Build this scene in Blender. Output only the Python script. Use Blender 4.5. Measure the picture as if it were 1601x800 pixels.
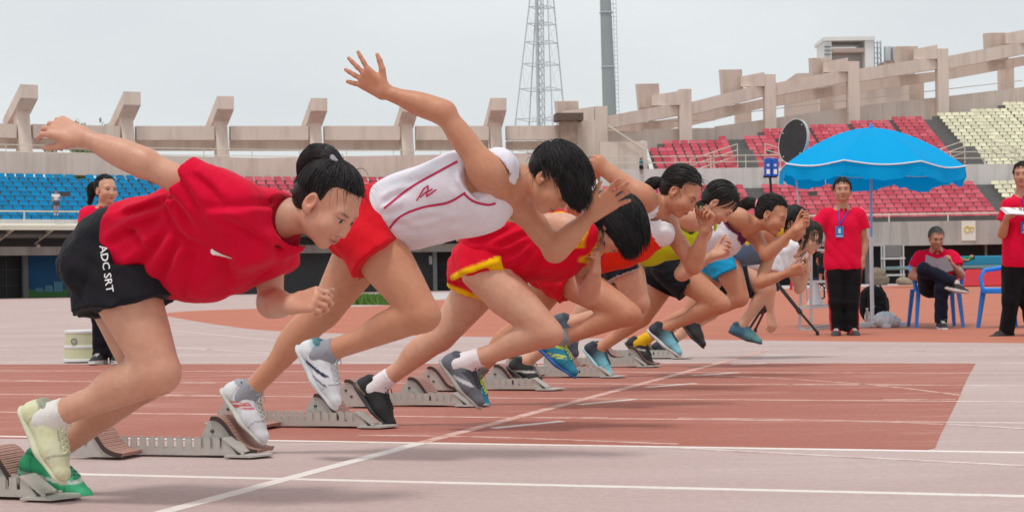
import bpy, bmesh, math, random
import numpy as np
from mathutils import Vector, Matrix, Euler
from mathutils.bvhtree import BVHTree

for o in list(bpy.data.objects):
    bpy.data.objects.remove(o)
SC = bpy.context.scene
COL = SC.collection

# ------------------------------------------------------------------ camera
FPX, V0, ROLL, CAMH, PHI = 2700.0, 434.8, 0.0151, 0.6376, 0.3109
cam = bpy.data.cameras.new('camera')
cam.sensor_width = 36.0
cam.lens = FPX / 1601 * 36
cam.shift_y = (V0 - 400.0) / 1601
cam.clip_start = 0.1
cam.clip_end = 3000
cam.dof.use_dof = True
cam.dof.focus_distance = 7.2
cam.dof.aperture_fstop = 13.0
cam_o = bpy.data.objects.new('camera', cam)
COL.objects.link(cam_o)
cam_o.matrix_world = Matrix.Translation((0, 0, CAMH)) @ Matrix.Rotation(math.pi / 2, 4, 'X') @ Matrix.Rotation(-ROLL, 4, 'Z')
SC.camera = cam_o

# ------------------------------------------------------------------ overcast sky
SUN_EL, SUN_AZ = math.radians(72), math.radians(205)      # azimuth clockwise from +Y
world = bpy.data.worlds.new('World')
SC.world = world
world.use_nodes = True
wn, wl = world.node_tree.nodes, world.node_tree.links
wn.clear()
w_out = wn.new('ShaderNodeOutputWorld')
w_bg = wn.new('ShaderNodeBackground')
w_sky = wn.new('ShaderNodeTexSky')
w_sky.sky_type = 'NISHITA'
w_sky.sun_disc = False
w_sky.sun_elevation = SUN_EL
w_sky.sun_rotation = SUN_AZ
w_sky.air_density = 1.0
w_sky.dust_density = 3.0
w_hsv = wn.new('ShaderNodeHueSaturation')
w_hsv.inputs['Saturation'].default_value = 0.35
wl.new(w_sky.outputs[0], w_hsv.inputs['Color'])
# a closed cloud layer: an even pale grey with a faint drift of thicker and thinner cloud
w_tc = wn.new('ShaderNodeTexCoord')
w_map = wn.new('ShaderNodeMapping')
w_map.inputs['Scale'].default_value = (1.0, 1.0, 2.6)
w_noise = wn.new('ShaderNodeTexNoise')
w_noise.inputs['Scale'].default_value = 3.2
w_noise.inputs['Detail'].default_value = 5
w_noise.inputs['Roughness'].default_value = 0.5
w_ramp = wn.new('ShaderNodeValToRGB')
w_ramp.color_ramp.elements[0].position = 0.3
w_ramp.color_ramp.elements[0].color = (6.8, 7.25, 7.45, 1)
w_ramp.color_ramp.elements[1].position = 0.7
w_ramp.color_ramp.elements[1].color = (7.9, 8.2, 8.35, 1)
wl.new(w_tc.outputs['Generated'], w_map.inputs[0])
wl.new(w_map.outputs[0], w_noise.inputs['Vector'])
wl.new(w_noise.outputs['Fac'], w_ramp.inputs[0])
w_mix = wn.new('ShaderNodeMix')
w_mix.data_type = 'RGBA'
w_mix.inputs[0].default_value = 0.9
wl.new(w_hsv.outputs[0], w_mix.inputs[6])
wl.new(w_ramp.outputs[0], w_mix.inputs[7])
wl.new(w_mix.outputs[2], w_bg.inputs['Color'])
w_bg.inputs['Strength'].default_value = 0.1
wl.new(w_bg.outputs[0], w_out.inputs['Surface'])

sun = bpy.data.lights.new('sun', 'SUN')
sun.energy = 1.5
sun.angle = math.radians(11)
sun.color = (1.0, 0.96, 0.9)
sun_o = bpy.data.objects.new('sun', sun)
COL.objects.link(sun_o)
_sd = Vector((math.sin(SUN_AZ) * math.cos(SUN_EL), math.cos(SUN_AZ) * math.cos(SUN_EL), math.sin(SUN_EL)))
sun_o.rotation_euler = _sd.to_track_quat('Z', 'Y').to_euler()

SC.view_settings.view_transform = 'Standard'
SC.view_settings.look = 'None'
SC.view_settings.gamma = 1.0
SC.view_settings.exposure = 0.12
SC.view_settings.use_curve_mapping = False

# ------------------------------------------------------------------ measuring
_c, _s = math.cos(ROLL), math.sin(ROLL)
NX, NY = math.sin(PHI), math.cos(PHI)          # across the lanes, away from the camera
RUN = np.array([math.cos(PHI), -math.sin(PHI), 0.0])
ACR = np.array([NX, NY, 0.0])
UPV = np.array([0.0, 0.0, 1.0])

def ray(u, v):
    x, y = u - 800.5, v - V0
    return (x * _c - y * _s) / FPX, (x * _s + y * _c) / FPX

def at(u, v, Y):
    a, d = ray(u, v)
    return np.array([a * Y, Y, CAMH - d * Y])

def ground(u, v, z=0.0):
    a, d = ray(u, v)
    Y = (CAMH - z) / d
    return np.array([a * Y, Y, z])

LANE0 = 4.4746
def lane_pt(k, u, v, w=0.0):
    """a point in the upright plane of lane k, w metres to the camera's side of its middle"""
    a, d = ray(u, v)
    Y = (LANE0 + 1.22 * k - w) / (NX * a + NY)
    return np.array([a * Y, Y, CAMH - d * Y])

def px_of(P):
    """photo pixel of a world point (for laying things out)"""
    X, D = P[0] / P[1] * FPX, (CAMH - P[2]) / P[1] * FPX
    return X * _c + D * _s + 800.5, -X * _s + D * _c + V0

def srgb(r, g, b):
    f = lambda c: (c / 255 / 12.92) if c / 255 <= 0.04045 else ((c / 255 + 0.055) / 1.055) ** 2.4
    return np.array([f(r), f(g), f(b)])

# ------------------------------------------------------------------ materials
MATS = {}
def new_mat(name):
    m = bpy.data.materials.new(name)
    m.use_nodes = True
    nt = m.node_tree
    b = nt.nodes['Principled BSDF']
    return m, nt, b

def mat(name, color, rough=0.6, metal=0.0, noise=0.0, nscale=30.0, bump=0.0, bscale=200.0, spec=None, alpha=None, trans=None):
    if name in MATS:
        return MATS[name]
    m, nt, b = new_mat(name)
    b.inputs['Base Color'].default_value = (*color, 1)
    b.inputs['Roughness'].default_value = rough
    b.inputs['Metallic'].default_value = metal
    if spec is not None:
        b.inputs['Specular IOR Level'].default_value = spec
    if trans is not None:
        b.inputs['Transmission Weight'].default_value = trans
    tc = nt.nodes.new('ShaderNodeTexCoord')
    if noise > 0:
        n = nt.nodes.new('ShaderNodeTexNoise')
        n.inputs['Scale'].default_value = nscale
        n.inputs['Detail'].default_value = 6
        n.inputs['Roughness'].default_value = 0.65
        nt.links.new(tc.outputs['Object'], n.inputs['Vector'])
        mr = nt.nodes.new('ShaderNodeMapRange')
        mr.inputs['From Min'].default_value = 0.25
        mr.inputs['From Max'].default_value = 0.75
        mr.inputs['To Min'].default_value = 1 - noise
        mr.inputs['To Max'].default_value = 1 + noise
        nt.links.new(n.outputs['Fac'], mr.inputs['Value'])
        mx = nt.nodes.new('ShaderNodeVectorMath')
        mx.operation = 'SCALE'
        mx.inputs[0].default_value = color
        nt.links.new(mr.outputs[0], mx.inputs['Scale'])
        nt.links.new(mx.outputs[0], b.inputs['Base Color'])
    if bump > 0:
        n2 = nt.nodes.new('ShaderNodeTexNoise')
        n2.inputs['Scale'].default_value = bscale
        n2.inputs['Detail'].default_value = 4
        nt.links.new(tc.outputs['Object'], n2.inputs['Vector'])
        bp = nt.nodes.new('ShaderNodeBump')
        bp.inputs['Strength'].default_value = bump
        bp.inputs['Distance'].default_value = 0.01
        nt.links.new(n2.outputs['Fac'], bp.inputs['Height'])
        nt.links.new(bp.outputs[0], b.inputs['Normal'])
    MATS[name] = m
    return m

def mat_attr(name, rough=0.7, sss=0.0, sheen=0.0, bump=0.0, bscale=600.0, noise=0.06, nscale=25.0, spec=0.5, coat=0.0, wave=None):
    """colour read from the mesh's own paint (attribute Col), grain from noise"""
    if name in MATS:
        return MATS[name]
    m, nt, b = new_mat(name)
    at_ = nt.nodes.new('ShaderNodeAttribute')
    at_.attribute_name = 'Col'
    tc = nt.nodes.new('ShaderNodeTexCoord')
    n = nt.nodes.new('ShaderNodeTexNoise')
    n.inputs['Scale'].default_value = nscale
    n.inputs['Detail'].default_value = 5
    nt.links.new(tc.outputs['Object'], n.inputs['Vector'])
    mr = nt.nodes.new('ShaderNodeMapRange')
    mr.inputs['From Min'].default_value = 0.25
    mr.inputs['From Max'].default_value = 0.75
    mr.inputs['To Min'].default_value = 1 - noise
    mr.inputs['To Max'].default_value = 1 + noise
    nt.links.new(n.outputs['Fac'], mr.inputs['Value'])
    mx = nt.nodes.new('ShaderNodeVectorMath')
    mx.operation = 'SCALE'
    nt.links.new(at_.outputs['Color'], mx.inputs[0])
    nt.links.new(mr.outputs[0], mx.inputs['Scale'])
    nt.links.new(mx.outputs[0], b.inputs['Base Color'])
    b.inputs['Roughness'].default_value = rough
    b.inputs['Specular IOR Level'].default_value = spec
    if sss:
        b.inputs['Subsurface Weight'].default_value = sss
        b.inputs['Subsurface Radius'].default_value = (1.0, 0.35, 0.18)
        b.inputs['Subsurface Scale'].default_value = 0.012
    if sheen:
        b.inputs['Sheen Weight'].default_value = sheen
        b.inputs['Sheen Roughness'].default_value = 0.4
    if bump:
        n2 = nt.nodes.new('ShaderNodeTexNoise')
        n2.inputs['Scale'].default_value = bscale
        n2.inputs['Detail'].default_value = 3
        nt.links.new(tc.outputs['Object'], n2.inputs['Vector'])
        bp = nt.nodes.new('ShaderNodeBump')
        bp.inputs['Strength'].default_value = bump
        bp.inputs['Distance'].default_value = 0.004
        nt.links.new(n2.outputs['Fac'], bp.inputs['Height'])
        nt.links.new(bp.outputs[0], b.inputs['Normal'])
    MATS[name] = m
    return m

def cloth_mat(name, rough=.85, sheen=.06, spec=.15, crumple=.22):
    """cloth: painted colour, weave, and soft creases of several sizes"""
    if name in MATS:
        return MATS[name]
    m = mat_attr(name, rough, sheen=sheen, spec=spec, noise=.05, nscale=18)
    nt = m.node_tree
    b = nt.nodes['Principled BSDF']
    N, Lk = nt.nodes.new, nt.links.new
    tc = N('ShaderNodeTexCoord')
    n1 = N('ShaderNodeTexNoise'); n1.inputs['Scale'].default_value = 6; n1.inputs['Detail'].default_value = 2.5; n1.inputs['Distortion'].default_value = 1.6
    mp = N('ShaderNodeMapping'); mp.inputs['Scale'].default_value = (1.3, 1.0, .55); mp.inputs['Rotation'].default_value = (0, .6, 0)
    Lk(tc.outputs['Object'], mp.inputs[0]); Lk(mp.outputs[0], n1.inputs['Vector'])
    ab = N('ShaderNodeMath'); ab.operation = 'PINGPONG'; ab.inputs[1].default_value = .12
    Lk(n1.outputs['Fac'], ab.inputs[0])
    b1 = N('ShaderNodeBump'); b1.inputs['Strength'].default_value = crumple; b1.inputs['Distance'].default_value = .055
    Lk(ab.outputs[0], b1.inputs['Height'])
    n2 = N('ShaderNodeTexNoise'); n2.inputs['Scale'].default_value = 420; n2.inputs['Detail'].default_value = 3
    Lk(tc.outputs['Object'], n2.inputs['Vector'])
    b2 = N('ShaderNodeBump'); b2.inputs['Strength'].default_value = .3; b2.inputs['Distance'].default_value = .004
    Lk(n2.outputs['Fac'], b2.inputs['Height']); Lk(b1.outputs[0], b2.inputs['Normal']); Lk(b2.outputs[0], b.inputs['Normal'])
    return m

def skin_mat():
    """skin: painted colour, blotches of warmer and paler tone, pores, and a sheen that varies with sweat"""
    if 'skin' in MATS:
        return MATS['skin']
    m = mat_attr('skin', .5, sss=.07, noise=.07, nscale=45, spec=.5)
    nt = m.node_tree
    b = nt.nodes['Principled BSDF']
    N, Lk = nt.nodes.new, nt.links.new
    tc = N('ShaderNodeTexCoord')
    def noise(sc, det):
        n = N('ShaderNodeTexNoise'); n.inputs['Scale'].default_value = sc; n.inputs['Detail'].default_value = det
        Lk(tc.outputs['Object'], n.inputs['Vector'])
        return n
    n1, n2, n3 = noise(9, 5), noise(17, 3), noise(330, 3)
    src = b.inputs['Base Color'].links[0].from_socket
    warm = N('ShaderNodeVectorMath'); warm.operation = 'MULTIPLY'; warm.inputs[1].default_value = (.95, .80, .74)
    Lk(src, warm.inputs[0])
    r1 = N('ShaderNodeMapRange'); r1.inputs['From Min'].default_value = .42; r1.inputs['From Max'].default_value = .72; r1.inputs['To Max'].default_value = .75
    Lk(n1.outputs['Fac'], r1.inputs['Value'])
    mx = N('ShaderNodeMix'); mx.data_type = 'RGBA'
    Lk(r1.outputs[0], mx.inputs[0]); Lk(src, mx.inputs[6]); Lk(warm.outputs[0], mx.inputs[7]); Lk(mx.outputs[2], b.inputs['Base Color'])
    r2 = N('ShaderNodeMapRange'); r2.inputs['From Min'].default_value = .35; r2.inputs['From Max'].default_value = .65; r2.inputs['To Min'].default_value = .34; r2.inputs['To Max'].default_value = .60
    Lk(n2.outputs['Fac'], r2.inputs['Value']); Lk(r2.outputs[0], b.inputs['Roughness'])
    bp = N('ShaderNodeBump'); bp.inputs['Strength'].default_value = .28; bp.inputs['Distance'].default_value = .004
    Lk(n3.outputs['Fac'], bp.inputs['Height']); Lk(bp.outputs[0], b.inputs['Normal'])
    return m

def stained(name, color, dark, rough=.85):
    """weathered concrete: patchy tone, rain streaks running down, fine pitting"""
    m, nt, b = new_mat(name)
    N, Lk = nt.nodes.new, nt.links.new
    tc = N('ShaderNodeTexCoord')
    def noise(sc, det, scale):
        mp = N('ShaderNodeMapping'); mp.inputs['Scale'].default_value = scale
        n = N('ShaderNodeTexNoise'); n.inputs['Scale'].default_value = sc; n.inputs['Detail'].default_value = det; n.inputs['Roughness'].default_value = .65
        Lk(tc.outputs['Object'], mp.inputs[0]); Lk(mp.outputs[0], n.inputs['Vector'])
        return n
    n1, n2, n3 = noise(.5, 6, (1, 1, 1)), noise(1.6, 5, (1.4, 1.4, .12)), noise(9, 4, (1, 1, 1))
    mx = N('ShaderNodeMix'); mx.data_type = 'RGBA'; mx.inputs[6].default_value = (*color, 1); mx.inputs[7].default_value = (*dark, 1)
    ad = N('ShaderNodeMath'); ad.operation = 'MULTIPLY_ADD'; ad.inputs[1].default_value = .45
    Lk(n1.outputs['Fac'], ad.inputs[0])
    m2 = N('ShaderNodeMath'); m2.operation = 'MULTIPLY'; m2.inputs[1].default_value = .75
    Lk(n2.outputs['Fac'], m2.inputs[0]); Lk(m2.outputs[0], ad.inputs[2])
    r = N('ShaderNodeMapRange'); r.inputs['From Min'].default_value = .56; r.inputs['From Max'].default_value = .86; r.inputs['To Max'].default_value = .9
    Lk(ad.outputs[0], r.inputs['Value']); Lk(r.outputs[0], mx.inputs[0]); Lk(mx.outputs[2], b.inputs['Base Color'])
    b.inputs['Roughness'].default_value = rough; b.inputs['Specular IOR Level'].default_value = .25
    bp = N('ShaderNodeBump'); bp.inputs['Strength'].default_value = .3; bp.inputs['Distance'].default_value = .02
    Lk(n3.outputs['Fac'], bp.inputs['Height']); Lk(bp.outputs[0], b.inputs['Normal'])
    MATS[name] = m
    return m

# ------------------------------------------------------------------ objects
def link(name, me, parent=None, m=None):
    o = bpy.data.objects.new(name, me)
    COL.objects.link(o)
    if parent is not None:
        o.parent = parent
    if m is not None and me is not None:
        me.materials.append(m)
    return o

def tag(o, label=None, cat=None, group=None, kind=None):
    if label: o['label'] = label
    if cat: o['category'] = cat
    if group: o['group'] = group
    if kind: o['kind'] = kind
    return o

def empty(name, label, cat, loc=(0, 0, 0), group=None):
    o = bpy.data.objects.new(name, None)
    o.empty_display_size = 0.1
    o.location = Vector(loc)
    COL.objects.link(o)
    ROOT_LOC[o.name] = np.array(loc, float)
    return tag(o, label, cat, group)
ROOT_LOC = {}

def mesh_np(name, V, F, smooth=True, col=None):
    """fast mesh from arrays; F is a list of arrays of equal-sided faces"""
    me = bpy.data.meshes.new(name)
    V = np.asarray(V, np.float32)
    if not isinstance(F, list):
        F = [F]
    F = [np.asarray(f, np.int32) for f in F if len(f)]
    nl = sum(f.size for f in F)
    nf = sum(len(f) for f in F)
    me.vertices.add(len(V))
    me.vertices.foreach_set('co', V.ravel())
    me.loops.add(nl)
    me.loops.foreach_set('vertex_index', np.concatenate([f.ravel() for f in F]))
    me.polygons.add(nf)
    st, acc = [], 0
    for f in F:
        st.append(acc + np.arange(len(f)) * f.shape[1])
        acc += f.size
    me.polygons.foreach_set('loop_start', np.concatenate(st).astype(np.int32))
    me.polygons.foreach_set('use_smooth', np.full(nf, smooth))
    me.update(calc_edges=True)
    me.validate()
    if col is not None:
        a = me.attributes.new('Col', 'FLOAT_COLOR', 'POINT')
        c4 = np.ones((len(V), 4), np.float32)
        c4[:, :3] = col
        a.data.foreach_set('color', c4.ravel())
    return me

class MB:
    """collects boxes, bars, tubes and prisms, then links them as ONE mesh object"""
    def __init__(self):
        self.v, self.f, self.n = [], [], 0
    def add(self, V, F):
        self.v += [tuple(map(float, p)) for p in V]
        self.f += [tuple(i + self.n for i in f) for f in F]
        self.n = len(self.v)
        return self
    def box(self, c, s, M=None):
        x, y, z = (k / 2 for k in s)
        V = [Vector((a * x, b * y, d * z)) for a in (-1, 1) for b in (-1, 1) for d in (-1, 1)]
        if M is not None:
            V = [M @ p for p in V]
        V = [p + Vector(c) for p in V]
        return self.add(V, [(0, 1, 3, 2), (4, 6, 7, 5), (0, 4, 5, 1), (2, 3, 7, 6), (0, 2, 6, 4), (1, 5, 7, 3)])
    def bar(self, a, b, w, h=None, up=(0, 0, 1)):
        a, b = Vector(a), Vector(b)
        h = w if h is None else h
        d = (b - a)
        L = d.length
        d.normalize()
        upv = Vector(up)
        s = d.cross(upv)
        if s.length < 1e-4:
            s = d.cross(Vector((1, 0, 0)))
        s.normalize()
        t = s.cross(d)
        V = []
        for p in (a, b):
            for i, j in ((-1, -1), (1, -1), (1, 1), (-1, 1)):
                V.append(p + s * (i * w / 2) + t * (j * h / 2))
        return self.add(V, [(3, 2, 1, 0), (4, 5, 6, 7), (0, 1, 5, 4), (1, 2, 6, 5), (2, 3, 7, 6), (3, 0, 4, 7)])
    def tube(self, pts, r, n=8, cap=True):
        pts = [Vector(p) for p in pts]
        rr = r if hasattr(r, '__len__') else [r] * len(pts)
        V, F = [], []
        up = None
        for i, p in enumerate(pts):
            d = (pts[min(i + 1, len(pts) - 1)] - pts[max(i - 1, 0)])
            if d.length < 1e-9:
                d = Vector((0, 0, 1))
            d.normalize()
            if up is None:
                up = d.orthogonal().normalized()
            s = d.cross(up)
            if s.length < 1e-6:
                s = d.orthogonal()
            s.normalize()
            up = s.cross(d).normalized()
            for k in range(n):
                a = 2 * math.pi * k / n
                V.append(p + (s * math.cos(a) + up * math.sin(a)) * rr[i])
        for i in range(len(pts) - 1):
            for k in range(n):
                k2 = (k + 1) % n
                F.append((i * n + k, i * n + k2, (i + 1) * n + k2, (i + 1) * n + k))
        if cap:
            F.append(tuple(range(n - 1, -1, -1)))
            F.append(tuple((len(pts) - 1) * n + k for k in range(n)))
        return self.add(V, F)
    def prism(self, poly, d):
        """planar polygon of 3-D points pushed along vector d"""
        n = len(poly)
        d = Vector(d)
        A = [Vector(p) for p in poly]
        B = [p + d for p in A]
        F = [tuple(range(n - 1, -1, -1)), tuple(range(n, 2 * n))]
        for i in range(n):
            j = (i + 1) % n
            F.append((i, j, n + j, n + i))
        return self.add(A + B, F)
    def lathe(self, prof, c, n=24, axis=None):
        M = Matrix.Identity(3) if axis is None else Vector(axis).to_track_quat('Z', 'Y').to_matrix()
        V, F = [], []
        for r, z in prof:
            for k in range(n):
                a = 2 * math.pi * k / n
                V.append(M @ Vector((r * math.cos(a), r * math.sin(a), z)) + Vector(c))
        for i in range(len(prof) - 1):
            for k in range(n):
                k2 = (k + 1) % n
                F.append((i * n + k, i * n + k2, (i + 1) * n + k2, (i + 1) * n + k))
        F.append(tuple(range(n - 1, -1, -1)))
        F.append(tuple((len(prof) - 1) * n + k for k in range(n)))
        return self.add(V, F)
    def mesh(self, name, m=None, smooth=False, bevel=0.0):
        bm = bmesh.new()
        vs = [bm.verts.new(p) for p in self.v]
        for f in self.f:
            try:
                bm.faces.new([vs[i] for i in f])
            except ValueError:
                pass
        bmesh.ops.recalc_face_normals(bm, faces=bm.faces)
        if bevel > 0:
            ed = [e for e in bm.edges if len(e.link_faces) == 2 and e.calc_face_angle(0) > 0.6]
            bmesh.ops.bevel(bm, geom=ed, offset=bevel, segments=2, affect='EDGES', profile=0.6, clamp_overlap=True)
        me = bpy.data.meshes.new(name)
        bm.to_mesh(me)
        bm.free()
        if smooth:
            me.shade_smooth()
            try:
                me.set_sharp_from_angle(angle=math.radians(40))
            except Exception:
                pass
        if m is not None:
            me.materials.append(m)
        return me
    def build(self, name, m, parent=None, smooth=False, bevel=0.0):
        if parent is not None:
            off = parent.matrix_world.translation if False else Vector(total_loc(parent))
            self.v = [tuple(Vector(p) - off) for p in self.v]
        me = self.mesh(name, m, smooth, bevel)
        return link(name, me, parent)

def total_loc(o):
    p = Vector((0, 0, 0))
    while o is not None:
        p += o.location
        o = o.parent
    return p
# ------------------------------------------------------------------ smooth solid bodies from round shapes
def nrm(v):
    v = np.asarray(v, float)
    return v / (np.linalg.norm(v) + 1e-12)

def cone(a, b, r1, r2, k=0.02, m=0.0, cut=None, sq=None):
    """round cone a->b; m swells its middle; cut=(point, normal) trims it; sq=(axis, factor) flattens it along axis"""
    return dict(t='c', a=np.array(a, float), b=np.array(b, float), r1=r1, r2=r2, k=k, m=m, cut=cut, sq=sq)

def ell(c, R, rad, k=0.02, sub=False, cut=None):
    return dict(t='e', c=np.array(c, float), R=np.array(R, float), rad=np.array(rad, float), k=k, sub=sub, cut=cut)

def prim_bbox(p, pad):
    if p['t'] == 'c':
        r = max(p['r1'], p['r2']) + max(p['m'], 0) + pad
        return np.minimum(p['a'], p['b']) - r, np.maximum(p['a'], p['b']) + r
    r = p['rad'].max() + pad
    return p['c'] - r, p['c'] + r

def prim_dist(p, P, inf):
    if p['t'] == 'c':
        a, b = p['a'], p['b']
        ba = b - a
        q = P - a
        h = np.clip((q @ ba) / max(ba @ ba, 1e-9), 0, 1)
        e = q - h[..., None] * ba
        if p['sq'] is not None:
            ax, fac = p['sq']
            ax = nrm(ax)
            s = e @ ax
            d = np.sqrt(np.maximum((e * e).sum(-1) - s * s, 0) + (s * fac) ** 2)
        else:
            d = np.sqrt((e * e).sum(-1))
        rad = p['r1'] + (p['r2'] - p['r1']) * h
        if p['m']:
            rad = rad + p['m'] * 4 * h * (1 - h)
        d = d - rad - inf
    else:
        q = (P - p['c']) @ p['R'].T
        r = p['rad'] + inf
        k0 = np.sqrt(((q / r) ** 2).sum(-1))
        k1 = np.sqrt(((q / (r * r)) ** 2).sum(-1)) + 1e-9
        d = k0 * (k0 - 1) / k1
        d = np.where(k0 < 0.3, -r.min() * 0.7, d)
    if p['cut'] is not None:
        cuts = p['cut'] if isinstance(p['cut'], list) else [p['cut']]
        for cp, cn in cuts:
            d = np.maximum(d, (P - cp) @ cn)
    return d

def field(prims, lo, vox, shape, inf=0.0):
    f = np.full(shape, 0.15, np.float32)
    ax = [lo[i] + vox * np.arange(shape[i]) for i in range(3)]
    for p in prims:
        k = p['k']
        a, b = prim_bbox(p, inf + k + 3 * vox)
        i0 = np.maximum(np.floor((a - lo) / vox).astype(int), 0)
        i1 = np.minimum(np.ceil((b - lo) / vox).astype(int) + 1, shape)
        if (i1 <= i0).any():
            continue
        G = np.stack(np.meshgrid(*[ax[i][i0[i]:i1[i]] for i in range(3)], indexing='ij'), -1)
        d = prim_dist(p, G, inf)
        sl = tuple(slice(i0[i], i1[i]) for i in range(3))
        g = f[sl]
        if p.get('sub'):
            h = np.clip(0.5 - 0.5 * (g + d) / k, 0, 1)
            f[sl] = g + (-d - g) * h + k * h * (1 - h)
        else:
            h = np.clip(0.5 + 0.5 * (g - d) / k, 0, 1)
            f[sl] = g + (d - g) * h - k * h * (1 - h)
    return f, ax

def surf_nets(f, lo, vox):
    ins = f < 0
    c = np.zeros(tuple(s - 1 for s in f.shape), np.int8)
    for dx in (0, 1):
        for dy in (0, 1):
            for dz in (0, 1):
                c += ins[dx:dx + c.shape[0], dy:dy + c.shape[1], dz:dz + c.shape[2]]
    act = (c > 0) & (c < 8)
    idx = np.argwhere(act)
    if not len(idx):
        return np.zeros((0, 3)), np.zeros((0, 4), int)
    num = np.full(act.shape, -1, np.int32)
    num[act] = np.arange(len(idx))
    acc = np.zeros((len(idx), 3))
    cnt = np.zeros(len(idx))
    corners = [(0, 0, 0), (1, 0, 0), (0, 1, 0), (1, 1, 0), (0, 0, 1), (1, 0, 1), (0, 1, 1), (1, 1, 1)]
    val = [f[idx[:, 0] + a, idx[:, 1] + b, idx[:, 2] + d] for a, b, d in corners]
    for i in range(8):
        for ax_ in range(3):
            if corners[i][ax_] == 0:
                j = i + (1 << ax_)
                va, vb = val[i], val[j]
                m = (va < 0) != (vb < 0)
                t = np.where(m, va / np.where(m, va - vb, 1), 0)
                p = np.array(corners[i], float)[None] + 0
                q = np.repeat(p, len(idx), 0)
                q[:, ax_] += t
                acc[m] += q[m]
                cnt[m] += 1
    V = (idx + acc / cnt[:, None]) * vox + lo
    Q = []
    for ax_ in range(3):
        s0 = [slice(None)] * 3
        s1 = [slice(None)] * 3
        s0[ax_] = slice(0, -1)
        s1[ax_] = slice(1, None)
        a, b = ins[tuple(s0)], ins[tuple(s1)]
        o1, o2 = [(1, 2), (2, 0), (0, 1)][ax_]
        e = np.argwhere(a != b)
        ok = (e[:, o1] > 0) & (e[:, o2] > 0) & (e[:, o1] < f.shape[o1] - 1) & (e[:, o2] < f.shape[o2] - 1)
        e = e[ok]
        fl = a[tuple(e.T)]
        def cell(d1, d2):
            g = e.copy()
            g[:, o1] -= d1
            g[:, o2] -= d2
            return num[tuple(g.T)]
        q = np.stack([cell(1, 1), cell(0, 1), cell(0, 0), cell(1, 0)], 1)
        q[~fl] = q[~fl][:, ::-1]
        Q.append(q)
    Q = np.concatenate(Q)
    Q = Q[(Q >= 0).all(1)]
    return V, Q

def solid(prims, vox, inf=0.0, refine=(), disp=None, clip=None):
    """mesh of the smooth union; refine=[(centre, half, vox)] are finer cells inside boxes of the same solid"""
    b = [prim_bbox(p, inf + 0.02) for p in prims if not p.get('sub')]
    lo = np.min([x[0] for x in b], 0) - 2 * vox
    hi = np.max([x[1] for x in b], 0) + 2 * vox
    boxes = [(lo, hi, vox, False)] + [(np.array(c) - h, np.array(c) + h, vx, True) for c, h, vx in refine]
    Vs, Qs, n = [], [], 0
    for bi, (l, h_, vx, fine) in enumerate(boxes):
        shape = np.ceil((h_ - l) / vx).astype(int) + 1
        f, ax = field(prims, l, vx, shape, inf)
        if disp is not None or clip is not None:
            near = np.abs(f) < 0.05
            ii = np.argwhere(near)
            P = l + ii * vx
            d = f[near]
            if disp is not None:
                d = d + disp(P)
            if clip is not None:
                d = np.maximum(d, clip(P))
            f[near] = d
            if clip is not None:
                far = np.argwhere(f <= -0.05)
                if len(far):
                    Pf = l + far * vx
                    f[tuple(far.T)] = np.maximum(f[tuple(far.T)], clip(Pf))
        V, Q = surf_nets(f, l, vx)
        if not len(V):
            continue
        C = V[Q].mean(1)
        if bi == 0:
            for c, h, _ in refine:
                inside = (np.abs(C - np.array(c)) < (h - 1.6 * vox)).all(1)
                Q, C = Q[~inside], C[~inside]
        else:
            for c, h, _ in refine[:bi - 1]:
                inside = (np.abs(C - np.array(c)) < (h - 1.6 * vx)).all(1)
                Q, C = Q[~inside], C[~inside]
        used = np.unique(Q)
        re = np.full(len(V), -1)
        re[used] = np.arange(len(used))
        Vs.append(V[used])
        Qs.append(re[Q] + n)
        n += len(used)
    return np.concatenate(Vs), np.concatenate(Qs)

def wrinkle(seed, amp, scale=1.0, axis=(1, 0, 0)):
    """soft folds: creased waves running across 'axis', bent by slower waves"""
    rs = np.random.RandomState(seed)
    ks = []
    ax = nrm(axis)
    for i in range(6):
        d = nrm(ax * 1.1 + rs.normal(size=3) * 0.62)
        ks.append((d * (34 + 34 * rs.rand()) * scale, rs.normal(size=3) * 13 * scale, rs.rand() * 6.28, 0.6 + 0.6 * rs.rand(), rs.normal(size=3) * 7 * scale))
    def f(P):
        s = 0
        for k, w, ph, a, mk in ks:
            fold = np.abs(np.sin(P @ k + 1.5 * np.sin(P @ w + ph) + 0.7 * np.sin(P @ (w * 1.9) + 2 * ph)))
            msk = np.clip(0.5 + 0.9 * np.sin(P @ mk + ph * 3), 0, 1)
            s = s + a * msk * (fold ** 0.8 - 0.62)
        return -amp * s * 1.1
    return f

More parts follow.
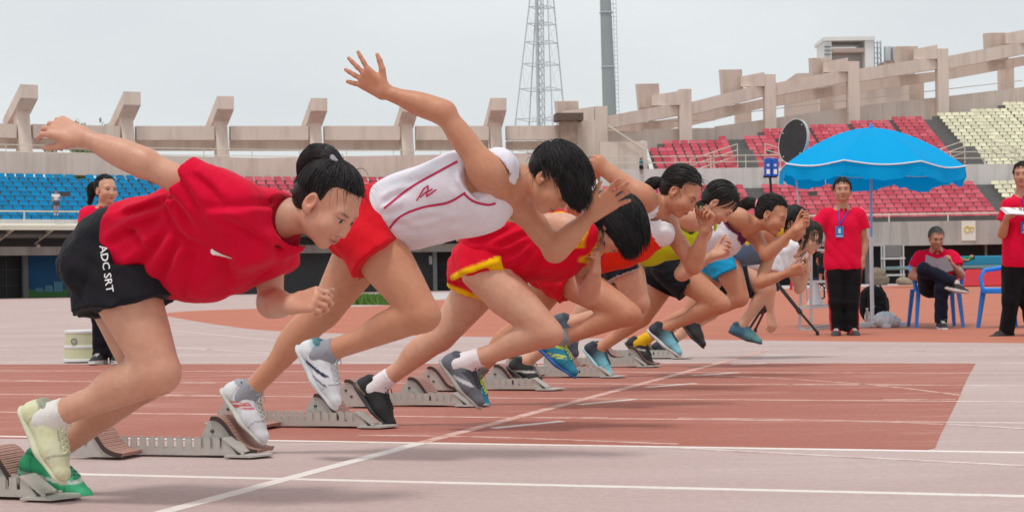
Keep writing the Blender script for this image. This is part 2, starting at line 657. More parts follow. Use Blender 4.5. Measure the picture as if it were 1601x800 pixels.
def fold_lines(pt, lines, amp=.010, wid=.013, side=None):
    """creases pressed into cloth along lines seen from the side: a groove with a raised lip, fading at both ends"""
    L3 = [np.array([[p @ RUN, p[2]] for p in (pt(*q) for q in ln)]) for ln in lines]
    L3 = [dense(l, 5) for l in L3]
    c0 = None if side is None else side @ ACR
    def f(P):
        q = np.stack([P @ RUN, P[:, 2]], 1)
        out = np.zeros(len(P))
        for i, l in enumerate(L3):
            lo, hi = l.min(0) - 4 * wid, l.max(0) + 4 * wid
            m = ((q > lo) & (q < hi)).all(1)
            if c0 is not None:
                m &= (P @ ACR) < c0
            if not m.any():
                continue
            x = q[m]
            best = np.full(len(x), 9.0)
            sgn = np.zeros(len(x))
            tt = np.zeros(len(x))
            n = len(l) - 1
            for k in range(n):
                a, b = l[k], l[k + 1]
                ab = b - a
                h = np.clip(((x - a) @ ab) / (ab @ ab), 0, 1)
                e = x - a - h[:, None] * ab
                d = np.linalg.norm(e, axis=1)
                up = d < best
                best = np.where(up, d, best)
                cr = ab[0] * e[:, 1] - ab[1] * e[:, 0]
                sgn = np.where(up, np.sign(cr), sgn)
                tt = np.where(up, (k + h) / n, tt)
            env = np.clip(np.sin(np.clip(tt, 0, 1) * math.pi) * 1.5, 0.15, 1)
            s_ = best * sgn
            out[m] += env * amp * (np.exp(-(s_ / wid) ** 2) - .85 * np.exp(-((s_ - 1.7 * wid) / (1.3 * wid)) ** 2))
        return out
    return f

def basis(fwd, up):
    f = nrm(fwd)
    r = nrm(np.cross(f, up))
    u = np.cross(r, f)
    return r, f, u       # right, forward, up

# ------------------------------------------------------------------ pieces of a person
def hand_prims(W, d, palm, thumb_side, curl=(0.3, 0.3, 0.3, 0.3), spread=0.1, thumb=0.5, s=1.0, k=0.0):
    """W wrist, d towards the knuckles, palm = the way the palm faces, thumb_side = +1/-1 along cross(d, palm)"""
    d = nrm(d)
    palm = nrm(palm - d * np.dot(palm, d))
    t = np.cross(d, palm) * thumb_side
    P = []
    offs = np.array([0.030, 0.010, -0.010, -0.028]) * s
    lens = np.array([0.070, 0.079, 0.073, 0.057]) * s
    fwd = np.array([0.084, 0.088, 0.084, 0.077]) * s
    for i in range(4):
        kn = W + d * fwd[i] + t * offs[i] - palm * 0.002
        P.append(cone(W + t * offs[i] * 0.55, kn, 0.0155 * s, 0.0125 * s, 0.012))
        sp = spread * (1.5 - i) / 1.5
        dd = nrm(d * math.cos(sp) + t * math.sin(sp))
        a = kn
        ang = 0.0
        c = curl[i]
        for j, fr in enumerate((0.45, 0.31, 0.24)):
            ang += c * (1.0 if j == 0 else 1.15 if j == 1 else 0.8)
            e = dd * math.cos(ang) + palm * math.sin(ang)
            b = a + e * lens[i] * fr
            r0 = (0.0092, 0.0082, 0.0073, 0.0064)
            P.append(cone(a, b, r0[j] * s, r0[j + 1] * s, 0.004))
            a = b
    tb = W + d * 0.022 * s + t * 0.024 * s + palm * 0.006
    td = nrm(d * 0.75 + t * (0.25 + 0.75 * thumb) + palm * (0.5 - 0.35 * thumb))
    t1 = tb + td * 0.042 * s
    td2 = nrm(td + d * 0.5 + palm * 0.12)
    t2 = t1 + td2 * 0.031 * s
    t3 = t2 + nrm(td2 + d * 0.2) * 0.022 * s
    P += [cone(tb, t1, 0.016 * s, 0.0112 * s, 0.012), cone(t1, t2, 0.0108 * s, 0.0092 * s, 0.004), cone(t2, t3, 0.0092 * s, 0.0068 * s, 0.004)]
    return P

def head_prims(C, B, s=1.0, fem=True):
    """C middle of the head, B=(right, forward, up)"""
    r, f, u = B
    R = np.array([r, f, u])
    L = lambda x, y, z: C + (r * x + f * y + u * z) * s
    E = lambda x, y, z, a, b, c, k=0.02, sub=False: ell(L(x, y, z), R, np.array([a, b, c]) * s, k * s, sub)
    rs = np.random.RandomState(int(abs(C[0] * 977 + C[1] * 131 + C[2] * 57)) % 9999)     # no two faces alike
    v = lambda a: 1 + a * (rs.rand() * 2 - 1)
    j, ck, bw, nz, lp_ = (.80, 1.22, .55, .80, 1.15) if fem else (1.0, 1.0, 1.0, 1.0, 1.0)
    j, ck, bw, nz, lp_ = j * v(.10), ck * v(.08), bw * v(.15), nz * v(.10), lp_ * v(.12)
    P = [E(0, -0.014, 0.032, 0.073, 0.093, 0.083), E(0, 0.030, -0.030, 0.058, 0.058, 0.072, 0.03),
         E(0, 0.064, -0.088, 0.020 * j, 0.017 * j, 0.015, 0.03), E(0.040, 0.012, -0.058, 0.022 * j, 0.034 * j, 0.026 * j, 0.03), E(-0.040, 0.012, -0.058, 0.022 * j, 0.034 * j, 0.026 * j, 0.03),
         E(0.035, 0.058, -0.030, 0.024 * ck, 0.021 * ck, 0.022 * ck, 0.025), E(-0.035, 0.058, -0.030, 0.024 * ck, 0.021 * ck, 0.022 * ck, 0.025),
         E(0, 0.072 - .004 * (1 - bw), 0.022, 0.050, 0.016 * bw, 0.014, 0.022)]
    P += [E(0.031, 0.091, 0.002, 0.017, 0.012, 0.010, 0.012, True), E(-0.031, 0.091, 0.002, 0.017, 0.012, 0.010, 0.012, True)]
    P += [E(0.031, 0.0715, 0.001, 0.0135, 0.0125, 0.0115, 0.003), E(-0.031, 0.0715, 0.001, 0.0135, 0.0125, 0.0115, 0.003)]
    P += [cone(L(0, 0.078 + .005 * nz, 0.006), L(0, 0.088 + .014 * nz, -0.031), 0.0070 * s, 0.0100 * nz * s, 0.013 * s), E(0.0105 * nz, 0.092, -0.034, 0.0078, 0.009, 0.0062, 0.006), E(-0.0105 * nz, 0.092, -0.034, 0.0078, 0.009, 0.0062, 0.006)]
    P += [E(0, 0.0865, -0.0555, 0.020, 0.0085 * lp_, 0.0054 * lp_, 0.006), E(0, 0.0850, -0.0655, 0.017, 0.0085 * lp_, 0.0064 * lp_, 0.005)]
    for sx in (1, -1):
        P += [E(0.0745 * sx, -0.010, -0.010, 0.008, 0.019, 0.031, 0.006), E(0.079 * sx, -0.007, -0.004, 0.006, 0.010, 0.016, 0.004, True), E(0.0715 * sx, -0.002, -0.034, 0.007, 0.009, 0.011, 0.006)]
    return P

SKIN_A = srgb(214, 164, 140)
def skin_paint(V, skin, head=None, B=None, s=1.0, joints=(), brow=1.0):
    """the colours a body really carries: redder joints and ears, brows, eyes, lips"""
    n = len(V)
    c = np.repeat(np.array(skin)[None], n, 0)
    def blend(w, col):
        nonlocal c
        c = c * (1 - w[:, None]) + np.array(col) * w[:, None]
    for J, rad, amt in joints:
        d = np.linalg.norm(V - J, axis=1)
        blend(np.clip(1 - d / rad, 0, 1) * amt, np.array(skin) * (0.98, 0.72, 0.66))
    if head is not None:
        q = np.stack([(V - head) @ b for b in B], 1) / s
        x, y, z = q.T
        ax = np.abs(x)
        near = np.linalg.norm(q, axis=1) < 0.16
        face = near & (y > 0.03)
        cheek = np.exp(-((ax - 0.042) ** 2 + (z + 0.03) ** 2) / 0.0006) * face
        blend(cheek * 0.25, np.array(skin) * (1.0, 0.70, 0.62))
        lip = np.clip(1.25 - ((x / 0.021) ** 2 + ((z + 0.0605) / 0.0095) ** 2), 0, 1) * (y > 0.07) * near
        blend(np.clip(lip * 2.0, 0, 1) * 0.75, srgb(176, 92, 88))
        mouth = np.clip(1.2 - ((x / 0.019) ** 2 + ((z + 0.0605) / 0.0016) ** 2), 0, 1) * (y > 0.07) * near
        blend(np.clip(mouth * 2, 0, 1) * 0.8, srgb(92, 44, 42))
        bz = 0.0205 + 0.003 * np.clip((ax - 0.012) / 0.03, 0, 1) - 0.10 * np.clip(ax - 0.040, 0, 1)
        br = np.clip(1.3 - ((ax - 0.031) / 0.019) ** 2 - ((z - bz) / 0.0042) ** 2, 0, 1) * (y > 0.04) * near * brow
        blend(np.clip(br * 1.6, 0, 1) * (0.62 if brow < 1 else .82), srgb(50, 38, 34))
        ew = np.clip(1.2 - ((ax - 0.031) / 0.0145) ** 2 - ((z - 0.001) / 0.0042) ** 2, 0, 1) * (y > 0.06) * near
        blend(np.clip(ew * 3, 0, 1), srgb(186, 168, 158))
        ir = np.clip(1.2 - ((ax - 0.031) / 0.0076) ** 2 - ((z - 0.001) / 0.0056) ** 2, 0, 1) * (y > 0.06) * near
        blend(np.clip(ir * 3, 0, 1), srgb(30, 22, 20))
        lid = np.clip(1.2 - ((ax - 0.031) / 0.0165) ** 2 - ((z - 0.0064) / 0.0022) ** 2, 0, 1) * (y > 0.055) * near
        blend(np.clip(lid * 2, 0, 1) * 0.85, srgb(48, 34, 32))
        nos = np.clip(1.2 - ((ax - 0.0075) / 0.004) ** 2 - ((z + 0.0405) / 0.003) ** 2, 0, 1) * (y > 0.085) * near
        blend(np.clip(nos * 2, 0, 1) * 0.7, srgb(96, 52, 46))
        ear = np.clip(1 - np.sqrt((ax - 0.078) ** 2 + (y + 0.01) ** 2 + (z + 0.01) ** 2) / 0.03, 0, 1) * near
        blend(ear * 0.5, np.array(skin) * (1.0, 0.66, 0.58))
    return c

def person_part(name, V, Q, parent, m, col):
    off = np.array(total_loc(parent))
    if col.ndim == 1:
        col = np.repeat(col[None], len(V), 0)
    me = mesh_np(name, V - off, Q, True, col)
    return link(name, me, parent, m)

# ---- shoes: built in the foot's own frame
def shoe_frame(ank, heel_dir_toe, up_hint):
    f = nrm(heel_dir_toe)
    r = nrm(np.cross(f, up_hint))
    u = np.cross(r, f)
    return r, f, u

def make_shoe(parent, ank, toe, up, vox, paint, lace=(0.8, 0.8, 0.8), s=1.0, bend=0.0, sole_col=(0.6, 0.6, 0.6), lining=None):
    """ank = ankle joint, toe = direction heel to toe, up = towards the shin; paint(x, y, z) -> colours"""
    r, f, u = shoe_frame(ank, toe, up)
    L = lambda x, y, z: ank + (r * x + f * y + u * z) * s
    top_cut = (L(0, 0.000, 0.014), nrm(u * 0.93 - f * 0.30))
    bot_cut = (L(0, 0, -0.076), -u)
    P = [cone(L(0, -0.038, 0.006), L(0, -0.044, -0.055), 0.024 * s, 0.031 * s, 0.02, cut=[top_cut, bot_cut]),
         cone(L(0, -0.018, 0.004), L(0, 0.026, -0.022), 0.035 * s, 0.034 * s, 0.03, cut=[top_cut, bot_cut], sq=(r, 1.08)),
         cone(L(0, -0.034, -0.050), L(0.002, 0.078, -0.052), 0.033 * s, 0.040 * s, 0.03, cut=bot_cut, sq=(u, 1.15)),
         cone(L(0.002, 0.080, -0.054), L(0.006, 0.148, -0.060), 0.042 * s, 0.033 * s, 0.03, cut=bot_cut, sq=(u, 1.45)),
         cone(L(0, 0.018, -0.020), L(0.002, 0.104, -0.046), 0.031 * s, 0.024 * s, 0.03, cut=bot_cut)]
    V, Q = solid(P, vox)
    q = np.stack([(V - ank) @ r, (V - ank) @ f, (V - ank) @ u], 1) / s
    x, y, z = q.T
    c = np.array(paint(x, y, z))
    def lay(w, k):
        nonlocal c
        w = np.clip(w, 0, 1)[:, None]
        c = c * (1 - w) + c * np.array(k) * w
    # stitched edges: toe cap, eyestay, heel counter; darker lining at the collar
    lay((np.abs(y - 0.118 + 6 * x * x) < 0.0022) * (z < 0.2), (.55, .55, .58))
    lay((np.abs(np.abs(x) - 0.021 - 0.10 * np.clip(0.03 - y, 0, 1)) < 0.0020) * (y > -.005) * (y < .105) * (z > -.055), (.6, .6, .62))
    lay((np.abs(y + 0.028 + 0.3 * (z + .03)) < 0.0020) * (z < .0), (.6, .6, .62))
    lay(((z - .010 - .3 * y) > -.006) * 1.0, (.5, .5, .55))
    sh = person_part('shoe', V, Q, parent, mat_attr('shoe_upper', 0.6, bump=0.5, bscale=700, noise=0.10, nscale=70), c)
    # sole: a slab with a lip and spring at the toe
    S = [cone(L(0, -0.046, -0.079), L(0.002, 0.070, -0.082), 0.037 * s, 0.046 * s, 0.02, sq=(u, 3.0)), cone(L(0.002, 0.07, -0.082), L(0.006, 0.152, -0.074), 0.046 * s, 0.037 * s, 0.02, sq=(u, 3.4))]
    V2, Q2 = solid(S, vox * .85)
    person_part('sole', V2, Q2, sh, mat_attr('shoe_sole', 0.6, noise=0.08), np.array(sole_col))
    if lace is not None:
        bvh = BVHTree.FromPolygons([tuple(v) for v in V], [tuple(int(i) for i in t) for t in Q])
        def on(x, y, lift=.0015):
            o_ = L(x, y, .12)
            h = bvh.ray_cast(Vector(o_), Vector(-u))
            return (np.array(h[0]) + u * lift * s) if h[0] is not None else L(x, y, 0)
        mb = MB()
        for i in range(5):
            y = 0.034 + 0.0165 * i
            for sg in (-1, 1):
                mb.tube([on(-0.018 * sg, y), on(-0.007 * sg, y + .004, .003), on(0.007 * sg, y + .010, .003), on(0.018 * sg, y + .014)], 0.0030 * s, 5)
        b = on(0, .030, .004)
        for sx in (-1, 1):
            mb.tube([b, b + (r * .012 * sx + u * .010 + f * .006) * s, b + (r * .028 * sx + u * .002 + f * .004) * s, b + (r * .016 * sx - u * .002 - f * .004) * s, b], 0.0024 * s, 5)
            mb.tube([b, b + (r * .014 * sx + u * .004 + f * .014) * s, b + (r * .026 * sx - u * .010 + f * .030) * s], 0.0022 * s, 5)
        mb.build('laces', mat('lace_%02d%02d%02d' % tuple(int(99 * k) for k in lace), lace, 0.8), sh, smooth=True)
    return sh

def strands(name, parent, roots, step_fn, nseg, rad, m, rs, col):
    """many fine hair locks as thin tapering tubes in one mesh"""
    P = [roots]
    for i in range(nseg):
        P.append(step_fn(P[-1], i / nseg))
    P = np.stack(P, 1)                   # n, seg, 3
    n, S, _ = P.shape
    T = np.gradient(P, axis=1)
    T /= np.linalg.norm(T, axis=2, keepdims=True) + 1e-9
    ref = rs.normal(size=(n, 1, 3))
    A = np.cross(T, ref)
    A /= np.linalg.norm(A, axis=2, keepdims=True) + 1e-9
    Bv = np.cross(T, A)
    w = rad * (1 - 0.8 * np.linspace(0, 1, S) ** 2)[None, :, None] * (0.6 + 0.8 * rs.rand(n, 1, 1))
    ring = [P + A * w, P - A * 0.5 * w + Bv * 0.87 * w, P - A * 0.5 * w - Bv * 0.87 * w]
    V = np.stack(ring, 2).reshape(-1, 3)
    i = np.arange(n)[:, None, None] * S * 3
    sgm = np.arange(S - 1)[None, :, None] * 3
    k = np.arange(3)[None, None, :]
    k2 = (k + 1) % 3
    F = np.stack([i + sgm + k, i + sgm + k2, i + sgm + 3 + k2, i + sgm + 3 + k], -1).reshape(-1, 4)
    c = np.repeat((np.array(col)[None] * (0.6 + 0.9 * rs.rand(n, 1))), S * 3, 0)
    return person_part(name, V, F, parent, m, c)
# ------------------------------------------------------------------ a person from joints
def body_prims(J, g=1.0, female=True, arm=1.0, leg=1.0, calf=1.0, waist=1.0):
    Lp, Lc = nrm(J['hipR'] - J['hipL']), nrm(J['shR'] - J['shL'])
    A = nrm(J['chest'] - J['pel'])
    Fp, Fc = nrm(np.cross(A, Lp)), nrm(np.cross(nrm(J['neck'] - J['pel']), Lc))
    J.update(Lp=Lp, Lc=Lc, A=A, Fp=Fp, Fc=Fc)
    pel, chest, neck = J['pel'], J['chest'], J['neck']
    wst = pel * 0.52 + chest * 0.48 - Fp * J.get('arch', 0.0)
    J['waist'] = wst
    T = [cone(pel - A * 0.01, wst, 0.098 * g * waist, 0.084 * g * waist, 0.04, sq=(Lp, 0.70)),
         cone(wst, chest - A * 0.01, 0.084 * g * waist, 0.098 * g, 0.04, sq=(Lc, 0.72)),
         cone(chest, neck - A * 0.015, 0.094 * g, 0.058 * g, 0.04, sq=(Lc, 0.72)),
         cone(J['shR'] - Lc * 0.035, J['shL'] + Lc * 0.035, 0.056 * g, 0.056 * g, 0.05)]
    if female:
        for s in (1, -1):
            T.append(ell(chest - A * 0.03 + Fc * 0.062 * g + Lc * s * 0.062, np.array([Lc, Fc, A]), np.array([0.058, 0.045, 0.058]) * g, 0.04))
    H = []
    for sd in 'RL':
        hip = J['hip' + sd]
        H.append(ell(hip * 0.75 + pel * 0.25 - Fp * 0.040 * g - A * 0.01, np.array([Lp, Fp, A]), np.array([0.088, 0.086, 0.095]) * g, 0.04))
    LEG, ARM = {}, {}
    for sd in 'RL':
        hip, kn, an = J['hip' + sd], J['kn' + sd], J['an' + sd]
        sh = nrm(an - kn)
        th = nrm(kn - hip)
        bk = sh - th                                   # the hollow of the knee looks this way
        if np.linalg.norm(bk) < 0.12:
            bk = -Fp
        bk = nrm(bk - sh * np.dot(bk, sh))
        bt = nrm(-bk - th * np.dot(-bk, th))          # front of the thigh
        side = np.cross(sh, bk)
        q = leg * g
        Ls = np.linalg.norm(an - kn)
        Lt = np.linalg.norm(kn - hip)
        P = [cone(hip, kn - th * 0.02, 0.090 * q, 0.053 * q, 0.035, m=0.004),
             cone(hip + th * Lt * 0.25 + bt * 0.02 * q, kn - th * Lt * 0.18 + bt * 0.012 * q, 0.066 * q, 0.046 * q, 0.035),
             cone(hip + th * Lt * 0.30 - bt * 0.028 * q, kn - th * Lt * 0.12 - bt * 0.012 * q, 0.058 * q, 0.038 * q, 0.03),
             ell(kn - bk * 0.010 * q, np.array([side, bk, sh]), np.array([0.050, 0.049, 0.056]) * q, 0.025),
             ell(kn - bk * 0.034 * q + sh * .012, np.array([side, bk, sh]), np.array([0.026, 0.020, 0.030]) * q, 0.018),
             cone(kn + sh * 0.05 - bk * .024 * q, an - bk * .004, 0.022 * q, 0.020 * q, 0.02),
             ell(an + side * .028 * q, np.eye(3), np.array([.011, .011, .013]) * q, .012), ell(an - side * .028 * q - sh * .006, np.eye(3), np.array([.011, .011, .013]) * q, .012),
             cone(kn + sh * 0.03, an, 0.046 * q * calf, 0.031 * q, 0.025),
             ell(kn + sh * Ls * 0.30 + bk * 0.016 * q, np.array([side, bk, sh]), np.array([0.046 * calf, 0.042 * calf, Ls / q * 0.31]) * q, 0.03),
             ell(kn + sh * Ls * 0.27 + (bk * 0.028 + side * .019) * q, np.array([side, bk, sh]), np.array([0.027 * calf, 0.033 * calf, Ls / q * 0.23]) * q, 0.012),
             ell(kn + sh * Ls * 0.30 + (bk * 0.028 - side * .019) * q, np.array([side, bk, sh]), np.array([0.027 * calf, 0.033 * calf, Ls / q * 0.25]) * q, 0.012),
             cone(an - sh * Ls * .28 + bk * .020 * q, an + bk * .024 * q, .016 * q, .011 * q, .014),
             ell(kn - th * Lt * .20 + (bt * .022 + side * .030) * q, np.array([side, bt, th]), np.array([.024, .028, .060]) * q, .014),
             ell(kn - th * Lt * .24 + (bt * .022 - side * .032) * q, np.array([side, bt, th]), np.array([.024, .028, .075]) * q, .014),
             ell(kn - th * Lt * .42 + (bt * .040) * q, np.array([side, bt, th]), np.array([.032, .026, .110]) * q, .018),
             cone(kn - th * Lt * .42 - (bt * .040 + side * .012) * q, kn - th * .01 - (bt * .022 + side * .030) * q, .026 * q, .010 * q, .014),
             cone(kn - th * Lt * .42 - (bt * .040 - side * .012) * q, kn - th * .01 - (bt * .022 - side * .030) * q, .026 * q, .010 * q, .014),
             cone(an - sh * 0.02, an + sh * 0.015 + J['toe' + sd] * 0.03, 0.032 * q, 0.032 * q, 0.02)]
        LEG[sd] = P
        s_, e, w = J['sh' + sd], J['el' + sd], J['wr' + sd]
        ua, fa = nrm(e - s_), nrm(w - e)
        q = arm * g
        ib = fa - ua
        ib = ib - fa * np.dot(ib, fa)
        ib = nrm(ib) if np.linalg.norm(ib) > 0.1 else nrm(np.cross(fa, np.cross(np.array([.3, .5, .8]), fa)))
        iu = ib - ua * np.dot(ib, ua)
        iu = nrm(iu) if np.linalg.norm(iu) > .05 else nrm(np.cross(ua, np.cross(np.array([.3, .5, .8]), ua)))
        P = [ell(s_ + ua * 0.012, np.array([np.cross(ua, iu), iu, ua]), np.array([0.052, 0.052, 0.066]) * q, 0.04),
             cone(s_, e, 0.046 * q, 0.034 * q, 0.03, m=0.003),
             ell(e, np.eye(3), np.array([0.034, 0.034, 0.034]) * q, 0.02),
             ell(s_ + (e - s_) * .55 + iu * .016 * q, np.array([np.cross(ua, iu), iu, ua]), np.array([.024, .025, .075]) * q, .012),
             ell(s_ + (e - s_) * .48 - iu * .016 * q, np.array([np.cross(ua, iu), iu, ua]), np.array([.028, .026, .085]) * q, .012),
             ell(e - iu * .024 * q, np.eye(3), np.array([.014, .014, .014]) * q, .012),
             cone(e, w, 0.036 * q, 0.0235 * q, 0.02, m=0.002, sq=None),
             ell(e + fa * np.linalg.norm(w - e) * 0.27, np.array([np.cross(fa, ib), ib, fa]), np.array([0.036, 0.037, 0.085]) * q, 0.03)]
        ARM[sd] = P
    N = [cone(neck - nrm(J['head'] - neck) * 0.03, J['head'] - J['hB'][2] * 0.055 - J['hB'][1] * 0.022, 0.052 * g, 0.049 * g * (1 if female else 1.12), 0.03)]
    return dict(T=T, H=H, LEG=LEG, ARM=ARM, N=N)

def build_body(root, J, parts, vox, fine, hands, skin, hs=1.0, brow=.8, fem=True, name='body', feet=True, hand_s=1.0):
    pr = parts['T'] + parts['H'] + parts['N']
    for sd in 'RL':
        pr = pr + parts['LEG'][sd] + parts['ARM'][sd]
    pr = pr + head_prims(J['head'], J['hB'], hs, fem)
    ref = [(J['head'], 0.155 * hs, fine)]
    for sd in 'RL':
        hd = hands.get(sd)
        if hd is None:
            continue
        pr = pr + hand_prims(J['wr' + sd], hd['d'], hd['palm'], hd['ts'], hd.get('curl', (0.3,) * 4), hd.get('spread', 0.1), hd.get('thumb', 0.5), hand_s)
        ref.append((J['wr' + sd] + nrm(hd['d']) * 0.085 * hand_s, 0.115 * hand_s, fine))
    V, Q = solid(pr, vox, refine=ref)
    jt = [(J['kn' + s] , 0.10, 0.45) for s in 'RL'] + [(J['el' + s], 0.06, 0.5) for s in 'RL'] + [(J['wr' + s] + nrm(J['wr' + s] - J['el' + s]) * 0.10, 0.11, 0.45) for s in 'RL']
    c = skin_paint(V, skin, J['head'], J['hB'], hs, jt, brow)
    return person_part(name, V, Q, root, skin_mat(), c)

CLOTH = lambda: cloth_mat('cloth')
CLOTH_SMOOTH = lambda: mat_attr('cloth_satin', 0.6, sheen=0.15, bump=0.15, bscale=900, noise=0.04, nscale=18, spec=0.35)

def thigh_sleeve(J, sd, t, inf, flare=0.0, k=0.035, slant=0.0):
    """a shorts leg: the upper thigh, loosened, cut off square t of the way to the knee"""
    hip, kn = J['hip' + sd], J['kn' + sd]
    th = kn - hip
    n = nrm(th) + J['Lp'] * (slant if sd == 'R' else -slant)
    e = hip + th * t
    cut = (e, nrm(n))
    return [cone(hip, hip + th * (t + 0.25), 0.094 + inf, 0.082 + inf + flare, k, cut=cut)]

def sleeve(J, sd, t, inf, flare=0.012, cutn=None):
    s, e = J['sh' + sd], J['el' + sd]
    ua = e - s
    p = s + ua * t
    return [cone(s, s + ua * (t + 0.3), 0.055 + inf, 0.050 + inf + flare, 0.04, cut=(p, nrm(ua) if cutn is None else nrm(cutn)))]

def head_basis(fwd, up):
    return basis(fwd, up)

def hair(root, J, style, vox, seed=1, hs=1.0, color=(0.012, 0.010, 0.010), tie=None, tail=None, n=500, extra=(), lock=0.0022, front=0.0, thick=0.012, nape=-0.062, length=0.14, part_dir=None, name='hair', hang=None, messy=.06, fly=110):
    C, (r, f, u) = J['head'], J['hB']
    R = np.array([r, f, u])
    L = lambda x, y, z: C + (r * x + f * y + u * z) * hs
    P = [ell(L(0, -0.014, 0.032), R, (np.array([0.073, 0.093, 0.083]) + thick) * hs, 0.01), ell(L(0, -0.045, -0.02), R, (np.array([0.060, 0.055, 0.065]) + thick * 0.6) * hs, 0.03)]
    def clip(Pt):
        q = (Pt - C) @ R.T / hs
        x, y, z = q.T
        f1 = 0.080 - front * 1.5 - z - 0.25 * np.clip(np.abs(x) - .03, 0, 1)
        f2 = y - 0.014 - front - np.clip(-0.005 - z, 0, 1) * -0.5 + 4 * np.clip(np.abs(x) - .2, 0, 1)
        kk = .022
        hh = np.clip(0.5 + 0.5 * (f2 - f1) / kk, 0, 1)
        g = f2 + (f1 - f2) * hh - kk * hh * (1 - hh)
        ear = 0.030 - np.sqrt(((y + 0.006) * 1.15) ** 2 + (z + 0.014) ** 2)
        g = np.maximum(g, np.where(np.abs(x) > 0.05, ear, -1))
        g = np.maximum(g, nape - z + np.clip(y + 0.05, 0, 1) * 0.5)
        return g * hs * 0.8
    rs = np.random.RandomState(seed)
    kd = [rs.normal(size=3) * 90 for _ in range(3)]
    thin = lambda Pt: .85 * thick * np.clip(1 + clip(Pt) / (.8 * hs) / .035, 0, 1)      # hair lies flatter towards the hairline
    V, Q = solid(P, vox, clip=clip, disp=thin)
    Vs, Qs = [V], [Q]
    ex = list(extra)
    if tail is not None:
        for i in range(len(tail) - 1):
            a, b = tail[i], tail[i + 1]
            ex.append(cone(a[0], b[0], a[1], b[1], 0.012))
    if ex:
        V2, Q2 = solid(ex, vox)
        Vs.append(V2)
        Qs.append(Q2 + len(V))
    V, Q = np.concatenate(Vs), np.concatenate(Qs)
    m = mat_attr('hair', 0.5, noise=0.4, nscale=60, spec=0.35, bump=0.5, bscale=160)
    o = person_part(name, V, Q, root, m, np.array(color))
    # locks that lie on the cap and leave it
    cen = L(0, -0.014, 0.032)
    rad = (np.array([0.073, 0.093, 0.083]) + thick + 0.0015) * hs
    d = rs.normal(size=(n * 4, 3))
    d /= np.linalg.norm(d, axis=1, keepdims=True)
    pts = cen + (d * rad) @ R
    keep = clip(pts) < -0.0015
    pts = pts[keep][:n]
    def proj(p, lift):
        lift = lift - thin(p)[:, None]
        q = (p - cen) @ R.T / (rad + lift)
        k = np.linalg.norm(q, axis=1, keepdims=True)
        q = np.where(k < 1, q / k, q)
        return cen + (q * (rad + lift)) @ R
    off = rs.rand(len(pts), 1) * 0.004
    pts = proj(pts * 1.0 + (cen - pts) * .1, off)
    jit = rs.normal(size=(len(pts), 3)) * messy
    down = np.array([0, 0, -1.0]) if hang is None else nrm(hang)
    nseg = 9
    if style == 'pony':
        dist = np.linalg.norm(tie - pts, axis=1, keepdims=True)
        def step(p, t):
            v = tie - p
            l = np.linalg.norm(v, axis=1, keepdims=True)
            st = np.minimum(dist / (nseg - 1.5), l)
            return proj(p + (v / (l + 1e-6) + jit * 0.4 * (l > 0.02)) * st, off)
    else:
        crown = L(0, -0.03, 0.11)
        ln = length * (0.55 + 0.6 * rs.rand(len(pts), 1))
        def step(p, t):
            out = p - crown
            out /= np.linalg.norm(out, axis=1, keepdims=True) + 1e-6
            if part_dir is not None:
                out = out * 0.4 + nrm(part_dir)
            v = out * (1 - t) * 0.9 + down * (0.35 + 0.9 * t) + jit
            v /= np.linalg.norm(v, axis=1, keepdims=True)
            return proj(p + v * ln / nseg, off)
    strands('strands', o, pts, step, nseg, lock * hs, m, rs, np.array(color) * 1.5)
    if fly:
        # stray hairs lifting off the cap and round the temples
        d2 = rs.normal(size=(fly * 6, 3))
        d2 /= np.linalg.norm(d2, axis=1, keepdims=True)
        p2 = cen + (d2 * rad) @ R
        g2 = clip(p2)
        p2 = p2[(g2 < -.001) & (g2 > -.045)][:fly]
        p2 = proj(p2 + (cen - p2) * .1, np.zeros((len(p2), 1)))
        dr = rs.normal(size=(len(p2), 3)) * .55 + (p2 - cen) / .09 * .35
        l2 = .03 + .05 * rs.rand(len(p2), 1)
        def wander(p, t):
            v = dr * (1 - .5 * t) + np.array([0, 0, -1.0]) * (.5 + t)
            v /= np.linalg.norm(v, axis=1, keepdims=True)
            return proj(p + v * l2 / 7, np.full((len(p2), 1), .001))
        strands('strands', o, p2, wander, 7, .00075 * hs, m, rs, np.array(color) * 1.5)
    if tail is not None:
        # loose locks along the tail
        k = n
        Tp = np.array([t[0] for t in tail])
        Tr = np.array([t[1] for t in tail])
        ang = rs.rand(k) * 6.28
        ph = rs.normal(size=(k, 3))
        ph /= np.linalg.norm(ph, axis=1, keepdims=True)
        S = 9
        tt = np.linspace(0, 1, S) * (len(Tp) - 1)
        path = np.stack([np.interp(tt, np.arange(len(Tp)), Tp[:, i]) for i in range(3)], 1)
        rr = np.interp(tt, np.arange(len(Tp)), Tr) * 1.12 + .002
        end = 1 + 0.25 * rs.rand(k)
        PP = path[None] + ph[:, None] * rr[None, :, None]
        ext = (path[-1] - path[-2])
        PP[:, -1] += ext * (end[:, None] * 0.9) + rs.normal(size=(k, 3)) * 0.006
        it = iter(range(1, S))
        strands('strands', o, PP[:, 0], lambda p, t: PP[:, next(it)], S - 1, lock * hs, m, rs, np.array(color) * 1.5)
    return o

def sock(root, J, sd, col, vox, up=0.06, inf=0.004):
    kn, an = J['kn' + sd], J['an' + sd]
    d = nrm(kn - an)
    P = [cone(an - d * 0.03, an + d * 0.1, 0.040 + inf, 0.037 + inf, 0.01, cut=(an + d * up, d)), cone(an, an + J['toe' + sd] * .045 - d * .015, .034, .026, .02)]
    V, Q = solid(P, vox, disp=lambda p: 0.0012 * np.sin(((p - an) @ d) * 700))
    return person_part('sock', V, Q, root, CLOTH(), np.array(col))

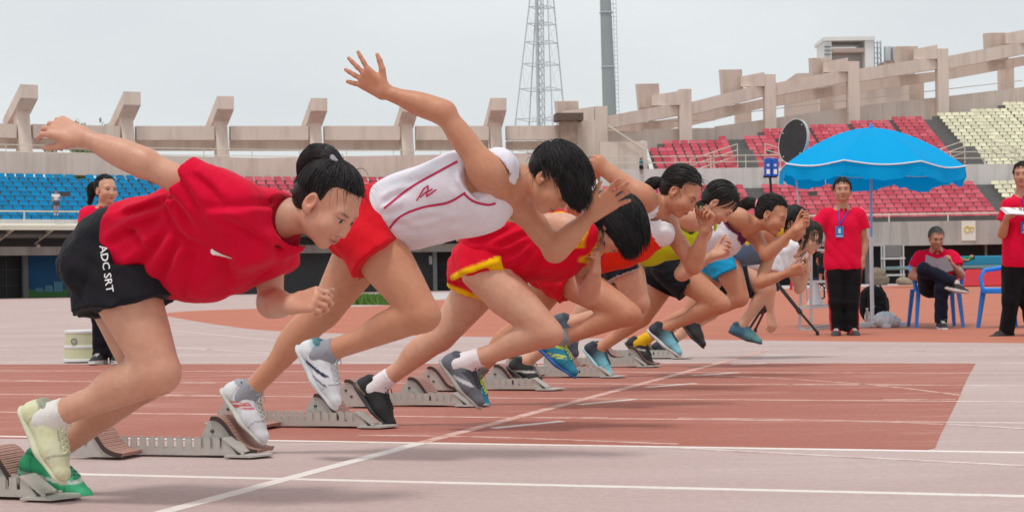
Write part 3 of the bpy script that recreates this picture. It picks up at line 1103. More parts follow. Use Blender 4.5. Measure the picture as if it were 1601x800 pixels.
def decal(root, surf_obj, polys, origin, X, Y, D, m, name, lift=0.0025):
    """flat print: 2-D polygons in the frame (origin, X, Y) laid on a garment along direction D"""
    bvh = BVHTree.FromPolygons([tuple(v.co) for v in surf_obj.data.vertices], [tuple(p.vertices) for p in surf_obj.data.polygons])
    off = Vector(total_loc(surf_obj))
    V, F = [], []
    for verts, faces in polys:
        b = len(V)
        for x, y in verts:
            p = Vector(origin + X * x + Y * y)
            dv = (p - Vector((0, 0, CAMH))).normalized()
            h = bvh.ray_cast(p - off - dv * 0.5, dv)
            q = (h[0] + off - dv * lift) if h[0] is not None else p
            V.append(q - off)
        F += [tuple(i + b for i in f) for f in faces]
    bm = bmesh.new()
    vs = [bm.verts.new(p) for p in V]
    for f in F:
        try:
            bm.faces.new([vs[i] for i in f])
        except ValueError:
            pass
    me = bpy.data.meshes.new(name)
    bm.to_mesh(me)
    bm.free()
    return link(name, me, surf_obj, m)

def ribbon2d(pts, w):
    """a polyline of width w as quads"""
    pts = np.array(pts, float)
    t = np.gradient(pts, axis=0)
    t /= np.linalg.norm(t, axis=1, keepdims=True) + 1e-9
    nn = np.stack([-t[:, 1], t[:, 0]], 1)
    w = np.array(w)[..., None] if hasattr(w, '__len__') else w
    a, b = pts + nn * w / 2, pts - nn * w / 2
    V = np.concatenate([a, b])
    n = len(pts)
    return [(V.tolist(), [(i, i + 1, n + i + 1, n + i) for i in range(n - 1)])]

def dense(pts, k=6):
    pts = np.array(pts, float)
    n = len(pts)
    out = []
    for i in range(n - 1):
        p0, p1, p2, p3 = pts[max(i - 1, 0)], pts[i], pts[i + 1], pts[min(i + 2, n - 1)]
        for j in range(k):
            t = j / k
            out.append(0.5 * ((2 * p1) + (p2 - p0) * t + (2 * p0 - 5 * p1 + 4 * p2 - p3) * t * t + (3 * p1 - p0 - 3 * p2 + p3) * t ** 3))
    out.append(pts[-1])
    return np.array(out)

def text_polys(s, size, res=2):
    cu = bpy.data.curves.new('lettering', 'FONT')
    cu.body = s
    cu.size = size
    cu.offset = size * .012
    cu.resolution_u = res
    cu.align_x = 'CENTER'
    cu.align_y = 'CENTER'
    o = bpy.data.objects.new('lettering', cu)
    COL.objects.link(o)
    dg = bpy.context.evaluated_depsgraph_get()
    dg.update()
    me = bpy.data.meshes.new_from_object(o.evaluated_get(dg))
    V = [(v.co.x, v.co.y) for v in me.vertices]
    F = [tuple(p.vertices) for p in me.polygons]
    bpy.data.objects.remove(o)
    bpy.data.meshes.remove(me)
    bpy.data.curves.remove(cu)
    return [(V, F)]
# ------------------------------------------------------------------ ground and markings
def track_mat(name, c1, c2, c3, grit=0.10, worn=None):
    m, nt, b = new_mat(name)
    N, Lk = nt.nodes.new, nt.links.new
    tc = N('ShaderNodeTexCoord')
    def noise(scale, det, rough=.6, stretch=None):
        n = N('ShaderNodeTexNoise')
        n.inputs['Scale'].default_value = scale
        n.inputs['Detail'].default_value = det
        n.inputs['Roughness'].default_value = rough
        if stretch:
            mp = N('ShaderNodeMapping')
            mp.inputs['Rotation'].default_value = (0, 0, PHI)
            mp.inputs['Scale'].default_value = stretch
            Lk(tc.outputs['Object'], mp.inputs[0])
            Lk(mp.outputs[0], n.inputs['Vector'])
        else:
            Lk(tc.outputs['Object'], n.inputs['Vector'])
        return n
    big, mid, fine = noise(.35, 4, .6, (1, 2.2, 1)), noise(3.0, 6, .7, (.35, 1.6, 1)), noise(160, 3, .7)
    mx1 = N('ShaderNodeMix'); mx1.data_type = 'RGBA'
    mx1.inputs[6].default_value = (*c1, 1); mx1.inputs[7].default_value = (*c2, 1)
    r1 = N('ShaderNodeMapRange'); r1.inputs['From Min'].default_value = .35; r1.inputs['From Max'].default_value = .65
    Lk(big.outputs['Fac'], r1.inputs['Value']); Lk(r1.outputs[0], mx1.inputs[0])
    mx2 = N('ShaderNodeMix'); mx2.data_type = 'RGBA'
    mx2.inputs[7].default_value = (*c3, 1)
    r2 = N('ShaderNodeMapRange'); r2.inputs['From Min'].default_value = .52; r2.inputs['From Max'].default_value = .78; r2.inputs['To Max'].default_value = .8
    Lk(mid.outputs['Fac'], r2.inputs['Value']); Lk(r2.outputs[0], mx2.inputs[0]); Lk(mx1.outputs[2], mx2.inputs[6])
    r3 = N('ShaderNodeMapRange'); r3.inputs['From Min'].default_value = .36; r3.inputs['From Max'].default_value = .64; r3.clamp = False
    r3.inputs['To Min'].default_value = 1 - grit; r3.inputs['To Max'].default_value = 1 + grit
    spk = noise(34, 5, .75)
    avg = N('ShaderNodeMath'); avg.operation = 'MULTIPLY_ADD'; avg.inputs[1].default_value = .5
    hf = N('ShaderNodeMath'); hf.operation = 'MULTIPLY'; hf.inputs[1].default_value = .5
    Lk(spk.outputs['Fac'], avg.inputs[0]); Lk(fine.outputs['Fac'], hf.inputs[0]); Lk(hf.outputs[0], avg.inputs[2])
    scf = noise(2.2, 6, .7, (.12, 2.6, 1))            # scuffs drawn out along the lanes
    r6 = N('ShaderNodeMapRange'); r6.inputs['From Min'].default_value = .60; r6.inputs['From Max'].default_value = .72; r6.inputs['To Max'].default_value = -.10
    Lk(scf.outputs['Fac'], r6.inputs['Value'])
    av2 = N('ShaderNodeMath'); av2.operation = 'ADD'
    Lk(avg.outputs[0], av2.inputs[0]); Lk(r6.outputs[0], av2.inputs[1])
    Lk(av2.outputs[0], r3.inputs['Value'])
    sc = N('ShaderNodeVectorMath'); sc.operation = 'SCALE'
    Lk(mx2.outputs[2], sc.inputs[0]); Lk(r3.outputs[0], sc.inputs['Scale'])
    # dark specks of rubber and dust
    sp = N('ShaderNodeTexVoronoi'); sp.inputs['Scale'].default_value = 9
    Lk(tc.outputs['Object'], sp.inputs['Vector'])
    r4 = N('ShaderNodeMapRange'); r4.inputs['From Min'].default_value = .018; r4.inputs['From Max'].default_value = .04; r4.inputs['To Min'].default_value = .55
    Lk(sp.outputs['Distance'], r4.inputs['Value'])
    sc2 = N('ShaderNodeVectorMath'); sc2.operation = 'SCALE'
    Lk(sc.outputs[0], sc2.inputs[0]); Lk(r4.outputs[0], sc2.inputs['Scale'])
    Lk(sc2.outputs[0], b.inputs['Base Color'])
    b.inputs['Roughness'].default_value = .78
    b.inputs['Specular IOR Level'].default_value = .3
    bp = N('ShaderNodeBump'); bp.inputs['Strength'].default_value = .5; bp.inputs['Distance'].default_value = .003
    Lk(fine.outputs['Fac'], bp.inputs['Height']); Lk(bp.outputs[0], b.inputs['Normal'])
    if worn:
        # paint rubbed away in patches, the track showing through
        wn_ = noise(worn[1], 5, .75)
        r5 = N('ShaderNodeMapRange'); r5.inputs['From Min'].default_value = worn[0] - .12; r5.inputs['From Max'].default_value = worn[0] + .12
        Lk(wn_.outputs['Fac'], r5.inputs['Value'])
        mw = N('ShaderNodeMix'); mw.data_type = 'RGBA'; mw.inputs[7].default_value = (*worn[2], 1)
        Lk(r5.outputs[0], mw.inputs[0]); Lk(sc2.outputs[0], mw.inputs[6]); Lk(mw.outputs[2], b.inputs['Base Color'])
    MATS[name] = m
    return m

PALE = track_mat('track_pale', srgb(189, 167, 163), srgb(180, 156, 151), srgb(196, 178, 174), .16)
RED = track_mat('track_red', srgb(163, 98, 84), srgb(171, 109, 95), srgb(196, 150, 140), .22)
TERRA = track_mat('infield_terracotta', srgb(186, 112, 88), srgb(179, 106, 84), srgb(194, 130, 108), .16)
CONCRETE_G = track_mat('apron_concrete', srgb(196, 190, 188), srgb(186, 180, 178), srgb(205, 200, 198), .08)
PAINT = track_mat('line_paint', srgb(232, 226, 222), srgb(222, 212, 206), srgb(214, 196, 188), .06, worn=(.66, 22, srgb(196, 172, 167)))
PAINT_F = track_mat('line_paint_faint', srgb(222, 190, 180), srgb(212, 176, 165), srgb(204, 164, 152), .06, worn=(.54, 9, srgb(184, 126, 113)))
PAINT_P = track_mat('line_paint_pale', srgb(226, 214, 210), srgb(216, 202, 198), srgb(212, 196, 192), .06, worn=(.52, 9, srgb(198, 175, 171)))

def sheet(name, pts, z, m, kind='structure', parent=None):
    V = [(float(p[0]), float(p[1]), z) for p in pts]
    me = bpy.data.meshes.new(name)
    bm = bmesh.new()
    f = bm.faces.new([bm.verts.new(p) for p in V])
    if f.normal.z < 0:
        f.normal_flip()
    bmesh.ops.recalc_face_normals(bm, faces=bm.faces)
    bm.normal_update()
    if bm.faces[0].normal.z < 0 if (bm.faces.ensure_lookup_table() or True) else False:
        bmesh.ops.reverse_faces(bm, faces=bm.faces)
    if z > 0:                       # a skirt down to the ground, so that no gap shows under the sheet
        rim = list(bm.faces[0].verts)
        low = [bm.verts.new((v.co.x, v.co.y, -.001)) for v in rim]
        for i in range(len(rim)):
            j = (i + 1) % len(rim)
            bm.faces.new((rim[j], rim[i], low[i], low[j]))
    bm.to_mesh(me)
    bm.free()
    o = link(name, me, parent, m)
    if parent is None:
        tag(o, kind=kind)
    return o

gnd = sheet('ground', [(-900, -60), (900, -60), (900, 2500), (-900, 2500)], 0.0, PALE)
up_ = dense([(1900, 433), (1600, 438), (1380, 447), (1010, 457), (700, 468), (590, 478), (480, 480), (380, 483), (300, 486), (262, 489), (252, 491.5), (262, 494)], 5)
lw_ = dense([(262, 494), (300, 501), (360, 510), (430, 517), (600, 523), (800, 527), (1060, 530), (1300, 533), (1601, 536), (1900, 539)], 5)
sheet('infield', [ground(*p)[:2] for p in up_] + [ground(*p)[:2] for p in lw_[1:]], 0.001, TERRA)
sheet('red_track', [ground(*p)[:2] for p in [(-300, 570), (1526, 567), (1512, 592), (1498, 624), (1484, 652), (1470, 680), (1462, 700), (1440, 705), (1040, 699), (500, 691), (-300, 681)]], 0.001, RED)
sheet('apron', [ground(*p)[:2] for p in [(1900, 428), (1380, 438.5), (1010, 450), (590, 460.5), (480, 465), (480, 478), (590, 476), (700, 466), (1010, 456), (1380, 446), (1900, 432)]], 0.0008, CONCRETE_G)

def line(name, pts, w, m=PAINT, z=0.0018, parent=None):
    P = np.array([p[:2] for p in pts])
    t = np.gradient(P, axis=0)
    t /= np.linalg.norm(t, axis=1, keepdims=True)
    n = np.stack([-t[:, 1], t[:, 0]], 1)
    a, b = P + n * w / 2, P - n * w / 2
    return sheet(name, np.concatenate([a, b[::-1]]), z, m, parent=parent)

def lane_xy(a, c):
    return RUN[:2] * a + ACR[:2] * c
c_far = ground(1000, 569) @ ACR          # far side of the red lanes
for i in range(9):
    c = LANE0 + .61 + 1.22 * i
    if i < 2:
        line('lane_line', [lane_xy(-9, c), lane_xy(14, c)], .05, parent=gnd)
    elif c < c_far:
        e = np.interp(c, [LANE0 + 1.8, c_far], [ground(1462, 700) @ RUN, ground(1526, 568) @ RUN])
        line('lane_line', [lane_xy(-12, c), lane_xy(e, c)], .05, PAINT_F, parent=gnd)
        line('lane_line', [lane_xy(e, c), lane_xy(20, c)], .05, PAINT_P, parent=gnd)
    else:
        line('lane_line', [lane_xy(-12, c), lane_xy(20, c)], .05, PAINT_P, parent=gnd)
line('start_line', [lane_xy(-2.407, 3.0), lane_xy(-2.407, LANE0 + .61 + 1.22 * 1)], .055, z=.0026, parent=gnd)
line('start_line', [lane_xy(-2.407, LANE0 + .61 + 1.22), lane_xy(-2.407, LANE0 + .61 + 1.22 * 7.6)], .055, PAINT_F, z=.0026, parent=gnd)
for a, b in (((771, 669.6), (879, 658.8)), ((906, 632.5), (992, 624.5)), ((1011, 605.5), (1087, 599.5)), ((1085, 587), (1155, 582.5)), ((1144, 570), (1196, 568)), ((1190, 557), (1240, 554.5))):
    line('lane_mark', [ground(*a), ground(*b)], .042, PAINT, z=.0034, parent=gnd)
for m_, pts in ((PAINT_F, ((800, 653), (950, 653))), (PAINT_P, ((1060, 701), (1330, 715), (1601, 729))), (PAINT_F, ((560, 681), (760, 684), (1060, 695))), (PAINT_F, ((1060, 654), (1270, 657), (1476, 664))), (PAINT_P, ((1482, 664), (1540, 667), (1601, 671))),
                (PAINT_F, ((1180, 601), (1340, 601), (1505, 603))), (PAINT_P, ((1380, 550), (1490, 548), (1601, 548))), (PAINT_F, ((1380, 625), (1494, 625))), (PAINT_F, ((0, 594), (150, 597), (340, 600))), (PAINT_F, ((180, 617), (340, 618))),
                (PAINT_F, ((1010, 584), (1180, 590), (1360, 602), (1500, 618))), (PAINT_P, ((1130, 550), (1300, 545), (1500, 541)))):
    line('curve_line', dense([ground(*p)[:2] for p in pts], 6) if len(pts) > 2 else [ground(*p)[:2] for p in pts], .03, m_, z=.0042, parent=gnd)
for pts in (((-40, 515), (60, 508), (160, 509), (260, 516), (430, 532)), ((-40, 545), (60, 538), (250, 542), (480, 556)), ((-40, 480), (120, 477), (330, 478))):
    line('bend_line', dense([ground(*p)[:2] for p in pts], 6), .05, PAINT_P, z=.0018, parent=gnd)

# strip of grass at the foot of the stand
gm = mat('grass_green', (.10, .20, .03), .9, noise=.4, nscale=3)
rs = np.random.RandomState(2)
gp = [ground(u, v, 0) for u, v in zip(rs.uniform(548, 640, 1500), rs.uniform(468.5, 476.5, 1500))]
GV, GF = [], []
for p in gp:
    a = rs.rand() * 6.28
    h, w = .12 + .16 * rs.rand(), .05
    d = np.array([math.cos(a), math.sin(a), 0]) * w
    b = len(GV)
    GV += [p - d, p + d, p + np.array([rs.normal() * .05, rs.normal() * .05, h])]
    GF.append((b, b + 1, b + 2))
go = link('grass', mesh_np('grass', np.array(GV), np.array(GF), False), None, gm)
tag(go, 'short bright green grass strip at the foot of the stand', 'grass', kind='stuff')

# ------------------------------------------------------------------ starting blocks
ALU = mat('block_metal', srgb(186, 181, 174), .5, .25, noise=.12, nscale=14, bump=.1, bscale=60)
PAD = mat('block_rubber', srgb(176, 136, 125), .85, noise=.15, nscale=30)
EDGE = mat('block_rubber_edge', srgb(70, 54, 52), .85)
STEEL = mat('block_bolt', srgb(90, 88, 86), .4, .7)

def lp(x, y, z):      # block frame: x down the lane, y to the camera's side
    return RUN * x - ACR * y + UPV * z

def rail_mesh():
    mb = MB()
    for y in (-.036, .032):
        top, bot = .062, .004
        poly = [(-.84, bot), (-.135, bot), (-.175, top)]
        x = -.185
        while x > -.80:
            poly += [(x, top), (x, top - .034), (x - .004, top - .038), (x - .008, top - .038), (x - .012, top - .034), (x - .012, top)]
            x -= .038
        poly += [(-.84, top)]
        # as vertical slices so every face is convex
        xs = sorted(set(p[0] for p in poly))
        x = -.185
        cuts = []
        while x > -.80:
            cuts.append((x - .012, x))
            x -= .038
        segs, cur = [], -.84
        for a, b in sorted(cuts):
            segs.append((cur, a, top))
            segs.append((a, b, top - .036))
            cur = b
        segs.append((cur, -.175, top))
        for a, b, t in segs:
            mb.prism([lp(a, y, bot), lp(b, y, bot), lp(b, y, t), lp(a, y, t)], -ACR * .004)
        mb.prism([lp(-.175, y, bot), lp(-.125, y, bot), lp(-.175, y, top)], -ACR * .004)
    mb.prism([lp(-.84, -.0315, .006), lp(-.14, -.0315, .006), lp(-.14, .0315, .006), lp(-.84, .0315, .006)], UPV * .004)
    mb.prism([lp(-.845, -.036, .004), lp(-.845, .036, .004), lp(-.845, .036, .064), lp(-.845, -.036, .064)], RUN * .004)
    return mb.mesh('rail', ALU)

def plate_mesh():
    mb = MB()
    mb.prism([lp(-.185, -.042, .064), lp(-.185, .042, .064), lp(-.110, .042, .012), lp(-.110, -.042, .012)], lp(.003, 0, .004))
    mb.prism([lp(-.16, .075, .001), lp(-.055, .075, .001), lp(.0, 0, .004), lp(-.055, -.075, .001), lp(-.16, -.075, .001)], UPV * .006)
    for y in (-.045, .045):
        mb.lathe([(.007, 0), (.007, .008), (.004, .010)], lp(-.10, y, .006), 8)
    return mb.mesh('front_plate', ALU)

def pad_curve(n=13):
    return dense([(-.105, .138), (-.078, .137), (-.048, .116), (-.018, .078), (.012, .040), (.050, .022), (.082, .018)], 3)

def pedal_plate_mesh(y0, y1):
    mb = MB()
    c = pad_curve()
    prof = [(-.155, .004), (.078, .004)] + [(x - .002, z - .012) for x, z in c[::-1]] + [(-.125, .145), (-.150, .085)]
    for y in (y0, y1 - .005):
        # fan of convex slivers from the lower edge up to the curve
        pts = [(x - .002, z - .012) for x, z in c]
        base = [(-.155, .004), (-.150, .085), (-.125, .145)]
        mb.prism([lp(-.155, y, .004), lp(-.105, y, .004), lp(pts[0][0], y, pts[0][1]), lp(-.125, y, .116), lp(-.150, y, .070)], -ACR * .005)
        for (xa, za), (xb, zb) in zip(pts[:-1], pts[1:]):
            ba = max(min((xa + .105) / .187, 1), 0) * .183 - .105
            bb = max(min((xb + .105) / .187, 1), 0) * .183 - .105
            mb.prism([lp(ba, y, .004), lp(bb, y, .004), lp(xb, y, max(zb, .006)), lp(xa, y, max(za, .006))], -ACR * .005)
    mb.bar(lp(-.09, y0 + .003, .03), lp(-.09, y1 - .003, .03), .03)
    mb.bar(lp(-.02, y0 + .003, .02), lp(-.02, y1 - .003, .02), .02)
    return mb.mesh('pedal', ALU)

def pad_mesh(y0, y1):
    mb = MB()
    c = pad_curve()
    ym = (y0 + y1) / 2
    n = len(c)
    for i in range(n - 1):
        (xa, za), (xb, zb) = c[i], c[i + 1]
        mb.prism([lp(xa, y0 - .008, za), lp(xa, y1 + .008, za), lp(xb, y1 + .008, zb), lp(xb, y0 - .008, zb)], lp(-.006, 0, -.012))
        d = np.array([xb - xa, zb - za])
        L = np.linalg.norm(d)
        d /= L
        nx, nz = -d[1], d[0]
        for q in (.2, .6):
            x, z = xa + (xb - xa) * q, za + (zb - za) * q
            mb.prism([lp(x, y0 - .007, z), lp(x, y1 + .007, z), lp(x + d[0] * .0045, y1 + .007, z + d[1] * .0045), lp(x + d[0] * .0045, y0 - .007, z + d[1] * .0045)], lp(nx * .0012 + .0008, 0, abs(nz) * .0012 + .0006))
    return mb.mesh('pad', PAD)

def bolt_mesh(y):
    mb = MB()
    for x, z in ((-.075, .055), (-.105, .085)):
        mb.lathe([(.007, 0), (.007, .004), (.004, .006)], lp(x, y, z), 8, axis=tuple(-ACR))
    return mb.mesh('bolt', STEEL)

def back_mesh():
    mb = MB()
    mb.prism([lp(-.86, .07, .001), lp(-.80, .07, .001), lp(-.80, -.07, .001), lp(-.86, -.07, .001), lp(-.93, 0, .004)], UPV * .005)
    return mb.mesh('rear_plate', ALU)

BM = dict(rail=rail_mesh(), front_plate=plate_mesh(), rear_plate=back_mesh())
PN, PF = (.040, .165), (-.165, -.040)
PED = dict(N=(pedal_plate_mesh(*PN), pad_mesh(*PN), bolt_mesh(PN[1] + .0003)), F=(pedal_plate_mesh(*PF), pad_mesh(*PF), bolt_mesh(PF[1] + .0003)))
def edge_strip(y0, y1):
    mb = MB()
    c = pad_curve()
    for i in range(len(c) - 1):
        (xa, za), (xb, zb) = c[i], c[i + 1]
        mb.prism([lp(xa, y1 + .0085, za + .001), lp(xb, y1 + .0085, zb + .001), lp(xb - .007, y1 + .0085, zb - .014), lp(xa - .007, y1 + .0085, za - .014)], -ACR * .003)
    return mb.mesh('pad_edge', EDGE)
EDG = dict(N=edge_strip(*PN), F=edge_strip(*PF))

who = ['the runner in the baggy red T-shirt', 'the runner in the white vest with crimson piping', 'the runner in red kit with yellow edging', 'the runner with turquoise and lime shoes',
       'the runner in dark shorts fifth from the camera', 'the ponytailed runner sixth from the camera', 'the runner with the yellow sock', 'the runner with glasses']
tips = [(143, 778), (450, 710), (650, 663), (783, 632), (906, 605.5), (991, 588), (1034, 574), (1079, 562)]
front_ped = [-.26, -.16, -.30, -.34, -.33, -.34, -.30, -.33]
back_ped = [-.46, -.60, -.62, -.60, -.66, -.62, -.62, -.62]
front_ped[6] = -.13
for k in range(8):
    g = ground(*tips[k])
    a = g @ RUN
    c = LANE0 + 1.22 * k
    p = RUN * a + ACR * c
    root = empty('starting_block', 'metal starting block under ' + who[k], 'starting block', (p[0], p[1], .006), 'starting blocks along the start line')
    for nm, me in BM.items():
        link(nm, me, root)
    for key, xo in (('N', back_ped[k]), ('F', front_ped[k])):
        pl, pd, bt = PED[key]
        o = link('pedal', pl, root)
        o.location = Vector(RUN * xo)
        for nm, me in (('pad', pd), ('bolt', bt), ('pad_edge', EDG[key])):
            link(nm, me, o)
# ------------------------------------------------------------------ the grandstand
CONC = stained('concrete_warm', srgb(222, 205, 193), srgb(192, 174, 161))
CONC_D = stained('concrete_grey', srgb(178, 173, 168), srgb(140, 136, 132))
CONC_W = stained('plaster_white', srgb(214, 211, 208), srgb(172, 168, 164))
CREAM = mat('rail_cream', srgb(214, 208, 192), .5, noise=.06, nscale=4)
STEP = mat('terrace_grey', srgb(122, 120, 118), .9, noise=.15, nscale=2)
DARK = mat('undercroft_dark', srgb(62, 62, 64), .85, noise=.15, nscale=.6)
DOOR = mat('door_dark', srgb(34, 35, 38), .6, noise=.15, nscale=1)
RUST = mat('rusty_metal', srgb(150, 128, 112), .7, noise=.35, nscale=2.5)

PATH = dense([(-66, 30), (-54, 55), (-42, 70), (-31, 81.0), (-22, 87.2), (-13, 91.6), (-3, 94.6), (8, 96.0), (22, 96.2), (40, 96.0), (60, 96.0), (80, 96.0)], 30)
_seg = np.linalg.norm(np.diff(PATH, axis=0), axis=1)
PS = np.concatenate([[0], np.cumsum(_seg)])
_tan = np.gradient(PATH, PS, axis=0)
_tan /= np.linalg.norm(_tan, axis=1, keepdims=True)
_nor = np.stack([-_tan[:, 1], _tan[:, 0]], 1)

def sp(s, d, z):
    x, y = np.interp(s, PS, PATH[:, 0]), np.interp(s, PS, PATH[:, 1])
    n = nrm([np.interp(s, PS, _nor[:, 0]), np.interp(s, PS, _nor[:, 1])])
    return np.array([x + n[0] * d, y + n[1] * d, z])

_cache = {}
def s_of(u, d, z=5.0):
    """how far along the stand the column u of the photo meets the line d metres behind its front"""
    key = (round(d, 2), round(z, 1))
    if key not in _cache:
        ss = np.linspace(0, PS[-1], 700)
        _cache[key] = (ss, np.array([px_of(sp(s, d, z))[0] for s in ss]))
    ss, uu = _cache[key]
    i0 = np.argmin(np.abs(ss - 28))
    return float(np.interp(u, uu[i0:], ss[i0:]))

def z_of(u, v, s, d):
    p = sp(s, d, 0)
    return CAMH - ray(u, v)[1] * p[1]

def uv_s(u, v, d):
    s = s_of(u, d)
    return s, z_of(u, v, s, d)

stand = empty('grandstand', 'curved concrete grandstand of blue, red and cream seats with raking pillars', 'grandstand', (0, 96, 0))

def sweep(name, prof, s0, s1, m, parent, closed=True, n=None, smooth=False):
    """profile of (d, z) run along the stand's curve from s0 to s1"""
    n = n or max(2, int((s1 - s0) / 1.6))
    ss = np.linspace(s0, s1, n + 1)
    k = len(prof)
    V = [sp(s, d, z) for s in ss for d, z in prof]
    F = []
    for i in range(n):
        for j in range(k if closed else k - 1):
            j2 = (j + 1) % k
            F.append((i * k + j, (i + 1) * k + j, (i + 1) * k + j2, i * k + j2))
    mb = MB()
    mb.add(V, F)
    if closed:
        mb.f.append(tuple(range(k)))
        mb.f.append(tuple(n * k + j for j in range(k - 1, -1, -1)))
    return mb.build(name, m, parent, smooth)

S_L, S_R = s_of(-160, 0), s_of(1760, 0)
S_END = s_of(1006, 9.5)                 # where the upper tier starts
S_MID = s_of(930, 0)
# lower terrace
RISE, RUNR = .285, .76
def terrace(d0, z0, n):
    P = [(d0, z0 - .6), (d0, z0)]
    for i in range(n):
        P += [(d0 + RUNR * (i + 1), z0 + RISE * i), (d0 + RUNR * (i + 1), z0 + RISE * (i + 1))]
    P += [(d0 + RUNR * n + .05, z0 - .6)]
    return P
Z0 = 3.50
NROW_L, NROW_R = 10, 8
sweep('terrace', terrace(.5, Z0 + .15, NROW_L), S_L, S_MID, STEP, stand)
sweep('terrace', terrace(.5, Z0, NROW_R), S_MID, S_R, STEP, stand)
# front edges
sweep('parapet', [(-.25, 3.46), (-.25, 3.92), (.45, 3.92), (.45, 3.46)], S_L, S_MID, CONC_W, stand)
sweep('eave', [(-1.3, 3.36), (-1.3, 3.58), (-.252, 3.72), (-.252, 3.46)], S_L, S_MID, CREAM, stand)
sweep('parapet', [(-.2, 2.12), (-.2, 3.45), (.45, 3.45), (.45, 2.12)], S_MID, S_R, CONC_D, stand)
# undercroft: ceiling, lintel, back wall
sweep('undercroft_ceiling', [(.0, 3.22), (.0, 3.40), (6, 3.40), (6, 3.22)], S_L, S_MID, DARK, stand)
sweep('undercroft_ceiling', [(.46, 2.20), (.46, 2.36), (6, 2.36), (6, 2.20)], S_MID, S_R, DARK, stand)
sweep('lintel', [(2.2, 2.18), (2.2, 2.62), (2.7, 2.62), (2.7, 2.18)], S_L, S_MID, CONC_D, stand)
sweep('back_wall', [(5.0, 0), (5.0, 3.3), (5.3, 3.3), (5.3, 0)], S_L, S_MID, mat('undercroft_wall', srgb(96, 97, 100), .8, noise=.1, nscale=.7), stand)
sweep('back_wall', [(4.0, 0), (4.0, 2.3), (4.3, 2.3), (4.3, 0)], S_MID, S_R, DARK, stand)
# wall between tiers, upper tier
ZW = Z0 + RISE * NROW_R
DW = .5 + RUNR * NROW_R
sweep('tier_wall', [(DW + .06, ZW - .5), (DW + .06, ZW + 1.22), (DW + .35, ZW + 1.22), (DW + .35, ZW - .5)], s_of(940, DW), S_R, CONC_W, stand)
sweep('walkway', [(DW + .36, ZW + .6), (DW + .36, ZW + .9), (DW + 1.6, ZW + .9), (DW + 1.6, ZW + .6)], s_of(940, DW), S_R, STEP, stand)
D2, Z2 = DW + 1.6, ZW + 1.0
NUP = 17
# the upper tier steps up towards the right: blocks with more and more rows
ucuts = [(1006, 1032, 6), (1032, 1118, 8), (1118, 1190, 9), (1190, 1262, 11), (1262, 1325, 12), (1325, 1390, 13), (1390, 1462, 14), (1462, 1515, 15), (1515, 1570, 16), (1570, 1780, 18)]
UP = []
for u0, u1, n in ucuts:
    dd = D2 + RUNR * n
    s0, s1 = (UP[-1][1] if UP else s_of(u0, dd, 9)), s_of(u1, dd, 9)
    UP.append((s0, s1, n))
for (s0, s1, n) in UP:
    sweep('terrace', terrace(D2, Z2, n), s0, s1, STEP, stand)
# wall and end stair of the upper tier
e0 = s_of(948, DW + .4)
mb = MB()
mb.prism([sp(UP[0][0] - .02, D2 - .3, ZW + .4), sp(UP[0][0] - .02, D2 + 3.6, ZW + .4), sp(UP[0][0] - .02, D2 + 3.6, Z2 + 2.3), sp(UP[0][0] - .02, D2 - .3, Z2 + .3)], np.append(_tan[300], 0) * -.25)
mb.build('end_wall', CONC_W, stand)
sweep('landing_wall', [(D2 + .2, ZW), (D2 + .2, Z2 + 2.0), (D2 + .6, Z2 + 2.0), (D2 + .6, ZW)], s_of(940, D2), UP[0][0] - .3, CONC, stand)

# ---- seats
BLUE, PINK, IVORY = srgb(0, 134, 184), srgb(204, 84, 100), srgb(222, 218, 190)
def seat_geo(w=.45):
    """moulded shell: rounded-over back, scooped pan with a turned-down lip, on a stub"""
    mb = MB()
    h = w / 2
    prof = [(.03, .27), (.06, .305), (.16, .295), (.28, .295), (.345, .325), (.38, .42), (.395, .485), (.41, .50)]
    V, F = [], []
    for k, (y, z) in enumerate(prof):
        e = h if k < 6 else h - .02 if k == 6 else h - .05
        V += [(-e, y, z), (e, y, z)]
    n = len(prof)
    for k, (y, z) in enumerate(prof):
        e = h if k < 6 else h - .02 if k == 6 else h - .05
        V += [(-e, y + .012, z - .022), (e, y + .012, z - .022)]
    for k in range(n - 1):
        a, b = 2 * k, 2 * n + 2 * k
        F += [(a, a + 1, a + 3, a + 2), (b + 2, b + 3, b + 1, b), (a, a + 2, b + 2, b), (a + 3, a + 1, b + 1, b + 3)]
    F += [(1, 0, 2 * n, 2 * n + 1), (2 * n - 2, 2 * n - 1, 4 * n - 1, 4 * n - 2)]
    mb.add(V, F)
    return mb
seat_mats = {}
def seat_mesh(col, key):
    if key not in seat_mats:
        m = mat('seat_plastic_%s' % key, tuple(col), .55, noise=.08, nscale=.35, spec=.2)
        seat_mats[key] = seat_geo().mesh('seat', m)
    return seat_mats[key]

rs = np.random.RandomState(5)
aisles = [s_of(356, 0), s_of(1204, 0), s_of(1580, 0)]
SEATS = []          # position, angle, colour key, pixel size
def put_row(s0, s1, d, z, tier):
    s = s0
    while s < s1:
        s += .50
        if min(abs(s - a) for a in aisles) < .62 or s > s1 - .2:
            continue
        p = sp(s, d, z)
        u, v = px_of(p)
        if u < -15 or u > 1616:
            continue
        key = 'blue' if s < aisles[0] else 'red' if s < aisles[2] else 'ivory'
        r = rs.rand()
        if key == 'blue' and r < .05:
            continue
        if r < .004:
            continue
        n = nrm([np.interp(s, PS, _nor[:, 0]), np.interp(s, PS, _nor[:, 1])])
        SEATS.append((p, math.atan2(-n[0], n[1]), key + str(int(rs.rand() * 3)), p[1], u, v))
for i in range(NROW_L):
    put_row(S_L, S_MID, .5 + RUNR * i + .12, Z0 + .15 + RISE * i, 0)
for i in range(NROW_R):
    put_row(S_MID + 1, S_R, .5 + RUNR * i + .12, Z0 + RISE * i, 1)
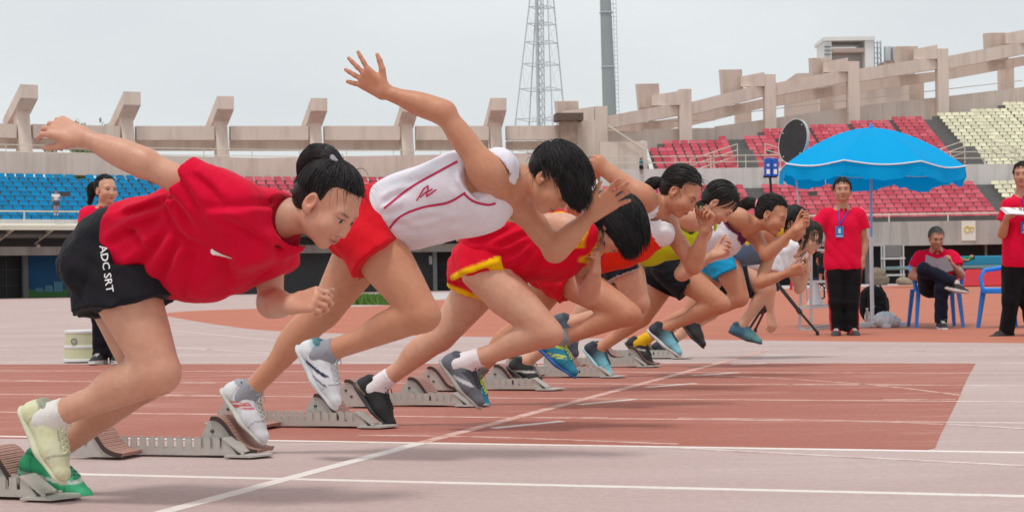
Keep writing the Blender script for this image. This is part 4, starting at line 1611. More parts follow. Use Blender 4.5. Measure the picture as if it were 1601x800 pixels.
for s0, s1, n in UP:
    for i in range(n):
        put_row(s0, s1 + .4, D2 + RUNR * i + .12, Z2 + RISE * i, 2)
seat_cols = {}
for k_, c in (('blue', BLUE), ('red', PINK), ('ivory', IVORY)):
    for j, f in enumerate((.90, 1.0, 1.10)):
        cc = np.clip(np.array(c) * f, 0, .85)
        if k_ == 'red':
            cc = cc * (1 - .05 * j) + np.array([.05, .05, .05]) * j * .5
        seat_cols[k_ + str(j)] = cc
# the ones that show largest stand alone: near ones not covered by the runners
def hidden(u, v):
    return 470 < u < 1000
order = sorted(range(len(SEATS)), key=lambda i: (hidden(SEATS[i][4], SEATS[i][5]), SEATS[i][3]))
single, rest = order[:300], order[300:]
for i in single:
    p, a, key, *_ = SEATS[i]
    o = link('seat', seat_mesh(seat_cols[key], key), stand)
    if not o.data.materials:
        pass
    o.location = Vector(p) - stand.location
    o.rotation_euler = (0, 0, a)
g0 = seat_geo()
gv, gf = np.array(g0.v), g0.f
allV, allC, quads = [], [], []
q4 = np.array([f for f in gf if len(f) == 4])
for i in rest:
    p, a, key, *_ = SEATS[i]
    ca, sa = math.cos(a), math.sin(a)
    R2 = np.array([[ca, -sa, 0], [sa, ca, 0], [0, 0, 1]])
    quads.append(q4 + len(allV) * len(gv))
    allV.append(gv @ R2.T + p - np.array(stand.location))
    allC.append(np.repeat(seat_cols[key][None], len(gv), 0))
if rest:
    me = mesh_np('seats', np.concatenate(allV), np.concatenate(quads), False, np.concatenate(allC))
    so = link('seats', me, stand, mat_attr('seat_plastic', .55, noise=.08, nscale=.35, spec=.2))
    tag(so, kind='stuff')

# ---- back wall, pillars and ring beams
def wallseg(u0, u1, d, v0a, v0b, v1a, v1b, th, name, m):
    """upright slab between photo columns, its top v0a->v0b and bottom v1a->v1b, d behind the front"""
    d0, d1 = d if isinstance(d, tuple) else (d, d)
    sa, sb = s_of(u0, d0, 9), s_of(u1, d1, 9)
    n = max(1, int(abs(sb - sa) / 2))
    mb = MB()
    V, F = [], []
    for i in range(n + 1):
        t = i / n
        s = sa + (sb - sa) * t
        u = u0 + (u1 - u0) * t
        d = d0 + (d1 - d0) * t
        zt, zb = z_of(u, v0a + (v0b - v0a) * t, s, d), z_of(u, v1a + (v1b - v1a) * t, s, d)
        V += [sp(s, d, zb), sp(s, d, zt), sp(s, d + th, zt), sp(s, d + th, zb)]
    for i in range(n):
        for j in range(4):
            j2 = (j + 1) % 4
            F.append((i * 4 + j, (i + 1) * 4 + j, (i + 1) * 4 + j2, i * 4 + j2))
    F += [(0, 1, 2, 3), (n * 4 + 3, n * 4 + 2, n * 4 + 1, n * 4)]
    mb.add(V, F)
    return mb.build(name, m, stand)
DB = .5 + RUNR * NROW_L
wallseg(-150, 400, DB + .1, 234, 247, 268, 280, .3, 'rear_wall', CONC)
wallseg(400, 905, DB + .1, 247, 238, 282, 275, .3, 'rear_wall', CONC)

def pillar(u, name='pillar', dz=0.0):
    d = DB + 1.6
    s = s_of(u, d, 9)
    t = np.append(nrm([np.interp(s, PS, _tan[:, 0]), np.interp(s, PS, _tan[:, 1])]), 0)
    mb = MB()
    col = [(d - .75, 6.6), (d + .15, 6.6), (d + .95, 9.9), (d + .25, 10.25)]
    hd = [(d + 2.7, 9.15), (d + 2.7, 9.85), (d - 1.15, 11.42), (d - 1.15, 10.66), (d + .25, 10.06)]
    w = .98
    mb.prism([sp(s, a, z + dz) - t * w / 2 * .72 for a, z in col], t * w * .72)
    mb.prism([sp(s, a, z + dz) - t * w / 2 for a, z in hd], t * w)
    return mb.build(name, CONC, stand, bevel=.02)
PU = [-110, 38, 200, 347, 494, 637, 776]
for u in PU:
    pillar(u, dz=(.22 if u < 100 else .05 if u < 250 else -.05 if u < 700 else .05))
for a, b in zip(PU[:-1] , PU[1:]):
    lf = lambda u: 10.0 * np.exp(-max(u, 0) / 300.0) * 0 + (190 if u < 0 else 194 if u < 100 else 197)
    wallseg(a + 14, b - 12, DB + 1.5, lf(a), lf(b), lf(a) + 22, lf(b) + 22, .5, 'ring_beam', CONC)
    wallseg(a + 14, b - 12, DB + 2.2, lf(a) + 20, lf(b) + 20, lf(a) + 38, lf(b) + 38, .5, 'ring_beam', CONC)
wallseg(792, 905, DB + 1.5, 197, 196, 219, 218, .5, 'ring_beam', CONC)
wallseg(792, 905, DB + 2.2, 221, 220, 234, 234, .5, 'ring_beam', CONC)

# right wing: columns, two rising beams, blocks behind
def ub(u):      # top of the rising beam in the photo
    return np.interp(u, [880, 945, 1072, 1205, 1335, 1475, 1601, 1750], [205, 180, 160, 130, 108, 88, 66, 40])
def DC(u):      # just behind the last row of seats there
    return float(np.interp(u, [905, 1010, 1072, 1205, 1336, 1476, 1618, 1750], [12.5, 13.6, 15.0, 17.2, 18.8, 20.4, 22.6, 24]))
def column(u, v_top, v_bot, w=.72, d=12.0, th=.9, name='column', m=CONC):
    s = s_of(u, d, 11)
    zt, zb = z_of(u, v_top, s, d), z_of(u, v_bot, s, d)
    mb = MB()
    mb.prism([sp(s - w / 2, d, zb), sp(s + w / 2, d, zb), sp(s + w / 2, d + th, zb), sp(s - w / 2, d + th, zb)], (0, 0, zt - zb))
    return mb.build(name, m, stand, bevel=.02)
for u, vt, vb in ((940, 166, 250), (1072, 139, 235), (1205, 116, 225), (1336, 96, 205), (1476, 76, 195), (1618, 52, 185)):
    column(u, vt, vb, d=DC(u))
    column(u - 42, ub(u - 42) + 22, vb, w=1.0, d=DC(u) + 2.9, th=.8)
cu = [905, 940, 1072, 1205, 1336, 1476, 1618, 1750]
for a, b in zip(cu[:-1], cu[1:]):
    wallseg(a + 8, b - 8, (DC(a) + .25, DC(b) + .25), ub(a), ub(b), ub(a) + 20, ub(b) + 20, .5, 'rising_beam', CONC)
    wallseg(a + 9, b - 9, (DC(a) + 2.2, DC(b) + 2.2), ub(a) + 18, ub(b) + 24, ub(a) + 36, ub(b) + 38, .4, 'rising_beam', CONC)
for a, b in ((1020, 1064), (1160, 1197), (1290, 1328), (1432, 1468), (1575, 1610), (880, 930)):
    wallseg(a, b, DC(b) + .1, ub(b) - 12, ub(b) - 19, ub(b) + 4, ub(b) + 3, .45, 'haunch', CONC)
def raked_block(u, vt, vb, w=1.35):
    d = DC(u)
    s = s_of(u, d + 2.2, 11)
    zt, zb = z_of(u, vt, s, d + 2.2), z_of(u, vb, s, d + 2.2)
    mb = MB()
    mb.prism([sp(s - w / 2 + .15, d + 1.6, zb), sp(s - w / 2, d + 1.2, zt - .15), sp(s - w / 2, d + 2.6, zt), sp(s - w / 2 + .15, d + 3.0, zb)], (w, 0, 0))
    return mb.build('pillar_head', CONC, stand, bevel=.02)
for u, vt, vb in ((887, 157, 200), (1014, 130, 170), (1143, 108, 150), (1282, 90, 130), (1417, 72, 110), (1556, 51, 95)):
    raked_block(u, vt, vb)
# rear wall of the upper tier climbing with it
for a, b, va, vb in ((950, 1006, 205, 205), (1006, 1118, 202, 200), (1118, 1262, 198, 177), (1262, 1390, 177, 160), (1390, 1470, 160, 152), (1470, 1760, 152, 116)):
    wallseg(a, b, (DC(a) + 1.0, DC(b) + 1.0), va, vb, va + 45, vb + 45, .3, 'rear_wall', CONC)
# rusty box on the end pillar
s = s_of(889, 9, 9)
mb = MB()
mb.prism([sp(s - .5, 8.4, z_of(889, 226, s, 9)), sp(s + .45, 8.4, z_of(889, 226, s, 9)), sp(s + .45, 9.2, z_of(889, 226, s, 9)), sp(s - .5, 9.2, z_of(889, 226, s, 9))], (0, 0, 1.5))
mb.build('rusty_panel', RUST, stand)
mb = MB()
mb.prism([sp(s - .75, 8.2, z_of(889, 190, s, 9)), sp(s + .75, 8.2, z_of(889, 190, s, 9)), sp(s + .75, 9.6, z_of(889, 190, s, 9)), sp(s - .75, 9.6, z_of(889, 190, s, 9))], (0, 0, .45))
mb.build('rusty_cap', mat('rust_dark', srgb(104, 88, 78), .85, noise=.3, nscale=3), stand)
column(912, 188, 290, w=1.3, d=9.4, th=1.0)

# ---- railings
def railing(s0, s1, d, z, h, n_bars, name='railing', step=2.0, r=.028, m=CREAM):
    mb = MB()
    n = max(2, int((s1 - s0) / step))
    ss = np.linspace(s0, s1, n + 1)
    for b in range(n_bars):
        mb.tube([sp(s, d, z + h * (b + 1) / n_bars) for s in ss], r, 5)
    for s in ss:
        mb.tube([sp(s, d, z), sp(s, d, z + h)], r, 5)
    return mb.build(name, m, stand, smooth=True)
railing(S_L, S_MID, .1, 3.92, .42, 1, step=3, r=.04)
railing(S_MID, S_R, .1, 3.45, .42, 1, step=3, r=.045)
railing(S_L, s_of(905, DB), DB + .25, 7.55, .75, 2, step=2.4)
railing(s_of(945, DW), S_R, DW + .2, ZW + 1.22, .75, 2, step=2.0)
for a, b, va, vb in ((1006, 1118, 190, 188), (1118, 1262, 182, 164), (1262, 1390, 164, 150), (1390, 1600, 150, 126)):
    mb = MB()
    da, db = DC(a) + .9, DC(b) + .9
    sa, sb = s_of(a, da, 10), s_of(b, db, 10)
    mb.tube([sp(sa, da, z_of(a, va, sa, da)), sp(sb, db, z_of(b, vb, sb, db))], .03, 5)
    mb.build('handrail', CREAM, stand)
# stairs from the walkway at the aisles, with handrails
for s_a in aisles[1:]:
    mb = MB()
    for i in range(10):
        mb.prism([sp(s_a - .5, D2 - 1.4 + .3 * i, ZW + .9 + .0), sp(s_a + .5, D2 - 1.4 + .3 * i, ZW + .9), sp(s_a + .5, D2 - 1.1 + .3 * i, ZW + .9), sp(s_a - .5, D2 - 1.1 + .3 * i, ZW + .9)], (0, 0, .16 * (i + 1)))
    mb.build('stair', STEP, stand)
    for q in (-1.6, 1.6):
        mb = MB()
        for hh in (.4, .75, 1.1):
            mb.tube([sp(s_a + q * 2.2, DW + .25, ZW + 1.0 + hh - .35), sp(s_a + q * .5, DW + .25, ZW + 1.9 + hh - .35)], .03, 5)
        for f in (0, .5, 1):
            p = sp(s_a + q * (2.2 - 1.7 * f), DW + .25, ZW + 1.0 + .9 * f)
            mb.tube([p + np.array([0, 0, -.6]), p + np.array([0, 0, .75])], .03, 5)
        mb.build('stair_rail', CREAM, stand)
mb = MB()      # sloping rail at the end of the upper tier
mb.tube([sp(s_of(952, D2), D2, z_of(952, 196, s_of(952, D2), D2)), sp(s_of(1008, D2), D2, z_of(1008, 233, s_of(1008, D2), D2)), sp(s_of(1009, D2), D2, z_of(1009, 256, s_of(1009, D2), D2))], .05, 6)
mb.build('stair_rail', CREAM, stand)

# ---- under the left wing: doors, a painted panel, trusses, lamps
def panel(u0, u1, v0, v1, d, th, name, m, parent=stand):
    s0, s1 = s_of(u0, d, 1), s_of(u1, d, 1)
    zt, zb = z_of((u0 + u1) / 2, v0, (s0 + s1) / 2, d), max(z_of((u0 + u1) / 2, v1, (s0 + s1) / 2, d), .01)
    mb = MB()
    mb.prism([sp(s0, d, zb), sp(s1, d, zb), sp(s1, d - th, zb), sp(s0, d - th, zb)], (0, 0, zt - zb))
    return mb.build(name, m, parent)
def door(u0, u1, v0, v1):
    D = panel(u0, u1, v0, v1, 4.99, .06, 'door', DOOR)
    for f in (0, .34, .67, 1):
        uu = u0 + (u1 - u0) * f
        panel(uu - .7, uu + .7, v0, v1, 4.92, .05, 'door_frame', mat('door_frame', srgb(74, 74, 78), .6), D)
    for f in (.02, .35, .68):
        vv = v0 + (v1 - v0) * f
        panel(u0, u1, vv - .6, vv + .6, 4.905, .04, 'door_bar', mat('door_frame', srgb(74, 74, 78), .6), D)
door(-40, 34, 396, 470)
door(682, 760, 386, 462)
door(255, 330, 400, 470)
panel(34, 42, 392, 470, 4.6, .3, 'post', mat('post_grey', srgb(120, 120, 122), .7))
panel(676, 682, 386, 464, 4.6, .3, 'post', mat('post_pale', srgb(168, 170, 172), .6))
mur = panel(43, 106, 396, 470, 4.98, .05, 'mural', mat('mural_blue', srgb(28, 92, 140), .7, noise=.25, nscale=.5))
panel(43, 106, 452, 470, 4.92, .03, 'mural_hill', mat('mural_green', srgb(76, 132, 70), .7, noise=.25, nscale=.8), mur)
for j, (a, b, h) in enumerate(((70, 82, 446), (84, 98, 440), (55, 66, 450))):
    panel(a, b, h, 456, 4.885, .02, 'mural_cloud', mat('mural_pale', srgb(92, 150, 176), .7, noise=.2, nscale=.8), mur)
panel(671, 676, 400, 413, 4.25, .02, 'notice', mat('notice_white', srgb(214, 214, 214), .6))
for u in list(range(-60, 470, 62)) + list(range(620, 900, 52)):
    s = s_of(u, 1, 3)
    mb = MB()
    a, b, c_ = sp(s, -1.1, 3.35), sp(s, 2.2, 2.75), sp(s, 2.2, 3.2)
    mb.bar(a, b, .05)
    mb.bar(a + np.array([0, .02, 0]), c_, .05)
    for f in (.35, .7):
        mb.bar(a + (b - a) * f, a + (c_ - a) * f + np.array([0, 0, .02]), .04)
    mb.build('eave_bracket', CREAM, stand)
for u in (60, 300, 560, 690):
    s = s_of(u, 1.9, 2.5)
    mb = MB()
    mb.lathe([(.03, 0), (.09, -.05), (.12, -.16), (.05, -.2)], sp(s, 1.9, 2.75), 10)
    mb.build('lamp', CREAM, stand, smooth=True)
# ---- right wing: notice on the parapet, posts and store under the tier
nt_ = panel(1504, 1526, 345, 376, -.21, .03, 'notice', mat('notice_paper', srgb(226, 224, 214), .7))
s_n = s_of(1515, -.25, 3)
mb = MB()
for q, rr in ((-.1, .16), (.14, .12)):
    c0 = sp(s_n + q, -.262, z_of(1515, 358, s_n, -.25))
    mb.tube([c0 + np.array([math.cos(a) * rr, 0, math.sin(a) * rr]) for a in np.linspace(0, 5.4, 12)], .03, 5)
mb.build('drawing', mat('notice_yellow', srgb(222, 196, 70), .7), nt_)
for u, w in ((1352, .25), (1465, .12), (1538, .12), (1210, .25), (1070, .25)):
    column(u, 380, 446, w=w, d=3.2, th=.25, name='post', m=mat('post_pale', srgb(168, 170, 172), .6))
# ------------------------------------------------------------------ beyond the stand
STEELG = mat('galvanised', srgb(190, 199, 204), .5, .1, noise=.08, nscale=1)  # steel grey lightened, distance haze on the lattice tower put into its colour
def tower():
    Y = 230.0
    root = empty('lattice_tower', 'tall grey lattice mast with a dense central column behind the stand', 'tower', at(846, 195, Y) * (1, 1, 0))
    cx = lambda v: np.interp(v, [-160, 0, 195], [847, 847, 845])
    hw = lambda v: np.interp(v, [-160, 0, 195, 420], [8, 19, 40, 66]) / FPX * Y
    rows = [-150, -110, -70, -35, -8, 12, 38, 67, 101, 140, 187, 235, 300, 380]
    rot = .42
    def corner(v, i):
        c = at(cx(v), v, Y)
        a = rot + i * math.pi / 2
        return c + np.array([math.cos(a), math.sin(a), 0]) * hw(v) * 1.08
    for i in range(4):
        mb = MB()
        mb.tube([corner(v, i) for v in rows], .09, 6)
        mb.build('leg', STEELG, root)
    for q, v in enumerate(rows):
        mb = MB()
        for i in range(4):
            mb.bar(corner(v, i), corner(v, (i + 1) % 4), .07)
            mb.bar(corner(v, i), at(cx(v), v, Y), .06)
        mb.build('ring', STEELG, root)
    for q in range(len(rows) - 1):
        mb = MB()
        for i in range(4):
            a, b = corner(rows[q], i), corner(rows[q + 1], (i + 1) % 4)
            m_ = (corner(rows[q + 1], i) + corner(rows[q + 1], (i + 1) % 4)) / 2
            mb.bar(corner(rows[q], i), m_, .022)
            mb.bar(corner(rows[q], (i + 1) % 4), m_, .022)
        mb.build('bracing', STEELG, root)
    # central column: a narrow lattice with a feeder pipe
    r = .55
    mb = MB()
    zs = np.linspace(at(846, 400, Y)[2], at(846, -150, Y)[2], 46)
    c0 = at(846, 195, Y)
    for i in range(4):
        a = .3 + i * math.pi / 2
        d, d2 = np.array([math.cos(a), math.sin(a)]) * r, np.array([math.cos(a + math.pi / 2), math.sin(a + math.pi / 2)]) * r
        P = lambda e, z: np.array([c0[0] + e[0], c0[1] + e[1], z])
        mb.bar(P(d, zs[0]), P(d, zs[-1]), .10)
        for k in range(len(zs) - 1):
            mb.bar(P(d, zs[k]), P(d2, zs[k + 1]), .06)
            mb.bar(P(d, zs[k]), P(d2, zs[k]), .06)
    mb.tube([c0 * (1, 1, 0) + np.array([-.42, -.3, zs[0]]), c0 * (1, 1, 0) + np.array([-.42, -.3, zs[-1]])], .17, 8)
    o = mb.build('central_column', STEELG, root)
    tag(o, kind='stuff')
tower()

def flood_mast():
    Y = 150.0
    b = at(953, 180, Y)
    root = empty('floodlight_mast', 'thick grey tapering mast with a caged ladder behind the stand', 'mast', b * (1, 1, 0))
    mb = MB()
    z = [0, at(952, 180, Y)[2], at(949, 20, Y)[2], at(947, -60, Y)[2]]
    lat = [1.25, 1.2 * .53, 1.05 * .53, .95 * .53]
    mb.tube([(b[0] + .1, b[1], z[0]), (b[0], b[1], z[1]), (b[0] - .18, b[1], z[2]), (b[0] - .3, b[1], z[3])], [.68, .60, .50, .45], 12)
    mb.build('pole', mat('mast_grey', srgb(150, 160, 160), .55, .1, noise=.06, nscale=.6), root, smooth=False)
    for v in (20, 105):
        mb = MB()
        p = at(950, v, Y)
        mb.lathe([(.57, -.05), (.60, -.05), (.60, .05), (.57, .05)], (b[0] - .18 + (v - 20) * .0011, b[1], p[2]), 12)
        mb.build('flange', STEELG, root)
    lad = MB()
    x0 = .82
    for dx in (-.10, .16):
        lad.bar((b[0] + x0 + dx, b[1] - .1, 2), (b[0] + x0 + dx - .32, b[1] - .1, z[3]), .05)
    n = 70
    for i in range(n):
        t = i / n
        zz = 2 + (z[3] - 2) * t
        lad.bar((b[0] + x0 - .10 - .32 * t, b[1] - .1, zz), (b[0] + x0 + .16 - .32 * t, b[1] - .1, zz), .045)
        if i % 3 == 0:
            lad.bar((b[0] + x0 - .35 - .32 * t, b[1] - .05, zz), (b[0] + x0 - .10 - .32 * t, b[1] - .05, zz), .05)
    lad.build('ladder', STEELG, root)
flood_mast()

def roof_block():
    Y = 190.0
    root = empty('building', 'pale grey rooftop house with water tanks rising above the right wing', 'building', at(1340, 200, Y) * (1, 1, 0))
    W = mat('roof_house', srgb(222, 224, 222), .7, noise=.08, nscale=.4)
    B_ = mat('roof_house_beige', srgb(196, 178, 166), .8, noise=.08, nscale=.4)
    def bx(u0, u1, v0, v1, dep, name, m, y=0):
        a, b = at(u0, v1, Y + y), at(u1, v0, Y + y)
        mb = MB()
        mb.box(((a[0] + b[0]) / 2, Y + y + dep / 2, (a[2] + b[2]) / 2), (b[0] - a[0], dep, b[2] - a[2]))
        return mb.build(name, m, root)
    bx(1250, 1430, 112, 430, 9, 'wall', B_, 1)
    bx(1290, 1300, 62, 112, 5, 'wall', W)
    bx(1353, 1366, 62, 112, 5, 'wall', W)
    bx(1301, 1352, 75, 82, 4, 'beam', B_, .2)
    bx(1301, 1352, 86, 112, 4, 'wall', W, 3)
    bx(1288, 1368, 57, 64, 6, 'roof', W, -.3)
    for v in (72, 78, 84, 90):
        bx(1289, 1299, v, v + 2.4, .15, 'louvre', mat('louvre_grey', srgb(130, 134, 136), .6), -.12)
    for v in (66, 74, 82, 90, 98):
        bx(1366.5, 1378, v, v + 1.4, .3, 'rail', STEELG, .6)
    for u in (1366.5, 1372, 1377):
        bx(u, u + 1, 64, 112, .3, 'rail', STEELG, 1.0)
    for u in (1388, 1400):
        p = at(u, 96, Y)
        mb = MB()
        mb.lathe([(.40, 0), (.42, .1), (.42, 1.5), (.36, 1.62), (.1, 1.68)], p, 14)
        mb.build('tank', mat('tank_steel', srgb(188, 190, 192), .35, .6), root, smooth=True)
    bx(1382, 1408, 96, 112, 3, 'wall', B_)
roof_block()

def leaf_tree(name, label, base, h, r, seed, col, n=1800, leaf=.22):
    rs = np.random.RandomState(seed)
    root = empty(name, label, 'tree', (base[0], base[1], 0))
    mb = MB()
    b = Vector((base[0], base[1], 0))
    mb.tube([b, b + Vector((.1, 0, h * .4)), b + Vector((-.1, .1, h * .75))], [.22, .16, .07], 8)
    for k in range(6):
        a = k * 1.05 + rs.rand()
        p = b + Vector((0, 0, h * (.35 + .07 * k)))
        mb.tube([p, p + Vector((math.cos(a) * r * .4, math.sin(a) * r * .4, h * .12)), p + Vector((math.cos(a) * r * .75, math.sin(a) * r * .75, h * .2))], [.09, .05, .02], 6)
    mb.build('trunk', mat('bark', (.09, .07, .05), .9, noise=.3, nscale=6), root)
    cl = rs.normal(size=(26, 3)) * (r * .45, r * .45, h * .14) + (base[0], base[1], h * .74)
    V, F, C = [], [], []
    for i in range(n):
        c = cl[rs.randint(26)] + rs.normal(size=3) * r * .17
        d1, d2 = nrm(rs.normal(size=3)) * leaf, nrm(rs.normal(size=3)) * leaf * .6
        k = len(V)
        V += [c - d1, c + d2, c + d1, c - d2]
        F.append((k, k + 1, k + 2, k + 3))
        C += [np.array(col) * (.7 + .6 * rs.rand())] * 4
    V = np.array(V) - np.array([base[0], base[1], 0])
    link('crown', mesh_np('crown', V, np.array(F), False, np.array(C)), root, mat_attr('leaves', .6, noise=.2, nscale=2))
p = at(140, 240, 118)
leaf_tree('tree', 'pale green tree top showing behind the left wing', p, at(140, 190, 118)[2] - .6, 1.6, 3, (.30, .34, .22))
p = at(118, 240, 112)
leaf_tree('shrub', 'low green shrub behind the rail of the left wing', p, at(118, 234, 112)[2], 2.2, 5, (.09, .16, .03), 1500)
bpy.data.objects['shrub']['category'] = 'shrub'

# ------------------------------------------------------------------ officials' corner
BLUEP = mat('chair_blue', srgb(36, 132, 226), .35, noise=.05, nscale=3, spec=.6)
def plastic_chair(label, c, ang, name='plastic_chair'):
    """moulded armchair: seat, open back with slots, arms, four splayed legs"""
    root = empty(name, label, 'chair', (c[0], c[1], 0), 'blue plastic armchairs of the officials')
    M = Matrix.Rotation(ang, 3, 'Z')
    T = lambda x, y, z: M @ Vector((x, y, z)) + Vector((c[0], c[1], 0))
    P = lambda *a: [T(*q) for q in a]
    mb = MB()                                   # seat with a rolled front (+y is the front)
    n = 7
    prof = [(-.22, .41), (-.10, .415), (.06, .43), (.18, .435), (.225, .42), (.235, .385)]
    for (ya, za), (yb, zb) in zip(prof[:-1], prof[1:]):
        wa = .235 - .02 * (ya < 0)
        mb.prism(P((-wa, ya, za), (wa, ya, za), (wa, yb, zb), (-wa, yb, zb)), (0, 0, .018))
    mb.build('seat', BLUEP, root, bevel=.003)
    legs = [(-1, 1), (1, 1), (-1, -1), (1, -1)]
    for sx, sy in legs:
        mb = MB()
        a, b = T(sx * .225, sy * .20, .44), T(sx * .265, sy * (.255 if sy > 0 else .29), 0)
        d1 = (M @ Vector((.05, 0, 0))); d2 = (M @ Vector((0, .022, 0)))
        mb.add([a - d1 * .5 - d2, a + d1 * .5 - d2, a + d1 * .5 + d2, a - d1 * .5 + d2, b - d1 * .35 - d2 * .8, b + d1 * .35 - d2 * .8, b + d1 * .35 + d2 * .8, b - d1 * .35 + d2 * .8],
               [(0, 1, 2, 3), (7, 6, 5, 4), (0, 4, 5, 1), (1, 5, 6, 2), (2, 6, 7, 3), (3, 7, 4, 0)])
        mb.build('leg', BLUEP, root, bevel=.004)
    for sx in (-1, 1):
        mb = MB()
        mb.tube(P((sx * .25, .19, .43), (sx * .275, .20, .56), (sx * .275, .15, .645), (sx * .27, -.05, .665), (sx * .245, -.225, .70), (sx * .20, -.265, .80)), [.024, .024, .028, .026, .024, .024], 8)
        mb.build('arm', BLUEP, root, smooth=True)
    mb = MB()
    top = [(-.20, -.265, .79), (-.12, -.285, .85), (0, -.29, .87), (.12, -.285, .85), (.20, -.265, .79)]
    mb.tube(P(*top), .026, 8)
    o = mb.build('backrest', BLUEP, root, smooth=True)
    for x in (-.14, -.07, 0, .07, .14):
        mb = MB()
        mb.bar(T(x, -.215, .42), T(x * 1.02, -.282, .85 - abs(x) * .3), .042, .012, up=tuple(M @ Vector((0, 1, 0))))
        mb.build('slat', BLUEP, o)
    return root

c1 = ground(1463, 511)
plastic_chair('blue plastic armchair under the seated man', c1, math.pi * .98)
c2 = ground(1582, 512)
plastic_chair('empty blue plastic armchair beside the man at the right edge', c2, math.pi * .64)
c3 = ground(1632, 510)
plastic_chair('blue plastic armchair cut off by the right edge', c3, math.pi * 1.0)

def umbrella():
    Y = ground(1364, 511)[1]
    k = Y / FPX
    base = ground(1364, 511)
    root = empty('parasol', 'large sky-blue parasol with white piping on a white pole', 'parasol', base)
    apex = at(1362, 200, Y)
    R = 146 * k
    zr = at(1362, 262, Y)[2]
    n = 8
    mats = [mat('parasol_blue', srgb(10, 140, 214), .7, noise=.05, nscale=4)]
    m_, nt, b = new_mat('parasol_cloth')
    b.inputs['Base Color'].default_value = (*srgb(0, 178, 244), 1); b.inputs['Specular IOR Level'].default_value = .15
    b.inputs['Roughness'].default_value = .75
    tl = nt.nodes.new('ShaderNodeBsdfTranslucent'); tl.inputs[0].default_value = (*srgb(0, 190, 255), 1)
    ms = nt.nodes.new('ShaderNodeMixShader'); ms.inputs[0].default_value = .30
    nt.links.new(b.outputs[0], ms.inputs[1]); nt.links.new(tl.outputs[0], ms.inputs[2])
    nt.links.new(ms.outputs[0], nt.nodes['Material Output'].inputs['Surface'])
    tilt = Matrix.Rotation(math.radians(2.0), 3, 'Y')
    rs = np.random.RandomState(8)
    def pt(a, t, drop=0.0):
        # t 0..1 from apex to rim, between ribs the cloth is pulled in and sags
        seg = (a / (2 * math.pi) * n) % 1
        sag = math.sin(seg * math.pi)
        r = R * t * (1 - .055 * sag * t)
        z = zr + (apex[2] - zr) * (1 - (t ** 1.75)) - .045 * sag * math.sin(t * math.pi) - .045 * sag * t ** 3
        v = tilt @ Vector((r * math.cos(a), r * math.sin(a), z - apex[2] - drop))
        return v + Vector((apex[0], apex[1], apex[2]))
    A0 = .32
    for i in range(n):
        V, F = [], []
        na, nt_ = 10, 12
        for ia in range(na + 1):
            a = A0 + (i + ia / na) * 2 * math.pi / n
            for it in range(nt_ + 1):
                V.append(pt(a - A0, max(it / nt_, .02)))
        # rotate by A0 about the pole
        rot = Matrix.Rotation(A0, 3, 'Z')
        V = [rot @ (v - Vector(apex)) + Vector(apex) for v in V]
        for ia in range(na):
            for it in range(nt_):
                p = ia * (nt_ + 1) + it
                F.append((p, p + 1, p + nt_ + 2, p + nt_ + 1))
        mb = MB(); mb.add(V, F)
        o = mb.build('panel', m_, root, smooth=True)
        # valance and piping
        V, F, pip = [], [], []
        for ia in range(13):
            fr = ia / 12
            a = (i + fr) * 2 * math.pi / n
            e = rot @ (pt(a, 1.0) - Vector(apex)) + Vector(apex)
            out = Vector((math.cos(a + A0), math.sin(a + A0), 0))
            wob = .012 * math.sin(fr * 9 + i * 2) + .008 * math.sin(fr * 23 + i)
            drop = .135 + .035 * math.sin(fr * math.pi) + .01 * rs.normal()
            V += [e + Vector((0, 0, .001)), e + out * wob * .6 + Vector((0, 0, -drop * .5)), e + out * wob + Vector((0, 0, -drop))]
            pip.append(e + out * .006)
        for ia in range(12):
            for q in range(2):
                p = ia * 3 + q
                F.append((p, p + 1, p + 4, p + 3))
        mb = MB(); mb.add(V, F)
        mb.build('valance', m_, o, smooth=True)
        mb = MB(); mb.tube(pip, .009, 5)
        mb.build('piping', mat('piping_white', srgb(236, 238, 240), .7), o, smooth=True)
        mb = MB()
        a = i * 2 * math.pi / n
        hub = Vector((apex[0], apex[1], apex[2] - .05))
        mb.tube([hub] + [rot @ (pt(a, t, .02) - Vector(apex)) + Vector(apex) for t in (.25, .5, .75, .99)], .006, 5)
        mb.build('rib', mat('rib_steel', srgb(200, 204, 208), .4, .6), root)
    mb = MB()
    mb.lathe([(.035, 0), (.03, .03), (.012, .06), (.006, .085)], apex - np.array([0, 0, .02]), 10)
    mb.build('finial', mats[0], root, smooth=True)
    mid = at(1363, 370, Y)
    mb = MB(); mb.tube([(apex[0], apex[1], apex[2]), (base[0], base[1], mid[2])], .017, 10)
    mb.build('pole', mat('pole_bluegrey', srgb(150, 170, 205), .4, .3), root, smooth=True)
    mb = MB(); mb.tube([(base[0], base[1], mid[2]), (base[0], base[1], .04)], .023, 10)
    mb.build('pole_sleeve', mat('white_paint', srgb(226, 228, 230), .4), root, smooth=True)
    for a in (.25, .25 + math.pi / 2):
        mb = MB()
        d = np.array([math.cos(a), math.sin(a), 0]) * .42
        mb.bar(base - d + UPV * (.025 if a < 1 else .026), base + d + UPV * (.025 if a < 1 else .026), .06, .05 if a < 1 else .046)
        mb.build('foot', mat('white_paint', srgb(226, 228, 230), .4), root, bevel=.004)
umbrella()

